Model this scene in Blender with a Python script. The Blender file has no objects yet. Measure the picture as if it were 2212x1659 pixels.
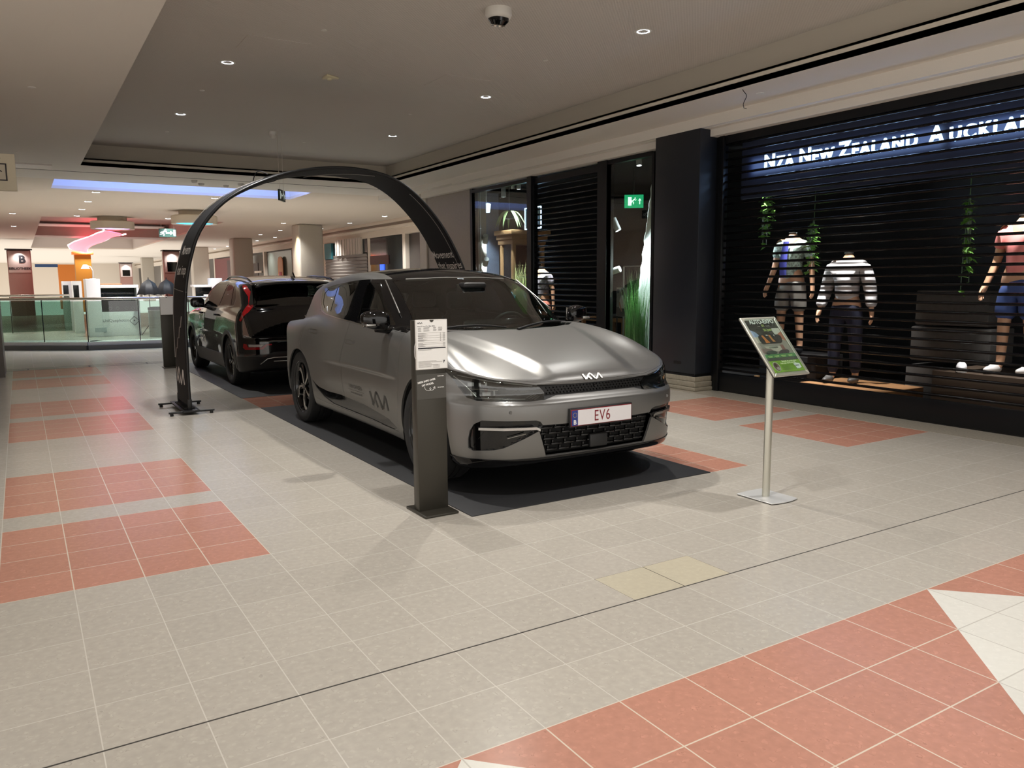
import bpy, bmesh, math, random
import numpy as np
from mathutils import Vector, Matrix
from mathutils.bvhtree import BVHTree
PI = math.pi
rnd = random.Random(7)
scn = bpy.context.scene
COL = scn.collection
# ---------------------------------------------------------------- camera, world, exposure
cam_d = bpy.data.cameras.new('camera'); cam = bpy.data.objects.new('camera', cam_d); COL.objects.link(cam)
cam_d.sensor_fit = 'HORIZONTAL'; cam_d.sensor_width = 36.0; cam_d.lens = 36.0 * 1703.5 / 2212
cam_d.clip_start = 0.05; cam_d.clip_end = 200
yaw, pit, rol = math.radians(31.773), math.radians(7.480), math.radians(-0.3947)
cf = Vector((math.sin(yaw)*math.cos(pit), math.cos(yaw)*math.cos(pit), -math.sin(pit)))
cr = Vector((math.cos(yaw), -math.sin(yaw), 0)); cu = cr.cross(cf)
r2 = cr*math.cos(rol) + cu*math.sin(rol); u2 = -cr*math.sin(rol) + cu*math.cos(rol)
cam.matrix_world = Matrix(((r2.x, u2.x, -cf.x, 0), (r2.y, u2.y, -cf.y, 0), (r2.z, u2.z, -cf.z, 1.43), (0, 0, 0, 1)))
scn.camera = cam
world = bpy.data.worlds.new('world'); scn.world = world; world.use_nodes = True
world.node_tree.nodes['Background'].inputs[0].default_value = (1.0, 0.96, 0.91, 1)
world.node_tree.nodes['Background'].inputs[1].default_value = 1.25
scn.view_settings.view_transform = 'Standard'; scn.view_settings.look = 'None'
scn.view_settings.gamma = 1.0; scn.view_settings.exposure = 0.32
scn.view_settings.use_curve_mapping = False
scn.cycles.use_denoising = True; scn.cycles.denoiser = 'OPENIMAGEDENOISE'; scn.cycles.denoising_input_passes = 'RGB_ALBEDO_NORMAL'; scn.cycles.denoising_prefilter = 'NONE'
scn.cycles.max_bounces = 8; scn.cycles.diffuse_bounces = 4; scn.cycles.glossy_bounces = 4
scn.cycles.transparent_max_bounces = 24; scn.cycles.transmission_bounces = 6
scn.cycles.sample_clamp_indirect = 4.0; scn.cycles.caustics_reflective = False; scn.cycles.caustics_refractive = False
# ---------------------------------------------------------------- materials
def srgb(r, g, b):
    f = lambda c: (c/255/12.92 if c/255 <= 0.04045 else ((c/255+0.055)/1.055)**2.4)
    return (f(r), f(g), f(b), 1)
MATS = {}
def mat(name, col=(200, 200, 200), rough=0.5, metal=0.0, coat=0.0, emit=None, es=0.0, spec=0.5, alpha=1.0, trans=0.0, aniso=0.0, ior=1.5):
    if name in MATS: return MATS[name]
    m = bpy.data.materials.new(name); m.use_nodes = True
    b = m.node_tree.nodes['Principled BSDF']; i = b.inputs
    c = srgb(*col)
    i['Base Color'].default_value = c; i['Roughness'].default_value = rough; i['Metallic'].default_value = metal
    i['Coat Weight'].default_value = coat; i['Coat Roughness'].default_value = 0.03
    i['Specular IOR Level'].default_value = spec; i['IOR'].default_value = ior
    i['Transmission Weight'].default_value = trans; i['Alpha'].default_value = alpha
    if emit:
        i['Emission Color'].default_value = srgb(*emit); i['Emission Strength'].default_value = es
    m.diffuse_color = c
    MATS[name] = m; return m
def nodes_of(m): return m.node_tree.nodes, m.node_tree.links, m.node_tree.nodes['Principled BSDF']
def N(nt, t, **kw):
    n = nt.nodes.new(t)
    for k, v in kw.items(): setattr(n, k, v)
    return n
def speckle(m, scale=60, amt=0.15, dark=0.85, bump=0.0, detail=4):
    """procedural tone variation that belongs to the surface"""
    ns, ls, b = nodes_of(m); nt = m.node_tree
    tc = N(nt, 'ShaderNodeTexCoord'); no = N(nt, 'ShaderNodeTexNoise')
    no.inputs['Scale'].default_value = scale; no.inputs['Detail'].default_value = detail
    ls.new(tc.outputs['Object'], no.inputs['Vector'])
    mx = N(nt, 'ShaderNodeMixRGB', blend_type='MIX')
    c = b.inputs['Base Color'].default_value
    mx.inputs[1].default_value = c; mx.inputs[2].default_value = (c[0]*dark, c[1]*dark, c[2]*dark, 1)
    rp = N(nt, 'ShaderNodeValToRGB'); rp.color_ramp.elements[0].position = 0.5-amt; rp.color_ramp.elements[1].position = 0.5+amt
    ls.new(no.outputs['Fac'], rp.inputs[0]); ls.new(rp.outputs[0], mx.inputs[0]); ls.new(mx.outputs[0], b.inputs['Base Color'])
    if bump:
        bp = N(nt, 'ShaderNodeBump'); bp.inputs['Strength'].default_value = bump; bp.inputs['Distance'].default_value = 0.002
        ls.new(no.outputs['Fac'], bp.inputs['Height']); ls.new(bp.outputs[0], b.inputs['Normal'])
    return m
def glass_mat(name, tint=(235, 245, 242), refl=0.10, rough=0.0):
    """thin clear glass: mostly see-through with a Fresnel reflection"""
    if name in MATS: return MATS[name]
    m = bpy.data.materials.new(name); m.use_nodes = True; nt = m.node_tree
    for n in list(nt.nodes): nt.nodes.remove(n)
    out = N(nt, 'ShaderNodeOutputMaterial'); mx = N(nt, 'ShaderNodeMixShader')
    tr = N(nt, 'ShaderNodeBsdfTransparent'); tr.inputs[0].default_value = srgb(*tint)
    gl = N(nt, 'ShaderNodeBsdfGlossy'); gl.inputs['Roughness'].default_value = rough
    fr = N(nt, 'ShaderNodeFresnel'); fr.inputs[0].default_value = 1.5
    mp = N(nt, 'ShaderNodeMapRange'); mp.inputs[3].default_value = refl*0.4; mp.inputs[4].default_value = 1.0
    ge = N(nt, 'ShaderNodeNewGeometry'); iv = N(nt, 'ShaderNodeMath', operation='SUBTRACT'); iv.inputs[0].default_value = 1.0
    mu = N(nt, 'ShaderNodeMath', operation='MULTIPLY'); nt.links.new(ge.outputs['Backfacing'], iv.inputs[1])   # only the outer face of a pane mirrors
    nt.links.new(fr.outputs[0], mp.inputs[0]); nt.links.new(mp.outputs[0], mu.inputs[0]); nt.links.new(iv.outputs[0], mu.inputs[1]); nt.links.new(mu.outputs[0], mx.inputs[0])
    nt.links.new(tr.outputs[0], mx.inputs[1]); nt.links.new(gl.outputs[0], mx.inputs[2]); nt.links.new(mx.outputs[0], out.inputs[0])
    MATS[name] = m; return m
# ---------------------------------------------------------------- objects
def tag(o, label=None, cat=None, group=None, kind=None):
    if label: o['label'] = label
    if cat: o['category'] = cat
    if group: o['group'] = group
    if kind: o['kind'] = kind
    return o
def thing(name, label, cat, loc=(0, 0, 0), rz=0.0, group=None):
    o = bpy.data.objects.new(name, None); o.empty_display_size = 0.1; COL.objects.link(o)
    o.location = loc; o.rotation_euler = (0, 0, rz)
    return tag(o, label, cat, group)
def smooth_mesh(me, ang=40):
    me.polygons.foreach_set('use_smooth', [True]*len(me.polygons))
    try: me.set_sharp_from_angle(angle=math.radians(ang))
    except Exception: pass
def put(name, me, m, parent=None, smooth=None):
    if m is not None:
        for x in (m if isinstance(m, (list, tuple)) else [m]): me.materials.append(x)
    if smooth: smooth_mesh(me, smooth)
    o = bpy.data.objects.new(name, me); COL.objects.link(o)
    if parent is not None: o.parent = parent
    return o
def copy_tree(o, parent=None):
    c = o.copy(); COL.objects.link(c); c.parent = parent
    for ch in list(o.children): copy_tree(ch, c)
    return c
class MB:
    """collects shapes into one mesh"""
    def __init__(s): s.v = []; s.f = []; s.mi = []; s.cm = 0
    def add(s, vs, fs):
        n = len(s.v); s.v += [tuple(v) for v in vs]; s.f += [tuple(i+n for i in f) for f in fs]; s.mi += [s.cm]*len(fs); return s
    def box(s, a, b, rz=0.0, piv=None):
        x0, y0, z0 = a; x1, y1, z1 = b
        vs = [Vector(p) for p in ((x0,y0,z0),(x1,y0,z0),(x1,y1,z0),(x0,y1,z0),(x0,y0,z1),(x1,y0,z1),(x1,y1,z1),(x0,y1,z1))]
        if rz:
            c = Vector(piv) if piv else (vs[0]+vs[6])/2
            M = Matrix.Rotation(rz, 3, 'Z'); vs = [c+M@(v-c) for v in vs]
        return s.add(vs, [(0,3,2,1),(4,5,6,7),(0,1,5,4),(1,2,6,5),(2,3,7,6),(3,0,4,7)])
    def bbox(s, a, b, r=0.01, seg=3):
        """box with rounded edges"""
        bm = bmesh.new(); bmesh.ops.create_cube(bm, size=1)
        for v in bm.verts: v.co = Vector([(a[i]+b[i])/2 + v.co[i]*(b[i]-a[i]) for i in range(3)])
        bmesh.ops.bevel(bm, geom=bm.edges[:], offset=r, segments=seg, affect='EDGES', profile=0.5)
        return s.bm(bm)
    def bm(s, bm, M=None):
        bm.verts.index_update()
        s.add([(M@v.co if M else v.co) for v in bm.verts], [[v.index for v in f.verts] for f in bm.faces]); bm.free(); return s
    def prism(s, poly, h, M=None, cap=True):
        """poly in the XY plane extruded 0..h along Z, then M"""
        n = len(poly); vs = [Vector((p[0], p[1], 0)) for p in poly]+[Vector((p[0], p[1], h)) for p in poly]
        if M: vs = [M@v for v in vs]
        fs = [(i, (i+1) % n, n+(i+1) % n, n+i) for i in range(n)]
        if cap: fs += [tuple(range(n-1, -1, -1)), tuple(range(n, 2*n))]
        return s.add(vs, fs)
    def cyl(s, p, q, r, r1=None, seg=16, cap=True):
        p, q = Vector(p), Vector(q); r1 = r if r1 is None else r1
        return s.tube([p, q], [r, r1], seg, cap)
    def tube(s, pts, r, seg=10, cap=True, closed=False):
        pts = [Vector(p) for p in pts]; n = len(pts); rr = r if isinstance(r, (list, tuple)) else [r]*n
        up = None; vs = []
        for i, p in enumerate(pts):
            t = (pts[(i+1) % n]-pts[i-1]) if closed else (pts[min(i+1, n-1)]-pts[max(i-1, 0)])
            t.normalize()
            if up is None:
                a = Vector((0, 0, 1)) if abs(t.z) < 0.9 else Vector((1, 0, 0)); up = t.cross(a).normalized()
            else:
                up = (up - t*up.dot(t)); up = up.normalized() if up.length > 1e-6 else t.orthogonal().normalized()
            b = t.cross(up)
            for k in range(seg):
                a = 2*PI*k/seg; vs.append(p+(up*math.cos(a)+b*math.sin(a))*rr[i])
        fs = []
        for i in range(n if closed else n-1):
            j = (i+1) % n
            for k in range(seg): fs.append((i*seg+k, i*seg+(k+1) % seg, j*seg+(k+1) % seg, j*seg+k))
        if cap and not closed: fs += [tuple(range(seg-1, -1, -1)), tuple(range((n-1)*seg, n*seg))]
        return s.add(vs, fs)
    def lathe(s, prof, seg=32, M=None, a0=0.0, a1=2*PI):
        """prof [(r,z)] revolved about Z"""
        full = abs(a1-a0-2*PI) < 1e-6; m = seg if full else seg+1; vs = []; fs = []
        for k in range(m):
            a = a0+(a1-a0)*k/seg
            for r, z in prof: vs.append(Vector((r*math.cos(a), r*math.sin(a), z)))
        n = len(prof)
        for k in range(seg):
            for i in range(n-1): fs.append((k*n+i, ((k+1) % m)*n+i, ((k+1) % m)*n+i+1, k*n+i+1))
        if M: vs = [M@v for v in vs]
        return s.add(vs, fs)
    def quad(s, a, b, c, d): return s.add([a, b, c, d], [(0, 1, 2, 3)])
    def grid(s, fn, nu, nv):
        vs = [fn(i/nu, j/nv) for i in range(nu+1) for j in range(nv+1)]
        return s.add(vs, [(i*(nv+1)+j, (i+1)*(nv+1)+j, (i+1)*(nv+1)+j+1, i*(nv+1)+j+1) for i in range(nu) for j in range(nv)])
    def mesh(s, name):
        me = bpy.data.meshes.new(name); me.from_pydata(s.v, [], s.f); me.update()
        return me
    def build(s, name, m, parent=None, smooth=None, fix=True):
        me = s.mesh(name)
        if fix:
            bm = bmesh.new(); bm.from_mesh(me); bmesh.ops.recalc_face_normals(bm, faces=bm.faces[:]); bm.to_mesh(me); bm.free()
        if any(s.mi): me.polygons.foreach_set('material_index', s.mi)
        return put(name, me, m, parent, smooth)
def BOX(name, a, b, m, parent=None, r=0.0):
    mb = MB()
    (mb.bbox(a, b, r) if r else mb.box(a, b))
    return mb.build(name, m, parent, smooth=(30 if r else None))
def struct(o, label=None): o['kind'] = 'structure'; return tag(o, label)
def mod_bevel(o, w=0.004, seg=2, ang=40):
    b = o.modifiers.new('bevel', 'BEVEL'); b.width = w; b.segments = seg; b.limit_method = 'ANGLE'; b.angle_limit = math.radians(ang); b.harden_normals = False
    return o
def text_mesh(txt, size, depth=0.0, align='CENTER', shear=0.0, sx=1.0, space=1.0, bold=0.0):
    c = bpy.data.curves.new('txt', 'FONT'); c.body = txt; c.size = size; c.align_x = align; c.align_y = 'CENTER'
    c.extrude = depth; c.shear = shear; c.space_character = space; c.offset = bold; c.resolution_u = 4
    o = bpy.data.objects.new('txt', c); COL.objects.link(o)
    dg = bpy.context.evaluated_depsgraph_get(); dg.update()
    me = bpy.data.meshes.new_from_object(o.evaluated_get(dg))
    bpy.data.objects.remove(o); bpy.data.curves.remove(c)
    me.materials.clear()
    if sx != 1.0:
        me.transform(Matrix.Diagonal((sx, 1, 1, 1)))
    return me
def frame_M(o, ex, ey):
    """matrix placing local X,Y along ex,ey at o (Z = ex x ey)"""
    ex = Vector(ex).normalized(); ey = Vector(ey); ez = ex.cross(ey).normalized(); ey = ez.cross(ex)
    return Matrix(((ex.x, ey.x, ez.x, o[0]), (ex.y, ey.y, ez.y, o[1]), (ex.z, ey.z, ez.z, o[2]), (0, 0, 0, 1)))
def put_text(name, txt, size, M, m, parent=None, depth=0.001, **kw):
    me = text_mesh(txt, size, depth, **kw); me.transform(M)
    return put(name, me, m, parent)
# KVN-shaped car emblem, unit width, centred; strokes as polygons
def emblem_polys():
    # one pen stroke: down the first stem, up the slash, leg, then up-down-up zigzag
    def stroke(p, q, t=0.040):
        p, q = Vector(p).to_2d(), Vector(q).to_2d(); d = (q-p).normalized(); n = Vector((-d.y, d.x))*t
        return [p-n, q-n, q+n, p+n]
    A = [(-.46, .17), (-.39, -.16), (-.13, .17), (-.06, .17), (.09, -.16), (.15, -.16), (.36, .17), (.44, -.17)]
    segs = [(A[0], A[1]), (A[1], A[2]), (A[2], A[3]), (A[3], A[4]), (A[4], A[5]), (A[5], A[6]), (A[6], A[7]), ((-.255, .015), (-.12, -.18))]
    return [stroke(*s) for s in segs]
def emblem(mb, M, w, depth=0.004, hs=1.0):
    S = Matrix.Diagonal((w, w*hs, 1, 1))
    for k, p in enumerate(emblem_polys()):
        mb.prism([(v.x, v.y) for v in p], depth*(1+0.004*k), M@S)
# ---------------------------------------------------------------- lamps of the place (fixtures are built further down)
WARM = (1.0, 0.955, 0.88); NEUT = (1.0, 0.975, 0.94); COOL = (0.80, 0.90, 1.0)
def spot(loc, watt, col, ang=110, blend=0.9, r=0.06, aim=None, parent=None, name='lamp_light'):
    l = bpy.data.lights.new(name, 'SPOT'); l.energy = watt; l.color = col; l.spot_size = math.radians(ang); l.spot_blend = blend; l.shadow_soft_size = r
    o = bpy.data.objects.new(name, l); COL.objects.link(o); o.location = loc
    if aim is not None:
        d = Vector(aim)-Vector(loc); o.rotation_euler = d.to_track_quat('-Z', 'Y').to_euler()
    if parent: o.parent = parent
    return o
K_HALL, K_FAR, K_SHOP = 240, 470, 150
# ---------------------------------------------------------------- shared materials
M_BLACKG = mat('gloss_black', (8, 8, 9), 0.06)
M_BLACKS = mat('satin_black', (17, 17, 18), 0.45)
M_BLACKM = mat('matt_black', (9, 9, 10), 0.8)
M_RUBBER = mat('tyre_rubber', (22, 22, 23), 0.75)
M_CHROME = mat('bright_metal', (215, 212, 205), 0.18, 1.0)
M_STEEL = mat('brushed_steel', (175, 175, 172), 0.28, 1.0)
M_WHITE = mat('white_paint', (228, 226, 222), 0.45)
M_WHITEP = mat('white_print', (235, 233, 230), 0.6)
M_PAINT = mat('satin_grey_paint', (122, 121, 119), 0.36, 0.75, spec=0.5)
M_PAINTB = mat('black_pearl_paint', (8, 8, 11), 0.10, 0.1, coat=1.0)
M_GLASS = glass_mat('clear_glass', (236, 243, 240), 0.12)
M_CARGLASS = glass_mat('windscreen_glass', (176, 188, 182), 0.26)
M_PRIV = glass_mat('privacy_glass', (36, 40, 42), 0.35)
M_LENS = glass_mat('lamp_lens', (200, 205, 205), 0.25)
M_LEATHER = mat('dark_upholstery', (28, 29, 30), 0.6)
M_INNER = mat('car_inner_lining', (26, 27, 27), 0.8)
M_GUNM = mat('grey_blade_metal', (178, 176, 172), 0.22, 0.95)
M_REDL = mat('red_lamp_plastic', (150, 10, 18), 0.12, coat=0.8)
M_PLATE = mat('plate_white', (226, 222, 224), 0.35)
M_PLATER = mat('plate_red', (122, 20, 30), 0.4)
M_PLATEB = mat('plate_blue', (32, 52, 130), 0.4)
# ================================================================ car shells: a smooth solid is polygonised, then its panels are cut out of it
def pl(x, kn):
    """monotone cubic through knots [(x,y)]"""
    X = np.array([k[0] for k in kn], float); Y = np.array([k[1] for k in kn], float)
    h = np.diff(X); d = np.diff(Y)/h; m = np.zeros_like(Y); m[0] = d[0]; m[-1] = d[-1]
    for i in range(1, len(X)-1):
        if d[i-1]*d[i] > 0:
            w1 = 2*h[i]+h[i-1]; w2 = h[i]+2*h[i-1]; m[i] = (w1+w2)/(w1/d[i-1]+w2/d[i])
    x = np.asarray(x, float); xc = np.clip(x, X[0], X[-1]); i = np.clip(np.searchsorted(X, xc, 'right')-1, 0, len(h)-1)
    t = (xc-X[i])/h[i]; t2 = t*t; t3 = t2*t
    y = (2*t3-3*t2+1)*Y[i]+(t3-2*t2+t)*h[i]*m[i]+(-2*t3+3*t2)*Y[i+1]+(t3-t2)*h[i]*m[i+1]
    return y + np.where(x < X[0], (x-X[0])*m[0], 0)+np.where(x > X[-1], (x-X[-1])*m[-1], 0)
def smax(a, b, k):
    h = np.maximum(k-np.abs(a-b), 0)/k; return np.maximum(a, b)+h*h*k*0.25
def smin(a, b, k): return -smax(-a, -b, k)
def sstep(x, a, b):
    t = np.clip((x-a)/(b-a), 0, 1); return t*t*(3-2*t)
def gauss(x, c, s): return np.exp(-((x-c)/s)**2)
def surface_nets(F, lo, hi, h):
    ax = [np.arange(lo[i], hi[i]+h*0.5, h) for i in range(3)]
    G = np.meshgrid(*ax, indexing='ij'); V = F(G[0], G[1], G[2]); S = V < 0
    nx, ny, nz = [len(a)-1 for a in ax]
    P = np.zeros((nx, ny, nz, 3)); C = np.zeros((nx, ny, nz))
    cor = [(i, j, k) for i in (0, 1) for j in (0, 1) for k in (0, 1)]
    sub = lambda A, c: A[c[0]:nx+c[0], c[1]:ny+c[1], c[2]:nz+c[2]]
    for a in range(8):
        for b in range(a+1, 8):
            d = [cor[b][i]-cor[a][i] for i in range(3)]
            if sum(map(abs, d)) != 1: continue
            va, vb = sub(V, cor[a]), sub(V, cor[b]); x = (va < 0) != (vb < 0)
            t = np.where(x, va/np.where(x, va-vb, 1), 0)
            for i in range(3): P[..., i] += np.where(x, cor[a][i]+t*d[i], 0)
            C += x
    idx = -np.ones((nx, ny, nz), int); act = C > 0; idx[act] = np.arange(act.sum())
    I = np.argwhere(act); pts = np.array(lo)+(I+P[act]/C[act][:, None])*h
    quads = []
    for axn in range(3):
        o = [0, 0, 0]; o[axn] = 1
        A = S[:S.shape[0]-o[0], :S.shape[1]-o[1], :S.shape[2]-o[2]]; B = S[o[0]:, o[1]:, o[2]:]
        for e in np.argwhere(A != B):
            u, v = (axn+1) % 3, (axn+2) % 3
            if e[u] == 0 or e[v] == 0: continue
            c = []
            for du, dv in ((-1, -1), (0, -1), (0, 0), (-1, 0)):
                q = e.copy(); q[u] += du; q[v] += dv; c.append(q)
            try: q = [idx[tuple(k)] for k in c]
            except IndexError: continue
            if min(q) < 0: continue
            quads.append(q if A[tuple(e)] else q[::-1])
    for it in range(4):   # settle the vertices on the surface, relaxing them along it
        e = 1e-4; f0 = F(pts[:, 0], pts[:, 1], pts[:, 2])
        g = np.stack([F(pts[:, 0]+e*(i == 0), pts[:, 1]+e*(i == 1), pts[:, 2]+e*(i == 2))-f0 for i in range(3)], 1)/e
        pts = pts-np.clip(f0/np.maximum((g*g).sum(1), 0.2), -h, h)[:, None]*g
        if it < 2:
            n = g/np.maximum(np.linalg.norm(g, axis=1), 1e-6)[:, None]; Q = np.array(quads)
            s = np.zeros_like(pts); c = np.zeros(len(pts))
            for a in range(4):
                for b in (1, 3):
                    np.add.at(s, Q[:, a], pts[Q[:, (a+b) % 4]]); np.add.at(c, Q[:, a], 1)
            d = s/np.maximum(c, 1)[:, None]-pts; d -= (d*n).sum(1)[:, None]*n; pts = pts+0.6*d
    bm = bmesh.new(); vs = [bm.verts.new(p) for p in pts]
    for q in quads:
        try: bm.faces.new([vs[i] for i in q])
        except ValueError: pass
    bm.normal_update(); return bm
def in_poly(x, y, P):
    r = False; n = len(P)
    for i in range(n):
        x0, y0 = P[i]; x1, y1 = P[i-1]
        if (y0 > y) != (y1 > y) and x < (x1-x0)*(y-y0)/(y1-y0)+x0: r = not r
    return r
def rounded(P, r, seg=4, skip=()):
    """round the corners of a 2D/3D polygon"""
    P = [Vector(p) for p in P]; out = []; n = len(P)
    for i in range(n):
        p, a, b = P[i], P[i-1], P[(i+1) % n]
        rr = (r[i] if isinstance(r, (list, tuple)) else r)
        if rr <= 0: out.append(p); continue
        da, db = a-p, b-p; ra = min(rr, da.length*0.45, db.length*0.45)
        s, e = p+da.normalized()*ra, p+db.normalized()*ra
        for k in range(seg+1):
            t = k/seg; out.append(s*(1-t)**2+p*2*t*(1-t)+e*t*t)
    return out
def carve(bm, pts, n, keep=None, facing=0.08):
    """cut the outline pts (seen along n) out of bm; returns the piece inside as a new bmesh"""
    n = Vector(n).normalized(); e1 = n.orthogonal().normalized()
    if abs(n.z) < 0.9: e1 = Vector((0, 0, 1)).cross(n).normalized()
    e2 = n.cross(e1); pts = [Vector(p) for p in pts]; P = [(p.dot(e1), p.dot(e2)) for p in pts]
    m = 0.06; x0, x1 = min(p[0] for p in P)-m, max(p[0] for p in P)+m; y0, y1 = min(p[1] for p in P)-m, max(p[1] for p in P)+m
    sel = set()
    for f in bm.faces:
        if f.normal.dot(n) < facing: continue
        c = f.calc_center_median()
        if keep and not keep(c): continue
        if x0 < c.dot(e1) < x1 and y0 < c.dot(e2) < y1: sel.add(f)
    for i in range(len(P)):
        a, b = Vector(P[i-1]), Vector(P[i]); d = b-a
        if d.length < 1e-5: continue
        pn = (e1*(-d.y)+e2*d.x).normalized(); r = 0.035
        bx = (min(a.x, b.x)-r, max(a.x, b.x)+r, min(a.y, b.y)-r, max(a.y, b.y)+r)
        loc = []
        for f in sel:
            hit = False; sgn = set()
            xs = [v.co.dot(e1) for v in f.verts]; ys = [v.co.dot(e2) for v in f.verts]
            if max(xs) < bx[0] or min(xs) > bx[1] or max(ys) < bx[2] or min(ys) > bx[3]: continue
            # distance across the line
            ds = [(x-a.x)*(-d.y)+(y-a.y)*d.x for x, y in zip(xs, ys)]
            if min(ds) < 0 < max(ds): loc.append(f)
        if not loc: continue
        ls = set(loc); sel -= ls
        geom = list({v for f in loc for v in f.verts})+list({e for f in loc for e in f.edges})+loc
        res = bmesh.ops.bisect_plane(bm, geom=geom, dist=1e-5, plane_co=e1*a.x+e2*a.y, plane_no=pn)
        sel |= {g for g in res['geom'] if isinstance(g, bmesh.types.BMFace)}
        sel |= {f for f in loc if f.is_valid}
    inside = [f for f in sel if f.is_valid and in_poly((c := f.calc_center_median()).dot(e1), c.dot(e2), P)]
    out = bmesh.new(); vm = {}
    for f in inside:
        vs = []
        for v in f.verts:
            if v not in vm: vm[v] = out.verts.new(v.co)
            vs.append(vm[v])
        try: out.faces.new(vs)
        except ValueError: pass
    bmesh.ops.delete(bm, geom=inside, context='FACES')
    out.normal_update(); bm.normal_update(); return out
CAR = {'F': None}
def grad(P):
    P = np.asarray(P, float); F = CAR['F']; e = 1.5e-3
    g = np.stack([F(P[:, 0]+e*(i == 0), P[:, 1]+e*(i == 1), P[:, 2]+e*(i == 2))-F(P[:, 0]-e*(i == 0), P[:, 1]-e*(i == 1), P[:, 2]-e*(i == 2)) for i in range(3)], 1)
    return g/np.maximum(np.linalg.norm(g, axis=1), 1e-9)[:, None]
def tidy(bm, d=.0035):
    """merge the sliver vertices a cut leaves along its rim"""
    rim = [v for v in bm.verts if v.is_boundary]
    if rim: bmesh.ops.remove_doubles(bm, verts=rim, dist=d)
    bmesh.ops.dissolve_degenerate(bm, dist=1e-4, edges=bm.edges[:])
    lone = [v for v in bm.verts if not v.link_faces]
    if lone: bmesh.ops.delete(bm, geom=lone, context='VERTS')
    bm.normal_update(); return bm
def shrink(bm, g):
    """pull the rim of a piece inwards by g, along its surface"""
    tidy(bm); mv = {}
    for e in bm.edges:
        if len(e.link_faces) != 1: continue
        f = e.link_faces[0]; d = (e.verts[1].co-e.verts[0].co)
        if d.length < 1e-6: continue
        iv = f.normal.cross(d).normalized()
        if iv.dot(f.calc_center_median()-(e.verts[0].co+e.verts[1].co)/2) < 0: iv = -iv
        for v in e.verts: mv.setdefault(v, []).append(iv*d.length)
    for v, L in mv.items():
        s = sum(L, Vector())
        if s.length > 1e-6: v.co += s.normalized()*g
    return bm
def offset(bm, d):
    g = grad([v.co for v in bm.verts])
    for v, n in zip(bm.verts, g): v.co += Vector(n)*d
    return bm
def part_bm(name, bm, m, parent, thick=0.012, inner=None, clean=True):
    """a cut-out piece becomes a part with real thickness (inwards) and the exact normals of the solid it came from"""
    if clean: tidy(bm)
    bm.verts.index_update(); vs = list(bm.verts); nv = len(vs); co = [v.co.copy() for v in vs]
    g = grad(co) if nv else np.zeros((0, 3))
    F = [[v.index for v in f.verts] for f in bm.faces]
    rim = []
    for e in bm.edges:
        if len(e.link_faces) == 1:
            l = e.link_faces[0].loops
            for x in l:
                if x.edge == e: rim.append((x.vert.index, x.link_loop_next.vert.index))
    bm.free()
    P = [tuple(c) for c in co]; faces = list(F); nrm = [tuple(g[i]) for f in F for i in f]; mi = [0]*len(F)
    if thick:
        P += [tuple(co[i]-Vector(g[i])*thick) for i in range(nv)]
        for a, b in rim:
            faces.append([b, a, a+nv, b+nv]); mi.append(0)
            q = (co[b]-co[a]).cross(Vector(g[a])); q = tuple(q.normalized()) if q.length > 1e-9 else (0, 0, 1)
            nrm += [q]*4
        for f in F:
            faces.append([i+nv for i in f[::-1]]); mi.append(1 if inner else 0)
            nrm += [tuple(-g[i]) for i in f[::-1]]
    me = bpy.data.meshes.new(name); me.from_pydata(P, [], faces)
    me.polygons.foreach_set('material_index', mi); me.polygons.foreach_set('use_smooth', [True]*len(faces))
    o = put(name, me, [m]+([inner] if inner else []), parent)
    me.normals_split_custom_set(nrm)
    return o
def ribbon(bvh, pts, n, w=0.004, off=0.0008, closed=False, step=0.02):
    """a thin strip lying on the surface along pts (projected along n)"""
    n = Vector(n).normalized(); pts = [Vector(p) for p in pts]; P = []
    if closed: pts = pts+[pts[0]]
    for a, b in zip(pts, pts[1:]):
        k = max(1, int((b-a).length/step))
        P += [a.lerp(b, i/k) for i in range(k)]
    P.append(pts[-1]); L = []
    for p in P:
        h = bvh.ray_cast(p+n*0.6, -n)
        if h[0] is None: h = bvh.find_nearest(p)
        L.append((h[0], h[1]))
    vs = []; fs = []
    for i, (p, nn) in enumerate(L):
        t = L[min(i+1, len(L)-1)][0]-L[max(i-1, 0)][0]
        if t.length < 1e-6: t = Vector((0, 1, 0))
        s = nn.cross(t).normalized()*w/2
        vs += [p+nn*off-s, p+nn*off+s]
    for i in range(len(L)-1): fs.append((2*i, 2*i+2, 2*i+3, 2*i+1))
    return vs, fs
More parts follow.
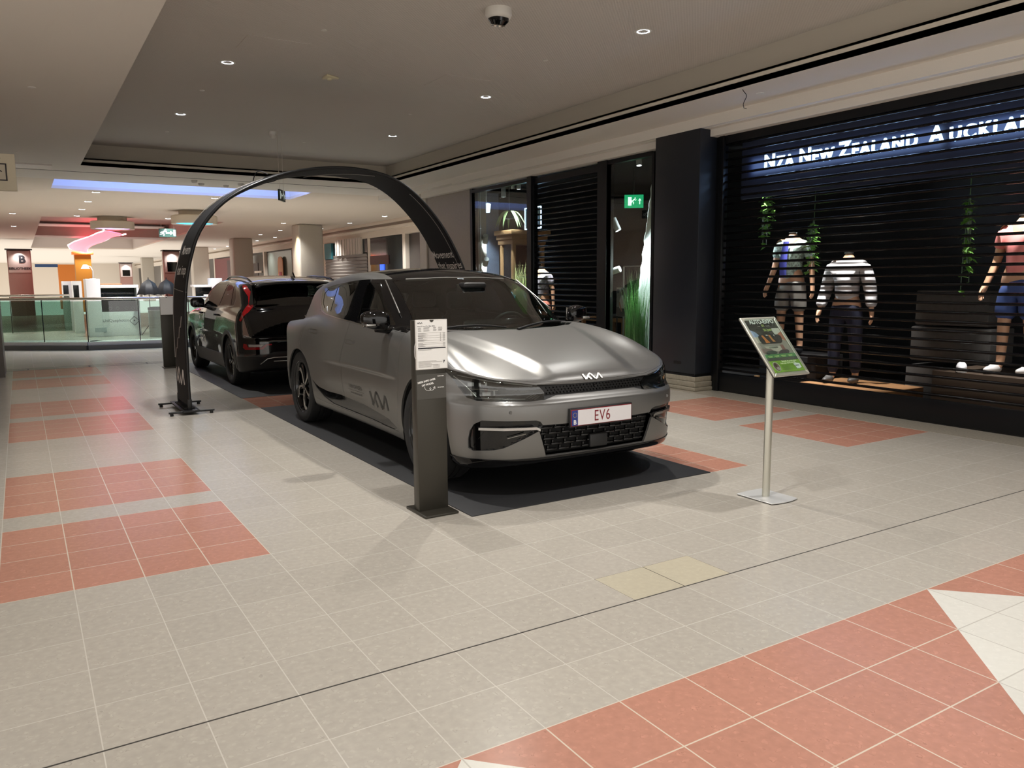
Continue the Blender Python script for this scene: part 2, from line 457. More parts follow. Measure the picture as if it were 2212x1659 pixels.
# ---------------------------------------------------------------- the grey car: x across, y back from the nose, z up
def ev6_F(w, l, z):
    a = np.abs(w)
    Wl = pl(l, [(0, .93), (.45, .942), (.85, .95), (1.5, .926), (2.3, .921), (3.0, .932), (3.7, .950), (4.2, .945), (4.7, .905)])
    tz = pl(z, [(.12, .09), (.2, .055), (.3, .022), (.42, .006), (.58, 0), (.74, .004), (.88, .016), (.98, .032), (1.06, .055), (1.14, .11), (1.25, .2)])
    tz = tz - .020*gauss(l, 3.85, .5)*gauss(z, .90, .15) - .010*gauss(l, .85, .35)*gauss(z, .80, .12)
    tz = tz + .020*gauss(z, .42, .12)*sstep(l, 1.2, 1.7)*(1-sstep(l, 2.9, 3.4))
    side = a - (Wl - tz)
    fz = pl(z, [(.12, .12), (.2, .065), (.26, .03), (.36, .014), (.46, .006), (.56, .0), (.615, .004), (.65, .035), (.69, .055), (.73, .055), (.765, .06), (.9, .12)])
    front = (.38*(a/.945)**5.6 + fz + .03*(a/.9)**2) - l
    rz = pl(z, [(.2, .12), (.35, .03), (.55, .0), (.8, .03), (.95, .02), (1.03, .0), (1.1, .05)])
    rear = l - (4.695 - .50*(a/.94)**4.5 - rz)
    Zc = pl(l, [(-.1, .67), (0, .738), (.05, .77), (.12, .80), (.25, .845), (.5, .916), (.8, .982), (1.1, 1.032), (1.4, 1.06), (2.0, 1.075), (3.0, 1.11), (3.5, 1.12), (4.0, 1.085), (4.35, 1.06), (4.62, 1.035), (4.8, .98)])
    drop = pl(l, [(0, .03), (.3, .045), (.8, .03), (1.3, .03), (4, .05)])
    wc = pl(l, [(0, .36), (.3, .42), (.7, .52), (1.15, .64), (1.5, .70)])
    bul = .030*(1-sstep(a, wc-.10, wc+.05))*(1-sstep(l, 1.3, 1.7))*sstep(l, -.02, .25)
    crest = .040*gauss(a, .79, .13)*sstep(l, .15, .8)*(1-sstep(l, 1.3, 1.9))
    top = z - (Zc - drop*(a/.9)**2.2 + bul + crest - .010)
    bot = pl(l, [(0, .225), (.35, .19), (.9, .19), (1.3, .20), (3.3, .215), (4.7, .32)]) - z
    B = smax(smax(side, top, .11), smax(front, rear, .02), .05)
    B = smax(B, bot, .03)
    # greenhouse
    ls = l - .30*(a/.75)**2.2*(1-sstep(l, 1.3, 2.6))
    Zr = pl(ls, [(.9, .90), (1.02, .985), (1.2, 1.085), (1.5, 1.245), (1.8, 1.388), (1.98, 1.455), (2.15, 1.500), (2.4, 1.532), (2.7, 1.545), (3.0, 1.540), (3.35, 1.513), (3.7, 1.466), (4.0, 1.405), (4.12, 1.365), (4.28, 1.26), (4.5, 1.125), (4.7, .98)])
    Zr = Zr - .045*(a/.6)**2.4
    roof = (z - Zr)/np.sqrt(1+.55*(1-sstep(l, 1.8, 2.2))+.5*sstep(l, 4.0, 4.2))
    Wb = pl(l, [(.9, .80), (1.3, .85), (1.8, .872), (2.6, .872), (3.1, .845), (3.5, .80), (3.8, .755), (4.1, .70), (4.4, .64), (4.6, .60)])
    tum = pl(z, [(.9, -.03), (1.05, 0), (1.2, .065), (1.3, .112), (1.42, .175), (1.55, .26)])*(1-.45*sstep(l, 3.2, 4.1))
    gs = (a - (Wb - tum))*.93
    G = smax(roof, gs, .055)
    G = smax(G, .7-z, .02)
    return smin(B, G, .03)
def mirx(P): return [(-p[0], p[1], p[2]) for p in P]
def sidepts(P, w=0.9): return [(w, p[0], p[1]) for p in P]
def arch_poly(lc, zc, r, zb, w=0.9, k=26):
    A = [(lc+r*math.cos(a), zc+r*math.sin(a)) for a in [PI*i/k for i in range(k+1)]]
    return sidepts(A+[(lc-r*1.0, zb), (lc+r*1.0, zb)], w)
def make_wheel(parent, x, y, R, width, rimR, style, sgn, m_blade):
    """sgn -1: the outer face looks to -x"""
    w = thing('wheel', None, None); w.parent = parent; w.location = (x, y, R); w.rotation_euler = (0, 0, PI/2 if sgn < 0 else -PI/2)
    T = Matrix.Rotation(-PI/2, 4, 'X')      # local: axle along +y, outer face at +y
    b = width/2
    prof = [(rimR-.012, -b+.02), (rimR+.012, -b+.004), (R-.03, -b), (R-.010, -b+.012), (R, -b+.035), (R, -.03), (R-.007, -.028), (R-.007, -.018), (R, -.016), (R, .016), (R-.007, .018), (R-.007, .028), (R, .03), (R, b-.035), (R-.010, b-.012), (R-.03, b), (rimR+.02, b-.002), (rimR+.004, b-.012), (rimR-.012, b-.02)]
    MB().lathe(prof, 56, T).build('tyre', M_RUBBER, w, 35)
    prof = [(rimR-.008, -b+.02), (rimR-.02, -b+.05), (rimR-.03, b-.06), (rimR-.016, b-.03), (rimR+.003, b-.010), (rimR+.003, b-.016)]
    MB().lathe(prof, 56, T).build('rim', M_BLACKG, w, 40)
    mb = MB(); mb.lathe([(.0, .02), (.155, .02), (.155, .035), (.06, .04), (.06, .06), (0, .06)], 40, T); mb.build('brake_disc', M_STEEL, w, 30)
    f = b-.035
    def blade(pol, z0, z1, mm, nm, n=5, a0=0.0, dish=0.0):
        for k in range(n):
            mb = MB(); a = a0+2*PI*k/n
            P = [(r*math.cos(math.radians(t)+a), r*math.sin(math.radians(t)+a)) for r, t in pol]
            vs = [Vector((p[0], p[1], z0+dish*(math.hypot(*p)/rimR-1)*1.0)) for p in P]+[Vector((p[0], p[1], z1+dish*(math.hypot(*p)/rimR-1))) for p in P]
            m = len(P); fs = [(i, (i+1) % m, m+(i+1) % m, m+i) for i in range(m)]+[tuple(range(m-1, -1, -1)), tuple(range(m, 2*m))]
            mb.add([T@v for v in vs], fs); o = mb.build(nm, mm, w); mod_bevel(o, .003, 2, 30)
    if style == 'swirl':
        blade([(.03, -30), (.12, -17), (.20, -12), (rimR-.012, -12), (rimR-.012, 22), (.215, 12), (.13, 13), (.03, 30)], f-.045, f-.012, M_BLACKG, 'spoke', a0=.1)
        blade([(.035, -20), (.09, -9), (.15, -5), (.205, 2), (rimR-.03, 12), (rimR-.014, 15), (rimR-.014, 31), (rimR-.036, 27), (.19, 13), (.14, 5), (.09, 6), (.035, 20)], f-.012, f, m_blade, 'spoke_face', a0=.1)
    else:
        blade([(.03, -34), (.10, -15), (rimR-.02, -9), (rimR-.012, -9), (rimR-.012, 9), (rimR-.02, 9), (.10, 15), (.03, 34)], f-.05, f-.014, M_BLACKG, 'spoke', a0=.3)
        blade([(.03, -30), (.09, -9), (rimR-.05, -3.5), (rimR-.014, -6.5), (rimR-.014, -2), (.12, -.5), (.12, .5), (rimR-.014, 2), (rimR-.014, 6.5), (rimR-.05, 3.5), (.09, 9), (.03, 30)], f-.014, f-.004, m_blade, 'spoke_face', a0=.3)
    MB().lathe([(0, f+.004), (.026, f+.004), (.032, f-.002), (.034, f-.03)], 24, T).build('hub_cap', M_BLACKG, w, 30)
    return w
def liner(parent, lc, zc, r, w0, w1):
    for s in (-1, 1):
        mb = MB(); k = 24
        vs = []
        for i in range(k+1):
            a = -0.35+(PI+0.7)*i/k
            for x in (w0, w1): vs.append((s*x, lc+r*math.cos(a), zc+r*math.sin(a)))
        mb.add(vs, [(2*i, 2*i+1, 2*i+3, 2*i+2) for i in range(k)])
        mb.add([(s*w1, lc+r*math.cos(-0.35+(PI+.7)*i/k), zc+r*math.sin(-0.35+(PI+.7)*i/k)) for i in range(k+1)], [tuple(range(k+1))])
        mb.build('wheel_arch_liner', M_BLACKM, parent, 40)
def seat(parent, x, y, z=0.42, h=0.60, name='seat'):
    s = thing(name, None, None); s.parent = parent; s.location = (x, y, z)
    MB().bbox((-.25, -.25, 0), (.25, .25, .16), .06, 3).build('seat_cushion', M_LEATHER, s, 60)
    mb = MB(); bm = bmesh.new(); bmesh.ops.create_cube(bm, size=1)
    for v in bm.verts: v.co = Vector((v.co.x*.50*(1 if v.co.z < 0 else .8), .26+v.co.y*.14+(v.co.z+.5)*.17, .12+(v.co.z+.5)*h))
    bmesh.ops.bevel(bm, geom=bm.edges[:], offset=.05, segments=3, affect='EDGES'); mb.bm(bm); mb.build('seat_back', M_LEATHER, s, 60)
    MB().bbox((-.13, .40, .12+h+.01), (.13, .50, .12+h+.18), .04, 3).build('headrest', M_LEATHER, s, 60)
    return s
def build_ev6():
    car = thing('car', 'satin grey electric crossover with white EV6 number plate parked on a black mat in front', 'car', (3.31, 4.20, .006))
    bm = surface_nets(ev6_F, (-1.0, -.1, .1), (1.0, 4.8, 1.65), .02)
    CAR['F'] = ev6_F; bvh = BVHTree.FromBMesh(bm)
    L = lambda c: c.x < 0
    Rr = lambda c: c.x > 0
    # windscreen and roof
    ws = [(-.60, 2.10, 1.432), (-.33, 2.0, 1.444), (0, 1.965, 1.449)]
    base = [(0, 1.055, 1.02), (-.35, 1.115, 1.02), (-.60, 1.225, 1.04), (-.735, 1.345, 1.055)]
    half = [ws[2], ws[1], ws[0], (-.63, 1.82, 1.29), (-.66, 1.59, 1.14)]+base[::-1]
    outl = half+mirx(half[1:-1])[::-1]
    wsb = carve(bm, outl, (0, -.62, .78), lambda c: c.y < 2.4)
    scr = part_bm('windscreen', shrink(wsb, .003), M_CARGLASS, car, 0)
    rf = [(-.585, 2.125), (-.33, 2.022), (0, 1.985), (.33, 2.022), (.585, 2.125), (.565, 2.4), (.555, 3.0), (.535, 3.5), (.52, 3.98), (-.52, 3.98), (-.535, 3.5), (-.555, 3.0), (-.565, 2.4)]
    part_bm('roof_panel', shrink(carve(bm, [(x, y, 1.5) for x, y in rf], (0, 0, 1), lambda c: c.z > 1.2, .3), .002), M_BLACKG, car, .012, M_INNER)
    rw = rounded([(-.50, 4.19, 1.3), (.50, 4.19, 1.3), (.55, 4.50, 1.1), (-.55, 4.50, 1.1)], .05)
    part_bm('rear_window', carve(bm, rw, (0, .6, .8), lambda c: c.y > 4 and c.z > 1.0, .3), M_PRIV, car, 0)
    # side glass band
    dlo = [(1.29, 1.035), (1.80, 1.052), (2.49, 1.088), (3.25, 1.122), (3.45, 1.144), (3.60, 1.200), (3.68, 1.27), (3.70, 1.31), (3.665, 1.355), (3.351, 1.394), (2.77, 1.431), (2.45, 1.442), (2.14, 1.442), (2.10, 1.455), (1.82, 1.33), (1.55, 1.19), (1.30, 1.07)]
    fg = rounded(sidepts([(1.62, 1.076), (1.78, 1.19), (2.16, 1.412), (2.40, 1.412), (2.30, 1.105)]), [.02, .02, .05, .03, .02])
    rg = rounded(sidepts([(2.56, 1.118), (2.66, 1.410), (3.16, 1.386), (3.23, 1.372), (3.13, 1.146)]), [.02, .03, .02, .03, .02])
    qg = rounded(sidepts([(3.19, 1.15), (3.30, 1.365), (3.53, 1.350), (3.615, 1.305), (3.54, 1.215), (3.42, 1.168)]), .02)
    for s, kp in ((-1, L), (1, Rr)):
        band = carve(bm, sidepts(dlo), (s, 0, 0), lambda c: kp(c) and c.z > .95, .04)
        k2 = lambda c: True
        g1 = carve(band, fg, (s, 0, 0), k2, .04); g2 = carve(band, rg, (s, 0, 0), k2, .04); g3 = carve(band, qg, (s, 0, 0), k2, .04)
        part_bm('window_surround', band, M_BLACKG, car, .015, M_INNER)
        for g, m in ((g1, M_CARGLASS), (g2, M_PRIV), (g3, M_PRIV)): part_bm('side_window', offset(g, -.003), m, car, 0)
        vs, fs = ribbon(bvh, [(s*.9, y, z) for y, z in [(3.72, 1.32), (3.63, 1.21), (3.47, 1.138), (3.25, 1.114), (2.49, 1.080), (1.80, 1.044), (1.62, 1.038)]], (s, 0, 0), .009, .002)
        MB().add(vs, fs).build('belt_strip', M_STEEL, car)
        MB().tube([(s*a, y, z) for a, y, z in ((.735, 1.66, 1.17), (.70, 1.86, 1.285), (.655, 2.12, 1.432))], .006, 6).build('pillar_trim', M_STEEL, car, 60)
    # front: lamps, grille, intakes
    hl = [(-.922, .60, .852), (-.914, .503, .842), (-.828, .297, .807), (-.725, .188, .781), (-.517, .089, .750), (-.466, .076, .740), (-.421, .066, .695), (-.435, .042, .645), (-.539, .056, .641), (-.771, .177, .646), (-.830, .24, .648), (-.869, .31, .664), (-.893, .361, .721), (-.916, .435, .792), (-.925, .50, .822)]
    lamps = []
    for s, kp in ((-1, L), (1, Rr)):
        P = hl if s < 0 else mirx(hl)
        lamps.append((s, carve(bm, P, (s*.55, -.83, .1), lambda c: kp(c) and c.y < .7, .05)))
    gt = [(-.47, .745), (-.33, .738), (-.18, .733), (0, .732)]; gb = [(0, .666), (-.144, .666), (-.335, .667), (-.432, .644), (-.42, .695)]
    gp = gt+[(-x, z) for x, z in gt[:-1]][::-1]+[(-x, z) for x, z in gb[1:]][::-1]+gb
    grl = carve(bm, [(x, .05, z) for x, z in gp], (0, -1, 0), lambda c: c.y < .2, .0)
    part_bm('upper_grille', offset(shrink(grl, .002), -.012), M_BLACKS, car, .01)
    ink = [(-.819, .197, .523), (-.66, .07, .521), (-.512, .024, .518), (-.479, .019, .507), (-.46, .019, .482), (-.487, .025, .444), (-.589, .05, .397), (-.706, .109, .341), (-.758, .15, .326), (-.854, .262, .316), (-.873, .289, .332), (-.876, .286, .387), (-.869, .272, .449), (-.853, .245, .495)]
    for s, kp in ((-1, L), (1, Rr)):
        P = ink if s < 0 else mirx(ink)
        pc = carve(bm, P, (s*.5, -.86, 0), lambda c: kp(c) and c.y < .5, .03)
        n = Vector((-s*.12, .9, 0)).normalized()
        for v in pc.verts:
            v.co += n*.03 if not v.is_boundary else n*.004
        tr = part_bm('bumper_intake', pc, M_BLACKG, car, .006)
        e = (lambda p: (p[0]*s, p[1], p[2]))
        # bright winglet across the intake
        mb = MB(); q = [(.836, .225, .474), (.72, .105, .476), (.60, .048, .476), (.512, .022, .475), (.488, .018, .463)]
        top = [Vector(e(p))+Vector((0, -.012, 0)) for p in q]; k = len(top)
        vs = top+[v+Vector((0, 0, -.017)) for v in top]+[v+Vector((0, .03, 0)) for v in top]+[v+Vector((0, .03, -.017)) for v in top]
        fs = []
        for i in range(k-1): fs += [(i, i+1, k+i+1, k+i), (2*k+i, 2*k+i+1, i+1, i), (k+i, k+i+1, 3*k+i+1, 3*k+i)]
        mb.add(vs, fs).build('bright_winglet', M_GUNM, car)
        # inner vane
        mb = MB(); V = [e((.845, .262, .345)), e((.80, .20, .44)), e((.52, .045, .452)), e((.60, .075, .41)), e((.73, .15, .348))]
        V = [Vector(v)+Vector((0, .012, 0)) for v in V]; c = sum(V, Vector())/5+Vector((0, .05, 0))
        mb.add(V+[c], [(i, (i+1) % 5, 5) for i in range(5)]).build('intake_vane', M_BLACKG, car)
        mb = MB(); a, b = Vector(e((.69, .092, .405))), Vector(e((.575, .046, .432))); mb.tube([a, b], [.002, .004], 6).build('vane_edge', M_GUNM, car)
        MB().cyl(e((.672, .070, .578)), e((.674, .090, .578)), .011, seg=14).build('parking_sensor', M_PAINT, car)
        MB().cyl(e((.86, .29, .535)), e((.85, .30, .535)), .011, seg=14).build('parking_sensor', M_PAINT, car)
    lg = [(-.46, .482), (-.28, .478), (.28, .478), (.46, .482), (.485, .444), (.425, .268), (-.425, .268), (-.485, .444)]
    low = carve(bm, [(x, 0, z) for x, z in rounded([Vector((x, 0, z)) for x, z in lg], .012) and lg], (0, -1, 0), lambda c: c.y < .3, .0)
    part_bm('lower_grille_backing', offset(low, -.05), M_BLACKM, car, .006)
    gr = thing('lower_grille', None, None); gr.parent = car; gr.location = (0, .055, 0)
    mb = MB()
    for r in range(5):
        z = .300+.037*r; half = .43+.055*(z-.268)/.18-.02
        n = 9; step = 2*half/n
        for k in range(n+(r % 2)):
            x0 = -half+(k-.5*(r % 2))*step+.006; x1 = x0+step-.012
            x0 = max(x0, -half); x1 = min(x1, half)
            if x1-x0 < .02: continue
            yy = .03*(((x0+x1)/2)/.47)**2
            mb.bbox((x0, -.03+yy, z), (x1, -.012+yy, z+.013), .004, 2); mb.box((x0+.012, -.018+yy, z+.010), (x0+.022, -.004+yy, z+.03))
    mb.build('grille_bars', M_BLACKG, gr, 40)
    MB().bbox((-.075, -.045, .288), (.075, -.01, .385), .012, 3).build('radar_cover', M_BLACKS, gr, 40)
    sp = carve(bm, [(-1.1, 0, .262), (1.1, 0, .262), (1.1, 0, .1), (-1.1, 0, .1)], (0, -1, 0), lambda c: c.y < .46, -.5)
    part_bm('front_splitter', offset(sp, .006), M_BLACKG, car, .012)
    # upper grille texture: small hooked bars
    mb = MB()
    for r in range(3):
        for k in range(30):
            x = -.40+.0275*k+(.012 if r % 2 else 0); z = .679+.0175*r
            h = bvh.ray_cast(Vector((x, -1, z)), Vector((0, 1, 0)))
            if h[0] is None: continue
            y = h[0].y+.010; mb.box((x, y-.006, z), (x+.017, y+.008, z+.004)); mb.box((x, y-.006, z), (x+.003, y+.008, z+.010))
    mb.build('grille_mesh', M_BLACKG, car)
    MB().lathe([(0, .004), (.008, .004), (.011, 0), (.012, -.01)], 16, frame_M((0, .058, .706), (1, 0, 0), (0, 0, 1))).build('front_camera', M_BLACKG, car, 40)
    # headlamps
    for s, pc in lamps:
        lamp = thing('headlight', None, None); lamp.parent = car
        e = (lambda p: Vector((p[0]*s, p[1], p[2])))
        bowl = pc.copy()
        nn = Vector((-s*.35, .9, -.1)).normalized()
        for v in bowl.verts:
            v.co += nn*(.05 if not v.is_boundary else .004)
        part_bm('lamp_housing', bowl, M_BLACKS, lamp, .005)
        part_bm('lamp_lens', offset(pc, .001), M_LENS, lamp, 0)
        def surf(x, z, back=.02):
            h = bvh.ray_cast(Vector((s*x, -1, z)), Vector((0, 1, 0)))
            return (h[0] if h[0] else Vector((s*x, .5, z)))+nn*back
        def bar(p, q, r, m, nm, k=6):
            pts = [surf(p[0]+(q[0]-p[0])*i/k, p[1]+(q[1]-p[1])*i/k, p[2]) for i in range(k+1)]
            MB().tube(pts, r, 8).build(nm, m, lamp, 60)
        bar((.855, .722, .03), (.715, .717, .03), .0035, M_CHROME, 'lamp_divider')
        bar((.905, .800, .012), (.825, .672, .012), .004, M_CHROME, 'daytime_strip')
        bar((.83, .664, .012), (.56, .656, .012), .0035, M_STEEL, 'lamp_lower_strip')
        bar((.89, .805, .02), (.70, .762, .02), .003, M_STEEL, 'lamp_upper_strip')
        bar((.68, .765, .018), (.50, .738, .018), .004, M_STEEL, 'lamp_upper_strip')
        for (x, z, a, b) in ((.845, .752, .022, .013), (.805, .752, .008, .013), (.775, .757, .008, .012), (.835, .690, .02, .012), (.775, .692, .028, .013), (.735, .697, .006, .016)):
            p = surf(x, z, .028); t = Vector((-s*.9, -.42, 0)).normalized()
            M = frame_M(p, t, (0, 0, 1)); mb = MB(); mb.prism([(-a, -b), (a, -b), (a, b), (-a, b)], .012, M@Matrix.Translation((0, 0, -.006))); o = mb.build('lamp_projector', M_STEEL, lamp); mod_bevel(o, .003)
        mb = MB()
        for k in range(4):
            p, q = surf(.50+.018*k, .650+.004*k, .012), surf(.455+.012*k, .668+.006*k, .012); mb.tube([p, q], .0022, 6)
        mb.build('lamp_ribs', M_STEEL, lamp)
    # hood and doors, wheel openings
    hd = [(-.46, .086), (-.33, .072), (-.18, .064), (0, .063)]
    hs = [(-.517, .100), (-.62, .140), (-.725, .20), (-.828, .31), (-.885, .45), (-.885, .60), (-.845, .85), (-.81, 1.05), (-.785, 1.22), (-.74, 1.30), (-.60, 1.205), (-.35, 1.098), (0, 1.04)]
    hp = hd[::-1]+hs; hp = hp+[(-x, y) for x, y in hp[1:-1]][::-1]
    wz = .362
    for lc in (.845, 3.745):
        for s in (-1, 1):
            carve(bm, arch_poly(lc, wz, .392, .05), (s, 0, 0), lambda c: c.x*s > .5 and c.z < .85, .02).free()
    part_bm('hood', shrink(carve(bm, [(x, y, 1) for x, y in hp], (0, 0, 1), lambda c: c.z > .70 and c.y < 1.5, .22), .002), M_PAINT, car, .014, M_BLACKM)
    cl = [(3.334, .477), (3.25, .44), (3.179, .418), (2.988, .398), (2.663, .405), (2.05, .385), (1.543, .343), (1.373, .300), (1.45, .276), (1.962, .288), (2.511, .292), (2.86, .300), (3.085, .340), (3.25, .41)]
    fd = [(1.30, 1.030), (1.262, .90), (1.275, .62), (1.34, .36), (1.36, .272), (2.52, .280), (2.565, .45), (2.536, .697), (2.513, .814), (2.445, 1.0), (2.434, 1.084), (1.80, 1.047)]
    ar = [(3.745+.412*math.cos(a), wz+.412*math.sin(a)) for a in [math.radians(d) for d in range(104, 186, 9)]]
    rd = [(2.442, 1.084), (2.453, 1.0), (2.521, .814), (2.544, .697), (2.573, .45), (2.528, .280), (3.05, .285), (3.27, .30)]+ar[::-1]+[(3.595, .905), (3.548, 1.005), (3.60, 1.05), (3.56, 1.14), (3.45, 1.136), (3.25, 1.116)]
    for s, kp in ((-1, L), (1, Rr)):
        c_ = part_bm('sill_cladding', offset(carve(bm, sidepts(cl), (s, 0, 0), kp, .05), -.006), M_BLACKG, car, .006)
        for nm, P, hx in (('front_door', fd, 2.347), ('rear_door', rd, 3.31)):
            d = part_bm(nm, shrink(carve(bm, sidepts(P), (s, 0, 0), lambda c: kp(c) and c.z < 1.2, .04), .002), M_PAINT, car, .014, M_BLACKM)
            hz = .905 if hx < 3 else .950
            hp_ = rounded([(s*.9, hx-.10, hz-.018), (s*.9, hx+.10, hz-.014), (s*.9, hx+.10, hz+.02), (s*.9, hx-.10, hz+.016)], .015)
            vs, fs = ribbon(bvh, hp_, (s, 0, 0), .005, .0015, True); MB().add(vs, fs).build('door_handle', M_STEEL, d)
        vs, fs = ribbon(bvh, [(s*.9, y, z) for y, z in ((3.66, .80), (3.612, .907), (3.56, 1.0))], (s, 0, 0), .004, .001); MB().add(vs, fs).build('arch_crease', M_STEEL, car)
    # the rest of the shell
    part_bm('body', bm, M_PAINT, car, .016, M_BLACKM)
    for lc in (.845, 3.745): liner(car, lc, wz, .40, .915, .56)
    for s in (-1, 1):
        for lc in (.845, 3.745): make_wheel(car, s*.808, lc, wz, .255, .262, 'swirl', s, M_GUNM)
    MB().box((-.70, .3, .18), (.70, 4.4, .27)).build('underbody', M_BLACKM, car)
    # spoiler
    mb = MB()
    def spf(u, v):
        a = -1+2*u; x = .60*a; y0 = 3.93+.04*a*a; y = y0+v*(.27-.10*abs(a)**3); z = 1.432-.045*a*a-.020*v-.006*v*v
        return (x, y, z)
    o = MB().grid(spf, 24, 4).build('rear_spoiler', M_PAINT, car, 60); md = o.modifiers.new('t', 'SOLIDIFY'); md.thickness = .014; md.offset = 0
    # mirrors
    for s in (-1, 1):
        mi = thing('door_mirror', None, None); mi.parent = car; mi.location = (s*.972, 1.60, 1.125)
        bmm = bmesh.new(); bmesh.ops.create_uvsphere(bmm, u_segments=28, v_segments=16, radius=1)
        for v in bmm.verts:
            x, y, z = v.co; sq = lambda t: math.copysign(abs(t)**.62, t)
            x, y, z = sq(x), sq(y), sq(z)
            taper = 1-.28*(x*s > 0)*abs(x); v.co = (x*.108, y*.075*(1 if y < 0 else .5)+.02*x*s, z*.078*taper+.010*x*s)
        MB().bm(bmm).build('mirror_cap', M_BLACKG, mi, 70)
        MB().bbox((min(s*-.085, s*.09), .030, -.055), (max(s*-.085, s*.09), .042, .055), .012).build('mirror_glass', M_CHROME, mi, 40)
        MB().tube([(-s*.19, .05, -.080), (-s*.10, .0, -.088), (s*.0, -.01, -.075)], [.028, .024, .02], 10).build('mirror_arm', M_BLACKG, mi, 60)
        MB().bbox((min(s*.02, s*.10), -.080, -.045), (max(s*.02, s*.10), -.045, -.026), .006).build('turn_signal', M_GUNM, mi, 40)
    # wipers and interior
    for (a, b) in (((-.02, 1.02, 1.045), (.56, 1.20, 1.085)), ((-.62, 1.16, 1.062), (-.10, 1.06, 1.062))):
        m_ = [Vector(a).lerp(Vector(b), t)+Vector((0, 0, .022*math.sin(PI*t))) for t in (0, .25, .5, .75, 1)]
        MB().tube(m_, [.012, .009, .008, .007, .005], 8).build('wiper', M_BLACKM, car, 60)
    da = MB()
    def dash(u, v):
        x = -.70+1.4*u; y = 1.22+.55*v+.12*(abs(x)/.7)**2*(1-v); z = 1.0+.02*math.sin(PI*v)-.55*max(0, v-.8)/.2*.5
        return (x, y, z)
    da.grid(dash, 16, 12); da.build('dashboard', M_LEATHER, car, 60)
    MB().bbox((-.18, 1.60, 1.0), (.62, 1.63, 1.10), .01).build('dashboard_screen', M_BLACKG, car, 40)
    st = thing('steering_wheel', None, None); st.parent = car; st.location = (.36, 1.80, .985); st.rotation_euler = (math.radians(-68), 0, 0)
    R_ = .18; MB().tube([(R_*math.cos(2*PI*i/32), R_*math.sin(2*PI*i/32)*.93, 0) for i in range(32)], .016, 10, closed=True).build('steering_rim', M_LEATHER, st, 60)
    mb = MB(); mb.bbox((-.075, -.06, -.03), (.075, .045, .01), .02); mb.bbox((-.17, -.018, -.012), (.17, .012, .004), .006); mb.build('steering_hub', M_LEATHER, st, 40)
    for x in (-.36, .36): seat(car, x, 2.25)
    seat(car, -.36, 3.05); seat(car, .36, 3.05)
    MB().bbox((-.12, 1.83, 1.335), (.12, 1.87, 1.395), .012).build('rear_view_mirror', M_BLACKS, car, 40)
    MB().bbox((-.11, 1.72, 1.36), (.11, 1.84, 1.41), .02).build('camera_housing', M_BLACKS, car, 40)
    # plate and emblems
    pl_ = thing('number_plate', None, None); pl_.parent = car; pl_.location = (0, -.012, .512)
    MB().bbox((-.268, -.004, -.064), (.268, .016, .064), .006).build('plate_holder', M_BLACKS, pl_, 40)
    MB().bbox((-.260, -.007, -.056), (.260, -.002, .056), .002).build('plate_border', M_PLATER, pl_, 40)
    MB().box((-.205, -.0085, -.051), (.255, -.006, .051)).build('plate_face', M_PLATE, pl_)
    MB().box((-.255, -.0085, -.051), (-.205, -.006, .051)).build('country_band', M_PLATEB, pl_)
    FM = lambda x, z, y=-.0087: frame_M((x, y, z), (1, 0, 0), (0, 0, 1))
    put_text('plate_lettering', 'EV6', .105, FM(-.0, -.001), M_PLATER, pl_, .0006, sx=.78, space=1.12)
    put_text('country_letter', 'B', .042, FM(-.230, -.030), M_WHITEP, pl_, .0006, bold=.0012)
    mb = MB()
    for k in range(12): mb.prism([(.0022*math.cos(i*PI/2.5), .0022*math.sin(i*PI/2.5)) for i in range(5)], .0006, FM(-.230+.015*math.cos(k*PI/6), .020+.015*math.sin(k*PI/6)))
    mb.build('star_ring', mat('plate_yellow', (214, 190, 70), .5), pl_)
    em = MB(); h = bvh.ray_cast(Vector((-.015, -1, .768)), Vector((0, 1, 0)))
    emblem(em, frame_M(h[0]+h[1]*.001, (1, 0, 0), Vector((0, 0, 1))-h[1]*h[1].z), .165, .006, .78); em.build('emblem', M_CHROME, car)
    # dark lettering on the passenger door
    dk = mat('dark_film', (52, 52, 50), .5)
    def on_door(me, x0, z0, nm, m=dk):
        for v in me.vertices:
            y = x0-v.co.x; z = z0+v.co.y; h = bvh.ray_cast(Vector((-1.2, y, z)), Vector((1, 0, 0))); v.co = (h[0].x-.0016, y, z)
        return put(nm, me, m, door)
    door = [o for o in car.children if o.name.startswith('front_door')][0]
    mb = MB(); emblem(mb, Matrix.Identity(4), .40, .0, .85); me = mb.mesh('e')
    b2 = bmesh.new(); b2.from_mesh(me); bmesh.ops.delete(b2, geom=[f for f in b2.faces if f.calc_area() < 1e-7 or len(f.verts) != 4], context='FACES'); bmesh.ops.subdivide_edges(b2, edges=b2.edges[:], cuts=3, use_grid_fill=True); b2.to_mesh(me); b2.free()
    on_door(me, 1.72, .468, 'door_emblem')
    on_door(text_mesh('VAN GANSEN', .05), 2.24, .520, 'door_lettering')
    me = MB().add([(-.19+.095*i, .002*j, 0) for j in (0, 1) for i in range(5)], [(i, i+1, i+6, i+5) for i in range(4)]).mesh('l'); on_door(me, 2.24, .487, 'door_line')
    on_door(text_mesh('WWW.VANGANSEN.BE', .026), 2.24, .462, 'door_lettering')
    return car
EV6 = build_ev6()
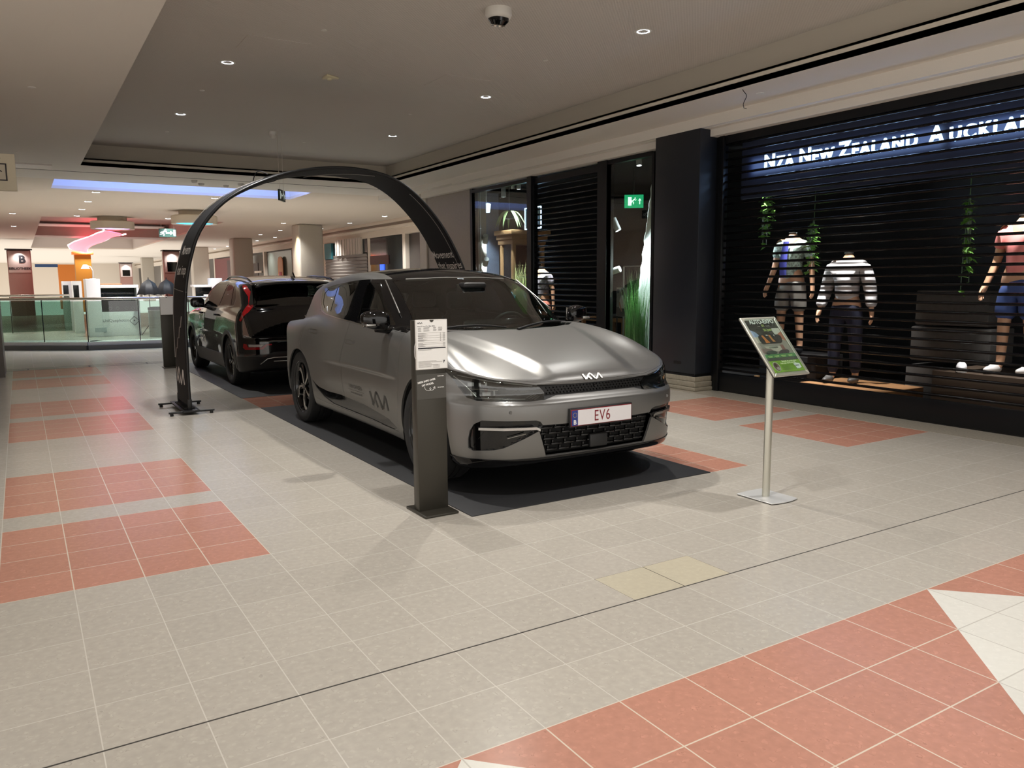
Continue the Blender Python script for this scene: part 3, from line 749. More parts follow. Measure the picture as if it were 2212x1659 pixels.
# ---------------------------------------------------------------- the black car behind: here y runs from the tail forward
def niro_F(w, y, z):
    a = np.abs(w)
    Wl = pl(y, [(0, .885), (.4, .905), (.86, .915), (1.6, .902), (2.6, .905), (3.55, .915), (4.0, .905), (4.42, .86)])
    tz = pl(z, [(.14, .07), (.25, .03), (.4, .008), (.6, 0), (.78, .006), (.92, .02), (1.02, .045), (1.10, .085), (1.2, .16)])
    tz = tz + .014*gauss(z, .44, .10)*sstep(y, 1.3, 1.7)*(1-sstep(y, 2.8, 3.1))
    side = a - (Wl - tz)
    fz = pl(z, [(.14, .10), (.26, .06), (.36, .03), (.48, .0), (.62, .0), (.72, .03), (.85, .075), (1.0, .10), (1.12, .13), (1.3, .2)])
    rear = (.30*(a/.91)**6 + fz + .03*(a/.9)**2) - y
    front = y - (4.42 - .5*(a/.91)**4.5 - .04*np.abs(z-.55)/.3)
    Zc = pl(y, [(-.1, 1.10), (.15, 1.115), (.6, 1.13), (1.5, 1.10), (2.6, 1.07), (3.3, 1.05), (3.7, 1.01), (4.1, .94), (4.4, .84), (4.6, .7)])
    top = z - (Zc - .04*(a/.9)**2.2)
    B = smax(smax(side, top, .09), smax(front, rear, .02), .05)
    B = smax(B, pl(y, [(0, .28), (.3, .22), (.9, .19), (4.42, .20)]) - z, .03)
    Zr = pl(y - .07*(a/.7)**2*(1-sstep(y, .6, 1.4)) + .22*(a/.75)**2.2*sstep(y, 2.0, 3.2), [(0, 1.0), (.10, 1.09), (.2, 1.2), (.34, 1.345), (.44, 1.425), (.56, 1.465), (.8, 1.487), (1.2, 1.512), (1.7, 1.525), (2.2, 1.51), (2.55, 1.455), (2.9, 1.32), (3.2, 1.18), (3.5, 1.06), (3.7, .98)])
    Zr = Zr - .05*(a/.6)**2.4
    roof = (z - Zr)/np.sqrt(1+.9*(1-sstep(y, .4, .55))+.3*sstep(y, 2.4, 2.7))
    Wb = pl(y, [(.0, .80), (.4, .83), (1.0, .858), (2.4, .865), (3.1, .83), (3.6, .78)])
    tum = pl(z, [(.9, -.02), (1.05, 0), (1.2, .055), (1.32, .105), (1.42, .155), (1.55, .24)])*(1-.42*(1-sstep(y, .5, 1.7)))
    G = smax(smax(roof, (a - (Wb - tum))*.94, .05), .7-z, .02)
    return smin(B, G, .03)
def build_niro():
    car = thing('car', 'glossy black hatchback seen from behind on the far black mat, red boomerang tail light', 'car', (3.33, 10.59, .006))
    CAR['F'] = niro_F
    bm = surface_nets(niro_F, (-.98, -.1, .12), (.98, 4.55, 1.6), .022); bvh = BVHTree.FromBMesh(bm)
    L = lambda c: c.x < 0
    Rr = lambda c: c.x > 0
    wz = .34
    # rear glass
    rw = rounded([(-.60, .40, 1.375), (.60, .40, 1.375), (.695, .15, 1.145), (.66, .12, 1.115), (-.66, .12, 1.115), (-.695, .15, 1.145)], .03)
    part_bm('rear_window', shrink(carve(bm, rw, (0, -.75, .66), lambda c: c.y < .8 and c.z > 1.0, .2), .002), glass_mat('tinted_glass', (70, 78, 76), .3), car, 0)
    dloP = rounded(sidepts([(.72, 1.10), (.66, 1.20), (.80, 1.395), (1.25, 1.425), (1.9, 1.435), (2.32, 1.425), (2.75, 1.27), (3.17, 1.085), (2.4, 1.062), (1.6, 1.068)]), [.05]*10)
    g1 = rounded(sidepts([(1.66, 1.092), (1.60, 1.405), (2.28, 1.400), (2.68, 1.26), (2.98, 1.112), (2.5, 1.088)]), .03)
    g2 = rounded(sidepts([(.90, 1.108), (1.00, 1.375), (1.25, 1.398), (1.50, 1.404), (1.57, 1.096)]), .03)
    g3 = rounded(sidepts([(.75, 1.118), (.71, 1.20), (.83, 1.355), (.93, 1.372), (.85, 1.112)]), .02)
    tl = [(-.83, .50, 1.41), (-.775, .42, 1.385), (-.705, .27, 1.245), (-.700, .18, 1.13), (-.77, .19, 1.03), (-.868, .27, .905), (-.882, .29, .925), (-.835, .22, 1.06), (-.775, .24, 1.14), (-.775, .30, 1.24), (-.82, .44, 1.36)]
    for s, kp in ((-1, L), (1, Rr)):
        band = carve(bm, dloP, (s, 0, 0), lambda c: kp(c) and c.z > .95, .04)
        gs = [carve(band, g, (s, 0, 0), None, .04) for g in (g1, g2, g3)]
        part_bm('window_surround', band, M_BLACKG, car, .015, M_INNER)
        for g, m in zip(gs, (M_CARGLASS, M_CARGLASS, M_PRIV)): part_bm('side_window', offset(g, -.003), m, car, 0)
        vs, fs = ribbon(bvh, [(s*.9, y, z) for y, z in [(.62, 1.21), (.68, 1.10), (1.6, 1.060), (2.4, 1.053), (3.0, 1.066)]], (s, 0, 0), .008, .002)
        MB().add(vs, fs).build('belt_strip', M_STEEL, car)
        P = tl if s < 0 else mirx(tl)
        pc = carve(bm, P, (s*.62, -.75, .1), lambda c: kp(c) and c.y < .8, .0)
        part_bm('tail_light', offset(pc, .006), M_REDL, car, .014)
        # bumper lamp unit: clear lamp in a red surround
        fl = [(-.88, .10, .612), (-.84, .08, .605), (-.83, .06, .565), (-.66, .03, .565), (-.60, .02, .605), (-.52, .02, .61), (-.52, .02, .592), (-.585, .02, .585), (-.645, .03, .535), (-.86, .09, .530), (-.885, .11, .56)]
        P = fl if s < 0 else mirx(fl)
        part_bm('bumper_lamp', offset(carve(bm, P, (s*.3, -.95, 0), lambda c: kp(c) and c.y < .4, .0), .004), M_REDL, car, .012)
        cl_ = [(-.825, .06, .602), (-.62, .02, .602), (-.665, .03, .57), (-.825, .05, .57)]
        P = cl_ if s < 0 else mirx(cl_)
        part_bm('reversing_lamp', carve(bm, P, (s*.3, -.95, 0), lambda c: kp(c) and c.y < .4, .0), mat('clear_lamp', (190, 185, 182), .2), car, .01)
        # wheel openings and their satin cladding
        for lc in (.86, 3.58):
            carve(bm, arch_poly(lc, wz, .368, .05), (s, 0, 0), lambda c: c.x*s > .5 and c.z < .85, .02).free()
            out = arch_poly(lc, wz, .425, .26)
            part_bm('arch_cladding', offset(carve(bm, out, (s, 0, 0), lambda c: c.x*s > .6 and c.z < .85, .02), .008), M_BLACKS, car, .012)
        si = sidepts([(1.27, .40), (3.18, .40), (3.20, .15), (1.25, .15)])
        part_bm('sill_cladding', offset(carve(bm, si, (s, 0, 0), kp, .0), .008), M_BLACKS, car, .012)
        for y in (1.62, 2.72):
            h = bvh.ray_cast(Vector((s*1.2, y+.02, .955)), Vector((-s, 0, 0))); x = abs(h[0].x)
            hd = thing('door_handle', None, None); hd.parent = car; hd.location = (s*x, y, .955)
            MB().tube([(s*.002, -.10, 0), (s*.028, -.075, .002), (s*.034, 0, .004), (s*.028, .075, .002), (s*.002, .10, 0)], [.012, .014, .015, .014, .012], 10).build('handle_grip', M_BLACKG, hd, 60)
        dk = M_BLACKM
        for nm, P in (('front_door', [(3.12, 1.05), (3.14, .70), (3.08, .412), (2.02, .412), (1.86, .60), (1.80, 1.058)]), ('rear_door', [(1.79, 1.058), (1.85, .60), (1.99, .412), (1.32, .412), (1.20, .58), (1.00, .745), (.86, .80), (.80, .95), (.78, 1.085)])):
            d = part_bm(nm, shrink(carve(bm, sidepts(P), (s, 0, 0), lambda c: kp(c) and c.z < 1.2, .04), .002), M_PAINTB, car, .014, M_BLACKM)
            if nm == 'front_door' and s < 0: door = d
    gt = rounded([(-.63, .1, 1.10), (.63, .1, 1.10), (.60, .05, .86), (.56, .0, .70), (-.56, .0, .70), (-.60, .05, .86)], .05)
    part_bm('tailgate', shrink(carve(bm, gt, (0, -1, .1), lambda c: c.y < .5, .1), .002), M_PAINTB, car, .014, M_BLACKM)
    bp = [(-1, 0, .435), (-.62, 0, .435), (-.50, 0, .50), (.50, 0, .50), (.62, 0, .435), (1, 0, .435), (1, 0, .1), (-1, 0, .1)]
    part_bm('rear_bumper_cladding', offset(carve(bm, bp, (0, -1, 0), lambda c: c.y < .45, -.4), .004), M_BLACKS, car, .012)
    part_bm('body', bm, M_PAINTB, car, .016, M_BLACKM)
    def onrear(x, z, o=.006):
        h = bvh.ray_cast(Vector((x, -1, z)), Vector((0, 1, 0))); return h[0]+h[1]*o
    MB().tube([onrear(-.66+.02*0, .335), onrear(-.58, .41), onrear(-.50, .425), onrear(-.25, .425), onrear(0, .425), onrear(.25, .425), onrear(.50, .425), onrear(.58, .41), onrear(.66, .335)], .011, 8).build('bright_bumper_trim', M_STEEL, car, 60)
    MB().tube([onrear(x, .372) for x in (-.50, -.25, 0, .25, .50)], .009, 8).build('bright_bumper_trim', M_STEEL, car, 60)
    MB().bbox((-.26, onrear(0, .60).y-.012, .55), (.26, onrear(0, .60).y+.01, .66), .006).build('number_plate', mat('dark_plate', (24, 24, 26), .3), car, 40)
    p = onrear(-.50, .80, .002); put_text('badge_lettering', 'NIRO', .042, frame_M(p, (1, 0, 0), (0, .15, 1)), M_CHROME, car, .003, sx=1.7)
    em = MB(); p = onrear(0, .955, .002); emblem(em, frame_M(p, (1, 0, 0), (0, .3, 1)), .17, .004, .8); em.build('emblem', M_CHROME, car)
    # spoiler, antenna, rails
    def spf(u, v):
        a = -1+2*u; x = .675*a; y = .46-v*(.26-.06*abs(a)**3); return (x, y, 1.452-.045*a*a-.025*v-.01*v*v)
    o = MB().grid(spf, 24, 5).build('rear_spoiler', M_PAINTB, car, 60); md = o.modifiers.new('t', 'SOLIDIFY'); md.thickness = .022; md.offset = 0
    for s in (-1, 1):
        o = MB().add([(s*.625, .30, 1.40), (s*.70, .22, 1.385), (s*.735, .28, 1.12), (s*.70, .16, 1.13)], [(0, 1, 2, 3)]).build('spoiler_side_fin', M_BLACKG, car); md = o.modifiers.new('t', 'SOLIDIFY'); md.thickness = .012
    mb = MB(); fin = [(-.10, 0), (.06, .0), (.10, .012), (.02, .075), (-.005, .078)]
    mb.prism([(y, z) for y, z in fin], .022, frame_M((-.011, .70, 1.483), (0, 1, 0), (0, 0, 1))); o = mb.build('antenna_fin', M_BLACKG, car); mod_bevel(o, .006, 2)
    for s in (-1, 1):
        pts = []
        for y in np.linspace(.62, 2.15, 14):
            h = bvh.ray_cast(Vector((s*.60, y, 2)), Vector((0, 0, -1))); t = (y-.62)/1.53
            pts.append(h[0]+Vector((0, 0, .004+.030*min(1, 7*min(t, 1-t)))))
        MB().tube(pts, [.014]+[.016]*12+[.014], 8).build('roof_rail', M_BLACKG, car, 60)
    for lc in (.86, 3.58):
        liner(car, lc, wz, .375, .88, .54)
        for s in (-1, 1): make_wheel(car, s*.785, lc, .338, .215, .235, 'five', s, M_GUNM)
    MB().box((-.68, .35, .2), (.68, 4.1, .28)).build('underbody', M_BLACKM, car)
    for s in (-1, 1):
        mi = thing('door_mirror', None, None); mi.parent = car; mi.location = (s*.955, 2.66, 1.115)
        bmm = bmesh.new(); bmesh.ops.create_uvsphere(bmm, u_segments=24, v_segments=14, radius=1)
        for v in bmm.verts:
            x, y, z = v.co; sq = lambda t: math.copysign(abs(t)**.65, t)
            v.co = (sq(x)*.105, sq(y)*.075*(1 if y > 0 else .45), sq(z)*.078)
        MB().bm(bmm).build('mirror_cap', M_BLACKG, mi, 70)
        MB().bbox((-.085, -.042, -.055), (.085, -.032, .055), .012).build('mirror_glass', M_BLACKG, mi, 40)  # gloss black, not mirror metal: the dark reflection is put into the colour
        MB().tube([(-s*.16, .02, -.055), (-s*.09, .01, -.06), (0, 0, -.05)], [.026, .022, .02], 10).build('mirror_arm', M_BLACKG, mi, 60)
    s1 = seat(car, -.36, 1.15, .48, .46); s2 = seat(car, .36, 1.15, .48, .46); s3 = seat(car, -.36, 2.05, .46); s4 = seat(car, .36, 2.05, .46)
    for s_ in (s1, s2, s3, s4): s_.rotation_euler = (0, 0, PI)
    def on_door(me, y0, z0, nm):
        for v in me.vertices:
            y = y0-v.co.x; z = z0+v.co.y; h = bvh.ray_cast(Vector((-1.3, y, z)), Vector((1, 0, 0))); v.co = ((h[0].x if h[0] else -.9)-.002, y, z)
        put(nm, me, M_WHITEP, door)
    mb = MB(); emblem(mb, Matrix.Identity(4), .42, .0, .8); on_door(mb.mesh('e'), 2.72, .90, 'door_emblem')
    on_door(text_mesh('DE', .17, bold=.004), 2.60, .72, 'door_lettering'); on_door(text_mesh('NIRO', .17, bold=.004), 2.66, .55, 'door_lettering')
    return car
NIRO = build_niro()
# ================================================================ the hall: floor, ceilings, walls
def tile_mat(name, base, grout, gw, var=0.06, spk=0.22, rough=0.235, warm=None, dark=0.80):
    """terrazzo tiles with joints; joints and chips sit in the material, coordinates are metres on the floor"""
    m = bpy.data.materials.new(name); m.use_nodes = True; nt = m.node_tree; L = nt.links; b = nt.nodes['Principled BSDF']
    tc = N(nt, 'ShaderNodeTexCoord'); sx = N(nt, 'ShaderNodeSeparateXYZ'); L.new(tc.outputs['Object'], sx.inputs[0])
    def M(op, a, c=None, d=None):
        n = N(nt, 'ShaderNodeMath', operation=op)
        for i, v in enumerate((a, c, d)):
            if v is None: continue
            if isinstance(v, (int, float)): n.inputs[i].default_value = v
            else: L.new(v, n.inputs[i])
        return n.outputs[0]
    ux = M('DIVIDE', M('SUBTRACT', sx.outputs[0], 1.030), .305)
    y = sx.outputs[1]; near = M('LESS_THAN', y, 2.59)
    uy = M('DIVIDE', M('SUBTRACT', y, 2.59), M('ADD', .3035, M('MULTIPLY', near, .009)))
    def line(u, w): f = M('FRACT', u); return M('LESS_THAN', M('MINIMUM', f, M('SUBTRACT', 1.0, f)), w)
    g = M('MAXIMUM', line(ux, gw/.305/2), line(uy, gw/.305/2))
    cell = N(nt, 'ShaderNodeCombineXYZ'); L.new(M('FLOOR', ux), cell.inputs[0]); L.new(M('FLOOR', uy), cell.inputs[1])
    wn = N(nt, 'ShaderNodeTexWhiteNoise'); L.new(cell.outputs[0], wn.inputs[0])
    no = N(nt, 'ShaderNodeTexNoise'); no.inputs['Scale'].default_value = 32; no.inputs['Detail'].default_value = 2; L.new(tc.outputs['Object'], no.inputs['Vector'])
    vo = N(nt, 'ShaderNodeTexVoronoi'); vo.inputs['Scale'].default_value = 44; vo.feature = 'F1'; L.new(tc.outputs['Object'], vo.inputs['Vector'])
    vb = N(nt, 'ShaderNodeTexVoronoi'); vb.inputs['Scale'].default_value = 26; dv = N(nt, 'ShaderNodeVectorMath', operation='MULTIPLY_ADD'); L.new(no.outputs['Color'], dv.inputs[0]); dv.inputs[1].default_value = (.045, .045, 0); L.new(tc.outputs['Object'], dv.inputs[2]); L.new(dv.outputs[0], vb.inputs['Vector'])
    big = M('LESS_THAN', vb.outputs['Distance'], .22)
    chip = M('MULTIPLY', M('LESS_THAN', vo.outputs['Distance'], .28), M('GREATER_THAN', no.outputs['Fac'], .52))
    ring = M('MULTIPLY', M('LESS_THAN', M('ABSOLUTE', M('SUBTRACT', vb.outputs['Distance'], .30)), .022), M('GREATER_THAN', no.outputs['Fac'], .57))
    v = M('ADD', 1-var/2, M('MULTIPLY', wn.outputs['Value'], var))
    v = M('ADD', v, M('MULTIPLY', M('SUBTRACT', no.outputs['Fac'], .5), spk*1.2))
    v = M('ADD', v, M('MULTIPLY', chip, spk*.25)); v = M('ADD', v, M('MULTIPLY', big, spk*.36)); v = M('SUBTRACT', v, M('MULTIPLY', ring, spk*.8))
    c = srgb(*base); mul = N(nt, 'ShaderNodeVectorMath', operation='SCALE'); mul.inputs[0].default_value = c[:3]; L.new(v, mul.inputs['Scale'])
    mx = N(nt, 'ShaderNodeMixRGB'); L.new(g, mx.inputs[0]); L.new(mul.outputs[0], mx.inputs[1]); mx.inputs[2].default_value = srgb(*grout)
    L.new(mx.outputs[0], b.inputs['Base Color'])
    b.inputs['Roughness'].default_value = rough
    b.inputs['Specular IOR Level'].default_value = .55
    return m
T_GREY = tile_mat('grey_terrazzo', (175, 169, 159), (198, 193, 184), .004)
T_PINK = tile_mat('pink_terrazzo', (180, 130, 112), (206, 192, 174), .0055, spk=.26)
T_WHITE = tile_mat('white_terrazzo', (214, 212, 204), (186, 182, 174), .005, spk=.10)
T_NEW = tile_mat('pale_terrazzo', (186, 178, 158), (60, 58, 54), .004, spk=.12)
T_DARK = mat('joint_dark', (52, 48, 44), .8)
def build_floor():
    X = lambda j: 1.030+.305*j
    Y = lambda k: 2.59+(.3035 if k >= 0 else .3125)*k
    mb = MB()
    def region(j, k):
        if -4 <= j < 0 and any(a <= k < c for a, c in ((5, 9), (10, 14), (19, 23), (24, 28), (33, 37), (38, 42))): return 1
        if 4 <= j < 12 and any(a <= k < c for a, c in ((5, 9), (19, 28))): return 1
        if 16 <= j < 20 and any(a <= k < c for a, c in ((5, 9), (10, 14), (19, 23), (24, 28))): return 1
        if 4 <= j < 6 and k == 0: return 3
        if k < -2: return 2
        return 0
    for j in range(-34, 60):
        for k in range(-26, 130):
            x0, x1, y0, y1 = X(j), X(j+1), Y(k), Y(k+1)
            if k < 0 or True:
                r = region(j, k)
            if r == 2:      # foreground star pattern: half tiles along its diagonals
                d = -2-k      # 1 for the first row
                p = (j+.5) % 8; q = min(p, 8-p)      # tiles from the nearest star point
                right = ((j+.5) % 8) < 4
                if q < d-.75: mb.cm = 2; mb.quad((x0, y0, 0), (x1, y0, 0), (x1, y1, 0), (x0, y1, 0))
                elif q > d: mb.cm = 1; mb.quad((x0, y0, 0), (x1, y0, 0), (x1, y1, 0), (x0, y1, 0))
                elif right:
                    mb.cm = 2; mb.add([(x0, y0, 0), (x1, y0, 0), (x0, y1, 0)], [(0, 1, 2)]); mb.cm = 1; mb.add([(x1, y0, 0), (x1, y1, 0), (x0, y1, 0)], [(0, 1, 2)])
                else:
                    mb.cm = 2; mb.add([(x0, y0, 0), (x1, y0, 0), (x1, y1, 0)], [(0, 1, 2)]); mb.cm = 1; mb.add([(x0, y0, 0), (x1, y1, 0), (x0, y1, 0)], [(0, 1, 2)])
                continue
            mb.cm = r; mb.quad((x0, y0, 0), (x1, y0, 0), (x1, y1, 0), (x0, y1, 0))
    me = mb.mesh('floor'); me.polygons.foreach_set('material_index', mb.mi)
    bm = bmesh.new(); bm.from_mesh(me); bmesh.ops.remove_doubles(bm, verts=bm.verts[:], dist=1e-4); bm.to_mesh(me); bm.free()
    struct(put('floor', me, [T_GREY, T_PINK, T_WHITE, T_NEW]))
    j1 = MB(); j1.box((-9, 2.588, -.003), (19, 2.595, .0006))
    struct(j1.build('trim_1', T_DARK))
    m2 = MB(); m2.box((-9, 15.36, -.003), (7.4, 15.40, .0008)); m2.box((-9, 15.62, -.003), (7.4, 15.65, .0008))
    for i in range(9): m2.box((-.9+i*.915, 15.36, -.003), (-.875+i*.915, 15.65, .0008))
    struct(m2.build('trim_2', T_DARK))
    m3 = MB()
    m3.box((7.135, -6, -.02), (7.62, 14, .0012)); struct(m3.build('trim_3', speckle(mat('threshold_stone', (176, 168, 154), .16), 50, .2, .8)))
build_floor()
M_CEIL = speckle(mat('ceiling_plaster', (228, 222, 213), .85), 120, .25, .97)
M_CEILR = mat('ceiling_ribbed', (206, 200, 193), .85)
ns, ls, b_ = nodes_of(M_CEILR); nt = M_CEILR.node_tree
tc = N(nt, 'ShaderNodeTexCoord'); sx = N(nt, 'ShaderNodeSeparateXYZ'); ls.new(tc.outputs['Object'], sx.inputs[0])
def _holes(ax):
    m1 = N(nt, 'ShaderNodeMath', operation='MULTIPLY'); m1.inputs[1].default_value = 2*PI/.034; ls.new(sx.outputs[ax], m1.inputs[0])
    s1 = N(nt, 'ShaderNodeMath', operation='SINE'); ls.new(m1.outputs[0], s1.inputs[0]); return s1.outputs[0]
mm = N(nt, 'ShaderNodeMath', operation='MULTIPLY'); ls.new(_holes(0), mm.inputs[0]); ls.new(_holes(1), mm.inputs[1])
bp = N(nt, 'ShaderNodeBump'); bp.inputs['Strength'].default_value = .35; bp.inputs['Distance'].default_value = .004
ls.new(mm.outputs[0], bp.inputs['Height']); ls.new(bp.outputs[0], b_.inputs['Normal'])
rp = N(nt, 'ShaderNodeMapRange'); rp.inputs[1].default_value = -1; rp.inputs[2].default_value = 1; rp.inputs[3].default_value = .90; rp.inputs[4].default_value = 1.04
ls.new(mm.outputs[0], rp.inputs[0]); vm = N(nt, 'ShaderNodeVectorMath', operation='SCALE'); vm.inputs[0].default_value = srgb(206, 200, 193)[:3]
ls.new(rp.outputs[0], vm.inputs['Scale']); ls.new(vm.outputs[0], b_.inputs['Base Color'])
M_SOFF = mat('soffit_paint', (212, 204, 190), .8)
Z1, Z2 = 3.40, 3.78
CX0, CX1, CY1 = 1.03, 6.52, 15.4
def hall_ceiling():
    up = MB(); up.quad((CX0-.2, -8, Z2), (CX1+.25, -8, Z2), (CX1+.25, CY1+.25, Z2), (CX0-.2, CY1+.25, Z2)); struct(up.build('ceiling', M_CEILR))
    lo = MB()   # low ceiling around the raised field
    lo.box((-9, -8, Z1), (CX0, 17.6, Z1+.06)); lo.box((CX1, -8, Z1), (7.30, 17.6, Z1+.06)); lo.box((CX0, CY1, Z1), (CX1, 17.6, Z1+.06))
    struct(lo.build('ceiling_low', M_CEIL)).name = 'ceiling'
    lip = MB()
    lip.box((CX1, -8, Z1+.001), (CX1+.012, CY1, Z1+.125)); lip.box((CX0, CY1, Z1+.001), (CX1, CY1+.012, Z1+.125)); lip.box((CX0-.012, -8, Z1+.001), (CX0, CY1, Z1+.125))
    struct(lip.build('trim_4', M_SOFF))
    cv = MB()
    cv.box((CX1+.10, -8, Z1+.06), (CX1+.14, CY1+.2, Z2)); cv.box((CX0-.2, CY1+.16, Z1+.06), (CX1+.2, CY1+.20, Z2)); cv.box((CX0-.18, -8, Z1+.06), (CX0-.14, CY1+.2, Z2))
    cv.box((CX1, -8, Z1+.10), (CX1+.12, CY1, Z1+.125)); cv.box((CX0, CY1, Z1+.10), (CX1, CY1+.18, Z1+.125)); cv.box((CX0-.16, -8, Z1+.1), (CX0, CY1, Z1+.125))
    struct(cv.build('trim_5', mat('cove_paint', (196, 188, 174), .85)))
    # stepped cornice over the shop fronts
    co = MB(); co.box((7.27, -8, 3.275), (7.34, 13.9, Z1+.05)); co.box((7.34, -8, 3.27), (7.46, 13.9, 3.30)); co.box((7.44, -8, 3.185), (7.50, 15.65, 3.30)); co.box((7.50, -8, 3.185), (7.66, 15.65, 3.20)); co.box((7.27, 13.9, 3.30), (9, 17.6, Z1+.05))
    struct(co.build('trim_6', M_CEIL))
    gr = MB(); gr.box((-6, 16.28, Z1-.002), (7.2, 16.32, Z1+.01)); struct(gr.build('trim_7', mat('groove_dark', (70, 64, 58), .9)))
hall_ceiling()
M_STONE = speckle(mat('wall_stone', (150, 141, 131), .35), 30, .25, .9)
M_STONEP = speckle(mat('pillar_stone', (186, 179, 166), .3), 40, .2, .92)
def walls():
    w = MB(); w.box((-1.7, 7.5, 0), (-1.5, 14.2, Z1)); struct(w.build('wall_left', M_STONEP))
    # stone wall past the shop
    w = MB(); w.box((7.56, 13.68, 0), (7.9, 15.62, 3.2)); struct(w.build('wall_right', M_STONE))
    w = MB(); w.box((7.53, 15.62, 0), (7.86, 15.95, 3.4)); w.box((7.44, 15.55, 0), (7.56, 16.0, .2)); struct(w.build('wall_right', M_STONEP))
    w = MB(); w.box((7.86, 15.9, 0), (8.9, 16.2, 3.4)); struct(w.build('wall_right', M_STONE))
    w = MB(); w.box((8.6, 16.2, 0), (8.9, 17.6, 3.4)); struct(w.build('wall_right', M_STONE))
walls()
MB().box((-.9, 14.4, 0), (-.28, 15.6, 2.46)).build('wall_left', speckle(mat('brown_stone', (92, 84, 76), .35), 30, .2, .85)); bpy.data.objects['wall_left.001']['kind'] = 'structure'
# ---------------------------------------------------------------- recessed downlights, covers, detectors
M_LAMP = mat('lamp_glow', (255, 250, 240), .4, emit=(235, 244, 255), es=14)
M_LAMPW = mat('lamp_glow_warm', (255, 240, 215), .4, emit=(255, 246, 228), es=9)
M_TRIM = mat('lamp_trim', (220, 216, 208), .4)
def downlight(x, y, z, label, watt, col=NEUT, r=.062, group='recessed downlights in the raised ceiling', glow=None, ang=110, cast=True):
    t = thing('ceiling_downlight', label, 'ceiling light', (x, y, z), 0, group)
    MB().lathe([(r, .012), (r, -.003), (r+.018, -.005), (r+.022, .0)], 32).build('trim_ring', M_TRIM, t, 40)
    MB().lathe([(0, .002), (r*.6, .001), (r, -.001)], 32).build('diffuser', glow or M_LAMP, t, 40)
    if cast: spot((0, 0, -.012), watt, col, ang, 1.0, .05, parent=t)
    return t
for x, y, lab in ((5.25, 6.05, 'round recessed downlight over the grey car bonnet, in the right-hand row, nearest the shop shutter'), (5.30, 9.15, 'round recessed downlight in the right-hand row above the arch'), (5.36, 12.30, 'round recessed downlight in the right-hand row, farthest, above the black car'), (2.09, 9.15, 'round recessed downlight in the left-hand row beside a ceiling hatch'), (2.11, 12.20, 'round recessed downlight in the left-hand row, farther one, left of the arch top')):
    downlight(x, y, Z2, lab, K_HALL)
for x, y in ((2.09, 6.05), (2.09, 3.0), (5.25, 3.0), (2.09, -.1), (5.25, -.1), (2.09, -3.2), (5.25, -3.2)):
    spot((x, y, Z2-.02), K_HALL, NEUT, 110, 1.0, .05)
for y in (2.5, 6.5, -2): spot((-.7, y, Z1-.02), K_HALL*.45, NEUT, 150, 1.0, .05)
sl = thing('ceiling_spot_lamp', 'large swivelling spot lamp with black ring hanging from the ceiling', 'ceiling light', (3.74, 6.22, Z2))
MB().lathe([(0, 0), (.115, 0), (.118, -.05), (.105, -.075), (.085, -.085)], 36).build('lamp_housing', M_TRIM, sl, 40)
tilt = Matrix.Translation((0, 0, -.075))@Matrix.Rotation(math.radians(14), 4, 'X')
MB().lathe([(.09, .01), (.092, -.02), (.062, -.055), (.058, -.05)], 36, tilt).build('swivel_ring', M_BLACKG, sl, 40)
MB().lathe([(.062, -.054), (.066, -.060), (.058, -.064), (.050, -.05)], 36, tilt).build('chrome_bezel', M_CHROME, sl, 40)
MB().lathe([(0, -.045), (.03, -.044), (.036, -.040)], 28, tilt).build('lamp_reflector', M_LAMPW, sl, 40)
spot((0, 0, -.15), K_HALL*1.15, WARM, 120, .9, .04, parent=sl)
for x, y, z, r, lab in ((2.62, 7.55, Z2, .028, 'small round cover plate in the ribbed ceiling, left of the spot lamp'), (.42, 5.9, Z1, .036, 'small round cover plate in the low left ceiling, nearest the front'), (.26, 9.6, Z1, .034, 'small round cover plate in the low left ceiling, middle one'), (.14, 14.3, Z1, .034, 'small round cover plate in the low left ceiling, farthest, above the white light panel'), (5.0, 7.35, Z2, .026, 'small round cover plate in the ribbed ceiling between the two right downlights'), (2.10, 10.6, Z2, .028, 'small round cover plate in the ribbed ceiling left of the triangular detector'), (4.9, 10.6, Z2, .028, 'small round cover plate in the ribbed ceiling right of the arch top'), (4.3, 13.6, Z2, .03, 'small round cover plate near the far end of the ribbed ceiling'), (2.15, 13.7, Z2, .03, 'small round cover plate at the far left of the ribbed ceiling'), (6.95, 9.3, Z1, .03, 'round cover plate in the low ceiling over the dark pillar'), (6.9, 6.05, Z1, .04, 'oval-looking round cover in the low ceiling right of the loose wire')):
    MB().lathe([(0, -.006), (r, -.005), (r+.003, 0)], 24).build('cover_plate', M_TRIM, None, 40).location = (x, y, z)
    tag(bpy.context.scene.objects[-1] if False else [o for o in COL.objects if o.name.startswith('cover_plate')][-1], lab, 'ceiling cover', 'round cover plates on the ceilings')
tg = MB(); tri = [(.115*math.cos(a), .115*math.sin(a)) for a in (math.radians(90+yaw*0-32+180+120*k) for k in range(3))]
tg.prism([(p[0], p[1]) for p in tri], -.025); tg.lathe([(.03, -.025), (.028, -.045), (0, -.048)], 20)
o = tg.build('smoke_detector', mat('ivory_plastic', (224, 214, 180), .5), None, 30); o.location = (3.22, 9.15, Z2); mod_bevel(o, .008); tag(o, 'ivory triangular detector on the ribbed ceiling', 'detector')
dm = thing('dome_camera', 'small white dome camera on a ceiling bracket before the arch', 'camera', (3.58, 12.9, Z2))
MB().lathe([(0, 0), (.055, 0), (.055, -.03), (.04, -.05)], 24).build('camera_base', M_WHITE, dm, 40); MB().lathe([(.05, -.045), (.048, -.07), (.03, -.095), (0, -.10)], 24).build('camera_dome', M_TRIM, dm, 50)
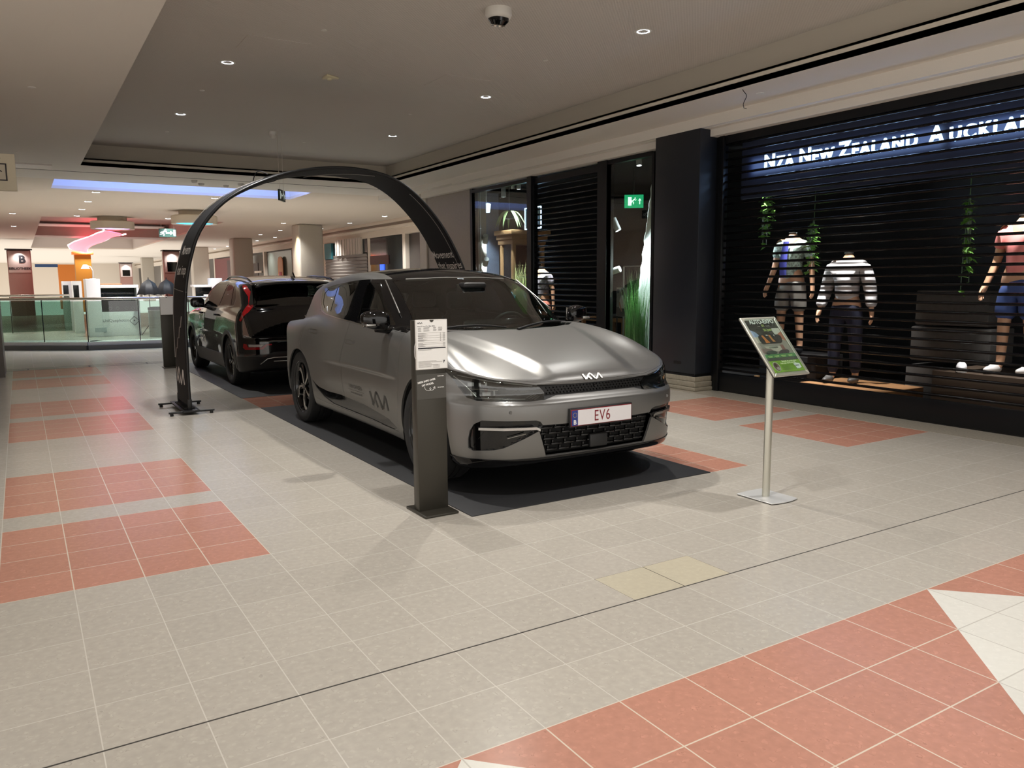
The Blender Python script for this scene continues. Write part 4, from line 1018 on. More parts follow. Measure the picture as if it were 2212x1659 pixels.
for x, y, a, b, lab in ((2.35, 8.30, .62, .5, 'square access hatch in the ribbed ceiling beside the left downlight'), (4.65, 8.7, .6, .6, 'square access hatch in the ribbed ceiling left of the right-hand downlight')):
    o = BOX('ceiling_hatch', (x-a/2, y-b/2, Z2-.004), (x+a/2, y+b/2, Z2), M_CEILR); tag(o, lab, 'hatch', 'access hatches in the ceiling')
o = MB().tube([(6.55+.02*math.sin(6*t), 5.95+.03*math.cos(5*t), Z1-.015-.16*t) for t in [i/14 for i in range(15)]]+[(6.58, 5.98, Z1-.20), (6.56, 5.93, Z1-.215)], .004, 6).build('wire', M_BLACKS, None, 60); tag(o, 'loose black wire dangling from the low ceiling before the shop', 'wire')
# signs hung from the ceiling
def pict_sign(t, w, h, face_m, y0=-.012):
    MB().box((-w/2, -.012, -h/2), (w/2, .012, h/2)).build('sign_box', face_m, t)
M_EXIT = mat('exit_green', (16, 40, 36), .4); M_PICT = mat('pictogram_white', (214, 226, 222), .5, emit=(214, 226, 222), es=.25)
def runner(mb, M, s=1.0, flip=1):
    P = lambda *q: [(flip*x*s, y*s) for x, y in q]
    for poly in (P((-.010, .010), (.016, .030), (.026, .022), (.004, -.002)), P((.004, .0), (.018, -.018), (.010, -.040), (.002, -.038), (.006, -.018), (-.006, -.006)), P((-.004, .002), (-.012, -.022), (-.038, -.024), (-.038, -.016), (-.018, -.014), (-.012, .006)), P((.018, .030), (.036, .018), (.044, .026), (.048, .022), (.038, .008), (.018, .020)), P((-.008, .010), (-.026, .012), (-.034, -.002), (-.028, -.006), (-.020, .004), (-.004, .002))):
        mb.prism(poly if flip > 0 else poly[::-1], .002, M)
    mb.prism([(flip*.030*s+.009*s*math.cos(k), .040*s+.009*s*math.sin(k)) for k in [2*PI*i/10 for i in range(10)]], .002, M)
def exit_sign(loc, rz, w, h, label, arrow, s, ztop):
    t = thing('exit_sign', label, 'exit sign', loc, rz)
    MB().box((-w/2, -.015, -h/2), (w/2, .015, h/2)).build('sign_box', M_EXIT, t)
    mb = MB(); c = -w*.26*arrow
    runner(mb, frame_M((c, -.0165, 0), (1, 0, 0), (0, 0, 1)), s*1.2, arrow); mb.build('running_figure', M_PICT, t)
    mb = MB(); M = frame_M((w*.10*arrow, -.0165, 0), (1, 0, 0), (0, 0, 1)); a = arrow
    pr = [(-.05*s*a, .008*s), (.015*s*a, .008*s), (.015*s*a, .03*s), (.055*s*a, 0), (.015*s*a, -.03*s), (.015*s*a, -.008*s), (-.05*s*a, -.008*s)]
    mb.prism(pr, .002, M); mb.build('arrow', M_PICT, t)
    MB().box((min(w*.34*a, w*.46*a), -.0175, -h*.36), (max(w*.34*a, w*.46*a), -.015, h*.36)).build('door_mark', M_PICT, t)
    for x in (-w*.35, w*.38): MB().cyl((x, 0, h/2), (x, 0, ztop-loc[2]), .003, seg=6).build('hanging_wire', M_SOFF, t)
    return t
exit_sign((4.08, 27.0, 2.98), math.radians(-6), .50, .26, 'green exit sign with running figure and right arrow hanging left of the arch', 1, 2.0, 3.4)
exit_sign((3.68, 12.9, 2.80), math.radians(60), .34, .17, 'dark exit sign with left arrow hanging behind the top of the arch', -1, 1.3, Z2)
ps = thing('hanging_sign', 'cream toilet pictogram sign at the left edge', 'sign', (-.29, 9.6, 2.53), math.radians(-2))
MB().box((-.62, -.03, -.17), (.35, .03, .19)).build('sign_box', mat('cream_sign', (206, 196, 172), .5), ps)
MB().box((-.19, -.034, -.075), (.275, -.029, .095)).build('sign_border', mat('sign_ink', (40, 34, 38), .6), ps); MB().box((-.185, -.037, -.063), (.262, -.033, .083)).build('sign_field', mat('sign_grey', (196, 186, 168), .6), ps)
def person_mark(mb, x, h, dress):
    M = frame_M((x, -.0375, -.055), (1, 0, 0), (0, 0, 1))
    mb.prism([(.014*math.cos(k), h-.014+.014*math.sin(k)) for k in [2*PI*i/12 for i in range(12)]], .002, M)
    if dress: mb.prism([(-.012, h-.032), (.012, h-.032), (.034, .045), (-.034, .045)], .002, M); mb.prism([(-.012, 0), (.012, 0), (.012, .045), (-.012, .045)], .002, M)
    else: mb.prism([(-.022, .045), (-.022, h-.032), (.022, h-.032), (.05, .07), (.042, .064), (.022, .08), (.016, 0), (-.016, 0)], .002, M)
mb = MB(); person_mark(mb, .085, .128, True); person_mark(mb, .185, .125, False); person_mark(mb, -.05, .128, False); mb.build('people_marks', MATS['sign_ink'], ps)
mb = MB()
for x in (.06, .20): mb.prism([(x-.025, .0), (x, -.018), (x+.025, 0), (x+.03, -.006), (x, -.03), (x-.03, -.006)][::-1], .002, frame_M((0, -.034, .150), (1, 0, 0), (0, 0, 1)))
mb.build('arrow_marks', MATS['sign_ink'], ps)
for x in (-.4, .2): MB().cyl((x, 0, .19), (x, 0, .60), .006, seg=8).build('hanging_rod', M_SOFF, ps)
o = BOX('ceiling_light_panel', (.08, 15.55, Z1-.02), (.62, 16.05, Z1), mat('light_panel_off', (226, 220, 212), .5)); tag(o, 'flat white rectangular light panel under the low left ceiling', 'ceiling light')
for (x, y), lab in zip(((3.05, 16.6), (3.25, 17.0), (3.95, 16.7), (3.75, 17.1)), ('pair of small ceiling sensors above the arch, back left one', 'small ceiling sensor above the arch, front left one', 'small ceiling sensor above the arch, front right one', 'small ceiling sensor above the arch, back right one')):
    o = MB().lathe([(0, -.055), (.04, -.05), (.055, -.03), (.06, 0)], 20).build('ceiling_sensor', M_TRIM, None, 50); o.location = (x, y, Z1); tag(o, lab, 'sensor', 'small sensors behind the arch top')
# ================================================================ mats, info pillars, arch, poster stand
M_MAT = speckle(mat('black_mat', (34, 34, 36), .55), 90, .3, .75, bump=.15)
for y, lab in ((4.100, 'black display mat under the grey car'), (10.0, 'black display mat under the black car')):
    o = MB().bbox((2.245, y, 0), (4.275, y+5.0, .006), .003, 2).build('display_mat', M_MAT, None, 40); tag(o, lab, 'mat', 'black display mats')
M_PIL = mat('bronze_coated_metal', (60, 57, 50), .38, .35)
M_PRINT = mat('print_grey', (128, 124, 122), .7); M_PRINTL = mat('print_light_grey', (172, 167, 163), .7); M_INK = mat('print_black', (30, 28, 36), .7)
def info_pillar(x, y, label, full):
    t = thing('info_pillar', label, 'display stand', (x, y, 0), 0, 'info pillars beside the cars')
    MB().bbox((-.115, -.115, 0), (.115, .165, .016), .004, 2).build('base_plate', M_PIL, t, 40)
    MB().bbox((-.1, 0, .014), (.1, .075, 1.195), .003, 2).build('pillar_body', M_PIL, t, 40)
    sh = thing('sheet_holder', None, None); sh.parent = t; sh.location = (0, -.012, 1.048)
    MB().bbox((-.106, -.004, -.150), (.106, .010, .152), .003, 2).build('clear_holder', mat('acrylic_white', (214, 210, 205), .25), sh, 40)
    MB().box((-.1, -.0048, -.146), (.100, -.004, .146)).build('price_sheet', M_WHITEP, sh)
    F = frame_M((0, -.005, 0), (1, 0, 0), (0, 0, 1))
    mb = MB(); mb.prism([(.014*math.cos(a), .150+.014*math.sin(a)) for a in [PI+PI*i/12 for i in range(13)]], .001, F); mb.build('thumb_notch', M_PIL, sh)
    if full:
        mb = MB(); emblem(mb, F@Matrix.Translation((-.078, .132, 0)), .034, .0006, .8); mb.build('sheet_emblem', M_INK, sh)
        put_text('sheet_heading', 'EV6 GT-Line (TLA 006, 2022)', .0095, F@Matrix.Translation((-.094, .112, 0)), M_INK, sh, .0003, align='LEFT', bold=.0001)
        mb = MB(); rr = random.Random(3)
        for k in range(4):
            for x0, w in ((-.092, .026), (-.055, .05), (.010, .024), (.044, .032)): mb.prism([(x0, .102-.0065*k), (x0+w*rr.uniform(.6, 1), .102-.0065*k), (x0+w*.8, .1035-.0065*k+.001), (x0, .1045-.0065*k)], .0003, F)
        for k in range(9):
            z = .068-.0058*k; mb.prism([(-.092, z), (-.092+rr.uniform(.03, .08), z), (-.06, z+.0022), (-.092, z+.0022)], .0003, F); mb.prism([(.055, z), (.062, z), (.062, z+.002), (.055, z+.002)], .0003, F); mb.prism([(.074, z), (.090, z), (.090, z+.002), (.074, z+.002)], .0003, F)
        for k in range(4):
            z = .008-.0058*k; mb.prism([(-.092, z), (-.092+rr.uniform(.03, .06), z), (-.06, z+.0022), (-.092, z+.0022)], .0003, F); mb.prism([(.074, z), (.090, z), (.090, z+.002), (.074, z+.002)], .0003, F)
        mb.prism([(-.092, -.032), (.0, -.032), (-.01, -.030), (-.092, -.030)], .0003, F)
        mb.build('sheet_small_print', M_PRINT, sh)
        mb = MB()
        for z in (.072, .055, .042, .026, .013, .004, -.012): mb.box((-.093, -.0056, z), (.092, -.005, z+.0008))
        mb.build('sheet_table_lines', M_PRINTL, sh)
        MB().box((-.093, -.0056, -.024), (.092, -.005, -.017)).build('sheet_total_bar', M_INK, sh)
        mb = MB()
        for k in range(7):
            z = -.100-.0058*k; w = (.12, .16, .08, .09, .13, .085, .085)[k]; mb.box((-.092, -.0056, z), (-.092+w, -.005, z+.0022))
        for k in range(4): mb.box((.004, -.0056, -.124-.0055*k), (.05, -.005, -.1225-.0055*k))
        mb.build('sheet_foot_print', M_PRINTL, sh)
        put_text('sheet_mark', '7', .02, F@Matrix.Translation((.079, -.106, 0)), M_INK, sh, .0004, bold=.0012, sx=1.2)
        MB().box((-.098, -.0015, .715), (.098, 0, .868)).build('sticker_panel', mat('sticker_grey', (66, 63, 57), .3), t)
        S = lambda x, z: frame_M((x, -.002, z), (math.cos(.16), 0, math.sin(.16)), (-math.sin(.16), 0, math.cos(.16)))
        put_text('sticker_lettering', 'MEER INFO OVER', .0155, S(-.034, .826), M_WHITEP, t, .0004, bold=.0006); put_text('sticker_lettering', 'DIT MODEL', .0155, S(-.026, .805), M_WHITEP, t, .0004, bold=.0006)
        q = [(-.048, .792), (-.046, .780), (-.036, .769), (-.022, .765), (-.010, .769), (-.004, .779), (-.010, .785), (-.016, .778), (-.008, .768), (.006, .768), (.017, .777), (.021, .788)]
        MB().tube([(x, -.002, z) for x, z in q], .0014, 6).build('curly_arrow', M_WHITEP, t, 60)
        MB().tube([(.010, -.002, .780), (.021, -.002, .790), (.024, -.002, .775)], .0014, 6).build('curly_arrow_head', M_WHITEP, t, 60)
        put_text('sticker_small_lettering', 'SCAN HIER', .0085, frame_M((.062, -.002, .852), (1, 0, 0), (0, 0, 1)), M_WHITEP, t, .0003, bold=.0003); put_text('sticker_small_lettering', 'EN ONTDEK', .0075, frame_M((.062, -.002, .782), (1, 0, 0), (0, 0, 1)), M_WHITEP, t, .0003, bold=.0003)
        MB().tube([(-.108, -.012, 1.06), (-.113, -.012, 1.04), (-.115, -.012, 1.01), (-.113, -.012, .98), (-.108, -.012, .965)], .0014, 6).build('cable_loop', M_WHITEP, t, 60)
    return t
info_pillar(2.10, 4.325, 'bronze-grey info pillar with white price sheet in front of the grey car', True)
info_pillar(2.09, 14.40, 'dark info pillar with blank-looking white sheet behind the arch foot', False)
# ---- the fabric arch
M_FAB = speckle(mat('black_fabric', (19, 20, 24), .75), 200, .3, .8); M_PIPE = mat('grey_piping', (150, 146, 142), .5)
def arch_banner():
    t = thing('arch_banner', 'tall black fabric arch with slogan lettering standing over the gap between the cars', 'arch', (3.3, 9.48, 0))
    kn = [(-1.80, .10), (-1.80, .55), (-1.785, 1.2), (-1.72, 1.62), (-1.57, 2.02), (-1.25, 2.36), (-.75, 2.61), (-.30, 2.725), (.15, 2.76), (.60, 2.70), (.95, 2.52), (1.30, 2.17), (1.56, 1.75), (1.72, 1.35), (1.80, .9), (1.82, .5), (1.82, .10)]
    def cat(a):
        n = len(kn)-1; u = a*n; i = min(int(u), n-1); f = u-i; P = [Vector(kn[max(0, min(n, i+k))]) for k in (-1, 0, 1, 2)]
        return 0.5*((2*P[1])+(P[2]-P[0])*f+(2*P[0]-5*P[1]+4*P[2]-P[3])*f*f+(3*P[1]-P[0]-3*P[2]+P[3])*f**3)
    M_ = 90; hw = .33
    C = [cat(i/M_) for i in range(M_+1)]
    nrm = []
    for i in range(M_+1):
        d = (C[min(i+1, M_)]-C[max(i-1, 0)]).normalized(); nrm.append(Vector((-d.y, d.x)))
    vs = []; fs = []
    for i in range(M_+1):
        for k in range(5):
            y = -hw+2*hw*k/4; b = .012*(1-(y/hw)**2)
            for s in (1, -1):
                p = C[i]+nrm[i]*(s*(.018+b)); vs.append((p.x, y, p.y))
    W = 10
    for i in range(M_):
        for k in range(4):
            a = i*W+2*k; fs += [(a, a+2, a+W+2, a+W), (a+1, a+W+1, a+W+3, a+3)]
        fs += [(i*W, i*W+W, i*W+W+1, i*W+1), (i*W+8, i*W+9, i*W+W+9, i*W+W+8)]
    fs += [(0, 1, 3, 2), (2, 3, 5, 4), (4, 5, 7, 6), (6, 7, 9, 8)]
    e = M_*W; fs += [(e, e+2, e+3, e+1), (e+2, e+4, e+5, e+3), (e+4, e+6, e+7, e+5), (e+6, e+8, e+9, e+7)]
    MB().add(vs, fs).build('fabric_sleeve', M_FAB, t, 40)
    for s in (-1, 1):
        MB().tube([(c.x, s*(hw+.004), c.y) for c in C], .016, 8).build('frame_pole', M_BLACKS, t, 60)
    # pale zip line along the outer face of the left leg and over the top
    L = []
    for i in range(0, 46):
        p = C[i]+nrm[i]*.034; f = i/45
        if C[i].y > .62 or i > 3: L.append((p.x, hw*(.80-.05*f), p.y))
    a0 = min(range(len(C)//2), key=lambda i: abs(C[i].y-.60)); a1 = min(range(len(C)//2), key=lambda i: abs(C[i].y-1.08)); a2 = 44
    zl = [(C[i]+nrm[i]*.033, hw*.72) for i in range(a0, a2)]
    MB().tube([(p.x, y, p.y) for p, y in zl], .0045, 6).build('zip_piping', M_PIPE, t, 60)
    zl = [(C[a0+(a1-a0)*k//8]+nrm[a0]*.036, hw*.72-(hw*1.64)*k/8) for k in range(9)]
    MB().tube([(p.x, y, p.y) for p, y in zl], .0045, 6).build('zip_piping', M_PIPE, t, 60)
    zl = [(C[i]-nrm[i]*.033, -hw*.86) for i in range(56, M_-8)]
    MB().tube([(p.x, y, p.y) for p, y in zl], .003, 6).build('zip_piping', M_PIPE, t, 60)
    zl = [(C[40+k]-nrm[40+k]*.034, hw*.8-2*hw*.8*k/9) for k in range(10)]
    MB().tube([(p.x, y, p.y) for p, y in zl], .004, 6).build('zip_piping', M_PIPE, t, 60)
    # straps and loops
    for i, r in ((a1+3, .036), (34, .036)):
        p, n = C[i], nrm[i]; pts = []
        for k in range(20):
            a = 2*PI*k/20; q = p+n*(.034*math.cos(a)); pts.append((q.x, (hw+.022)*math.sin(a), q.y+.02*math.sin(a)))
        MB().tube(pts, .004, 6, closed=True).build('tie_strap', M_BLACKM if i > 20 else M_PIPE, t, 60)
    p, n = C[33], nrm[33]; MB().tube([(p.x+n.x*(.05+.07*math.sin(PI*k/12)), -hw+2*hw*k/12, p.y+n.y*(.05+.07*math.sin(PI*k/12))) for k in range(13)], .006, 6).build('cable_loop', M_BLACKM, t, 60)
    MB().tube([(.25+.02*k, 0, 2.79+.012*math.sin(k)) for k in range(6)], .008, 6).build('top_cable', M_BLACKM, t, 60)
    # lettering, following the band
    tot = [0]
    for i in range(1, M_+1): tot.append(tot[-1]+(C[i]-C[i-1]).length)
    def along(z0, s, me, nm, up, yoff, left):
        i0 = min(range(M_//2) if left else range(M_//2, M_), key=lambda i: abs(C[i].y-z0))
        for v in me.vertices:
            d = tot[i0]+v.co.y*up; i = max(0, min(M_-1, next((k for k in range(M_) if tot[k+1] >= d), M_-1))); f = (d-tot[i])/(tot[i+1]-tot[i])
            c = C[i].lerp(C[i+1], f); n = nrm[i]; y = yoff-v.co.x; b = .012*(1-(min(hw, abs(y))/hw)**2); p = c+n*(s*(.0215+b)); v.co = (p.x, y, p.y)
        bm = bmesh.new(); bm.from_mesh(me)
        if left: bmesh.ops.bisect_plane(bm, geom=bm.verts[:]+bm.edges[:]+bm.faces[:], plane_co=(0, -hw, 0), plane_no=(0, -1, 0), clear_outer=True)
        bm.to_mesh(me); bm.free()
        return put(nm, me, M_WHITEP, t)
    TX = lambda w, s_, al='LEFT': text_mesh(w, s_, shear=.12, align=al, sx=.9, bold=.0012)
    along(1.74, 1, TX('Movement', .15), 'slogan_lettering', 1, .10, True); along(1.58, 1, TX('that', .15), 'slogan_lettering', 1, .16, True); along(1.58, 1, TX('inspires', .15), 'slogan_lettering', 1, -.10, True)
    along(1.80, -1, TX('Movement', .15, 'CENTER'), 'slogan_lettering', -1, .04, False); along(1.665, -1, TX('that', .15), 'slogan_lettering', -1, .30, False); along(1.665, -1, TX('inspires', .15), 'slogan_lettering', -1, .055, False)
    mb = MB(); emblem(mb, Matrix.Identity(4), .50, .0, .95); along(.40, 1, mb.mesh('e'), 'arch_emblem', 1, -.02, True)
    # feet
    for sx in (-1, 1):
        f = thing('foot_plate', None, None); f.parent = t; f.location = (sx*1.80, 0, 0)
        MB().bbox((-.09, -.44, .030), (.09, .44, .048), .003, 2).build('steel_plate', M_BLACKS, f, 40)
        MB().bbox((-.06, -.30, .048), (.06, .30, .060), .006, 2).build('weight_bag', M_BLACKM, f, 40)
        for y in (-.40, .36):
            MB().cyl((-.23, y, .034), (.24, y, .034), .011, seg=10).build('cross_bar', M_BLACKS, f, 40)
            for x in (-.20, .21): MB().cyl((x, y, 0), (x, y, .03), .018, seg=12).build('rubber_foot', M_RUBBER, f, 40)
        for y in (-.33, .33): MB().bbox((-.022, y-.022, .045), (.022, y+.022, .16), .006, 2).build('pole_socket', M_BLACKS, f, 40)
        for y in (-.41, .37): MB().cyl((.05, y, .045), (.05, y, .053), .012, seg=12).build('bolt', M_STEEL, f, 40)
    return t
arch_banner()
# ---- poster stand
M_SILV = mat('silver_anodised', (196, 194, 182), .34, .75)
def poster_stand():
    t = thing('poster_stand', 'silver poster stand with tilted car show poster on a slim pole', 'poster stand', (4.09, 3.42, 0))
    base = []
    for k in range(13):
        a = -1+2*k/12; base.append((-.125+.25*(k/12), -.145-.02*(1-a*a)))
    for k in range(13):
        a = -1+2*k/12; base.append((.125-.25*(k/12), .145+.012*(1-a*a)))
    o = MB().prism(base, .007, Matrix.Translation((0, 0, .004))).build('base_plate', mat('pale_base_plate', (204, 204, 202), .35, .3), t); mod_bevel(o, .003)
    MB().prism([(x*.97, y*.97) for x, y in base], .005).build('base_underside', M_BLACKM, t)
    o = MB(); q = [(.030*math.cos(a)*1.0, .020*math.sin(a)) for a in [2*PI*i/24 for i in range(24)]]; o.prism(q, .985, Matrix.Translation((-.01, 0, .010))); o.build('pole', M_SILV, t, 40)
    MB().bbox((-.05, -.02, .95), (.04, .03, 1.0), .01, 2).build('pole_head', M_SILV, t, 40)
    W, H = .336, .462; c = Vector((.01, -.005, 1.0)); ey = Vector((0, .30, .355)).normalized(); A = frame_M(c, (1, 0, 0), ey)
    MB().box((-W/2+.004, -H/2+.004, -.012), (W/2-.004, H/2-.004, -.004)).build('back_board', M_BLACKS, t).matrix_local = A
    fr = thing('snap_frame', None, None); fr.parent = t; fr.matrix_local = A
    for nm, p in (('frame_rail', [(-W/2, -H/2), (W/2, -H/2), (W/2-.028, -H/2+.028), (-W/2+.028, -H/2+.028)]), ('frame_rail', [(W/2, -H/2), (W/2, H/2), (W/2-.028, H/2-.028), (W/2-.028, -H/2+.028)]), ('frame_rail', [(W/2, H/2), (-W/2, H/2), (-W/2+.028, H/2-.028), (W/2-.028, H/2-.028)]), ('frame_rail', [(-W/2, H/2), (-W/2, -H/2), (-W/2+.028, -H/2+.028), (-W/2+.028, H/2-.028)])):
        o = MB().prism(p, .014, Matrix.Translation((0, 0, -.006))).build(nm, M_SILV, fr); mod_bevel(o, .005, 3, 30)
    po = thing('poster', None, None); po.parent = t; po.matrix_local = A
    w, h = W/2-.026, H/2-.026; lay = [0]
    def quad(nm, pts, col, rough=.35):
        lay[0] += 1; z = .0004*lay[0]
        m = mat('poster_%d_%d_%d' % col, col, rough); mb = MB(); mb.prism(pts, .0003, Matrix.Translation((0, 0, z))); return mb.build(nm, m, po)
    def el(cx, cy, a, b, rot=0, n=24): return [(cx+a*math.cos(k)*math.cos(rot)-b*math.sin(k)*math.sin(rot), cy+a*math.cos(k)*math.sin(rot)+b*math.sin(k)*math.cos(rot)) for k in [2*PI*i/n for i in range(n)]]
    R_ = lambda x0, y0, x1, y1: [(x0, y0), (x1, y0), (x1, y1), (x0, y1)]
    quad('poster_sheet', R_(-w, -h, w, h), (48, 50, 46))
    quad('poster_sky', R_(-w, -.10, w, .075), (150, 140, 132)); quad('poster_car_left', [(-w, .03), (-.08, .045), (-.075, .085), (-.10, .118), (-w, .135)], (150, 165, 198)); quad('poster_car_left_side', [(-w, .03), (-.08, .03), (-.07, .075), (-w, .075)], (196, 186, 172))
    quad('poster_car_right', [(w, .03), (.075, .06), (.065, .125), (.075, .14), (w, .138)], (206, 200, 190)); quad('poster_car_red', [(w, .03), (.10, .055), (.095, .09), (w, .11)], (178, 108, 86))
    quad('poster_dash', [(-.10, .0), (.08, -.005), (.05, -.05), (-.06, -.04)], (190, 178, 166)); quad('poster_dash_dark', el(.055, -.055, .055, .022, .2), (66, 58, 64)); quad('poster_crowd', [(-w, -.015), (-.05, -.02), (-.02, -.05), (-w, -.05)], (128, 106, 102)); quad('poster_seat', R_(.055, -.035, .085, .005), (140, 96, 90)); quad('poster_car_dark', el(-.06, -.052, .05, .017), (62, 72, 66))
    quad('poster_mirror', rounded([Vector(p) for p in ((-.105, .02), (.10, .02), (.115, .085), (-.10, .088))], .028) and [tuple(v) for v in rounded([Vector(p) for p in ((-.105, .02), (.10, .02), (.115, .085), (-.10, .088))], .028)], (34, 33, 34))
    quad('poster_flame', [(-.06, .024), (-.02, .024), (-.035, .05), (-.05, .084), (-.068, .084), (-.06, .05)], (206, 118, 52)); quad('poster_flame', [(.01, .03), (.035, .03), (.02, .055), (.018, .084), (-.002, .084), (.005, .05)], (192, 122, 62)); quad('poster_mirror_glint', [(-.022, .080), (-.005, .080), (-.008, .086), (-.025, .086)], (226, 220, 214)); quad('poster_mirror_glint', [(.048, .072), (.054, .072), (.054, .084), (.044, .084)], (206, 204, 206))
    quad('poster_green_band', R_(-w, -.098, w, -.066), (74, 132, 78)); quad('poster_grey_band', R_(-w, -.118, w, -.094), (72, 76, 70)); quad('poster_green_foot', R_(-w, -h, w, -.118), (126, 168, 48))
    quad('poster_photo_ring', el(-.098, -.162, .029, .036), (226, 226, 214)); quad('poster_photo', el(-.098, -.162, .026, .033), (120, 92, 84)); quad('poster_photo_head', el(-.102, -.15, .012, .014), (64, 48, 44)); quad('poster_photo_cloth', el(-.092, -.176, .014, .012), (176, 158, 160))
    quad('poster_crest', [(.062, -.15), (.078, -.146), (.084, -.128), (.094, -.146), (.122, -.150), (.122, -.182), (.108, -.182), (.105, -.188), (.074, -.188), (.072, -.168)], (240, 240, 238)); quad('poster_crest_bar', R_(.074, -.167, .108, -.161), (76, 74, 90))
    for k in range(4): quad('poster_caption', R_(-.128+.062*k, -.086, -.085+.062*k, -.082), (196, 220, 130)); quad('poster_caption', R_(-.123+.062*k, -.093, -.09+.062*k, -.090), (170, 206, 140))
    for k in range(6): quad('poster_text_rule', R_(-.055, -.160-.0075*k, .030-.012*(k % 3), -.1575-.0075*k), (98, 142, 40))
    quad('poster_text_rule', R_(-.13, -.2005, .12, -.1985), (164, 196, 82))
    T = lambda x, y: Matrix.Translation((x, y, .0004*lay[0]+.0012))
    put_text('poster_heading', 'AUTO-EXPO', .044, T(-.005, h-.022), M_WHITEP, po, .0003, bold=.0016, sx=.92)
    gy = mat('poster_lime', (176, 196, 110), .4)
    put_text('poster_date', 'van', .016, T(-.052, .150), M_PRINTL, po, .0003); put_text('poster_date', '01', .026, T(-.012, .152), gy, po, .0003, bold=.0008); put_text('poster_date', 't.e.m.', .017, T(.032, .150), M_PRINTL, po, .0003); put_text('poster_date', '26 juni', .027, T(.004, .117), gy, po, .0003, bold=.0008)
    ly = mat('poster_cream', (232, 240, 190), .4)
    put_text('poster_offer', 'Bezoek de gratis expo', .0155, T(.030, -.130), ly, po, .0003, bold=.0004); put_text('poster_offer', 'Kom naar AUTO-EXPO', .0140, T(.010, -.145), ly, po, .0003, bold=.0004)
    MB().box((-W/2+.02, -H/2+.02, .0195), (W/2-.02, H/2-.02, .0198)).build('cover_sheet', M_GLASS, fr)
    return t
poster_stand()
# ================================================================ the clothes shop on the right
M_SHUT = mat('shutter_black', (9, 9, 13), .22, .5); M_FRAME = mat('dark_shop_frame', (14, 16, 20), .35, .3); M_NAVY = mat('navy_panel', (22, 27, 36), .42)
def shutter(name_label, y0, y1, x, z0, z1, left_rail=True, rail=.24):
    t = thing('roller_shutter', name_label, 'roller shutter', (x, (y0+y1)/2, 0)); h = (y1-y0)/2
    mb = MB(); n = int((z1-.02-z0-rail)/.09)
    for k in range(n+1):
        z = z0+rail+.045+.09*k
        if z > z1-.03: break
        mb.tube([(0, -h, z), (0, h, z)], .0145, 8)
    for k in range(int(2*h/.9)+1): # hidden link bands between the bars
        y = -h+.01+k*.9
        if k in (0,): mb.box((-.006, y-.008, z0+rail), (.006, y+.012, z1-.03))
    mb.build('bar_curtain', M_SHUT, t, 60)
    MB().bbox((-.03, -h, z0+.012), (.03, h, z0+rail), .008, 2).build('bottom_rail', M_FRAME, t, 40)
    MB().box((-.02, -h, z0), (.02, h, z0+.014)).build('rubber_seal', M_RUBBER, t)
    MB().bbox((-.045, h-.01, z0), (.04, h+.07, z1), .006, 2).build('guide_rail', M_FRAME, t, 40)
    MB().box((-.02, -h, z1-.10), (.05, h, z1)).build('shutter_housing', M_FRAME, t)
    return t
shutter('wide black roller grille closed across the lit shop front on the right', -5.0, 7.16, 7.58, 0, 3.19)
shutter('narrow black roller grille between the two lit shop windows behind the grey car', 9.66, 11.49, 7.60, 0, 3.15)
pc = thing('shop_pillar', 'dark navy clad pillar with stone plinth between shop window and shutter', 'pillar', (7.42, 7.70, 0))
MB().bbox((-.15, -.41, .22), (.30, .40, 3.275), .006, 2).build('pillar_cladding', M_NAVY, pc, 40)
MB().bbox((-.145, -.40, .18), (.30, .39, .225), .004, 2).build('pillar_foot', M_FRAME, pc, 40)
mb = MB(); mb.bbox((-.175, -.435, 0), (.30, .43, .05), .012, 3); mb.bbox((-.165, -.425, .05), (.30, .42, .12), .012, 3); mb.bbox((-.155, -.415, .12), (.30, .41, .185), .010, 3); mb.build('stone_plinth', speckle(mat('plinth_stone', (158, 150, 134), .3), 24, .2, .8), pc, 40)
MB().box((-.151, -.16, .33), (-.1495, -.02, .37)).build('vent_slot', M_BLACKS, pc)
def shop_shell():
    M_DW = speckle(mat('dark_shop_wall', (34, 36, 40), .8), 12, .3, .8); M_DF = mat('dark_shop_floor', (38, 34, 30), .5)
    mb = MB(); mb.box((12.0, -6, 0), (12.2, 15.0, 3.4)); struct(mb.build('wall_shop', M_DW))
    mb = MB(); mb.box((8.98, 15.0, 0), (12.2, 15.15, 3.4)); struct(mb.build('wall_shop', M_DW))
    mb = MB(); mb.box((7.62, -6, 3.30), (12.2, 15.0, 3.4)); struct(mb.build('ceiling', mat('dark_shop_ceiling', (16, 16, 18), .9)))
    mb = MB(); mb.box((7.62, -6, .0012), (12.2, 15.0, .004)); struct(mb.build('floor', M_DF))
    # grey wall panels seen through the left window
    mb = MB(); mb.box((7.9, 15.0, 0), (8.98, 15.15, 3.3)); struct(mb.build('wall_shop', speckle(mat('grey_blue_render', (128, 136, 158), .75), 14, .35, .75)))
shop_shell()
def shop_window(nm, y0, y1, z1, label):
    t = thing(nm, label, 'window'); t['kind'] = 'structure'; t.location = (7.57, 0, 0); del t['category']
    mb = MB()
    for a, b in (((y0-.05, 0), (y0, z1+.05)), ((y1, 0), (y1+.05, z1+.05)), ((y0, z1), (y1, z1+.06)), ((y0, 0), (y1, .12))): mb.box((-.04, a[0], a[1]), (.04, b[0], b[1]))
    mb.build('window_frame', M_FRAME, t); MB().box((-.006, y0, .12), (.006, y1, z1)).build('window_pane', M_GLASS, t)
    return t
shop_window('window_1', 11.62, 13.58, 3.10, 'left lit shop window'); shop_window('window_2', 8.46, 9.44, 3.12, 'right lit shop window beside the dark pillar')
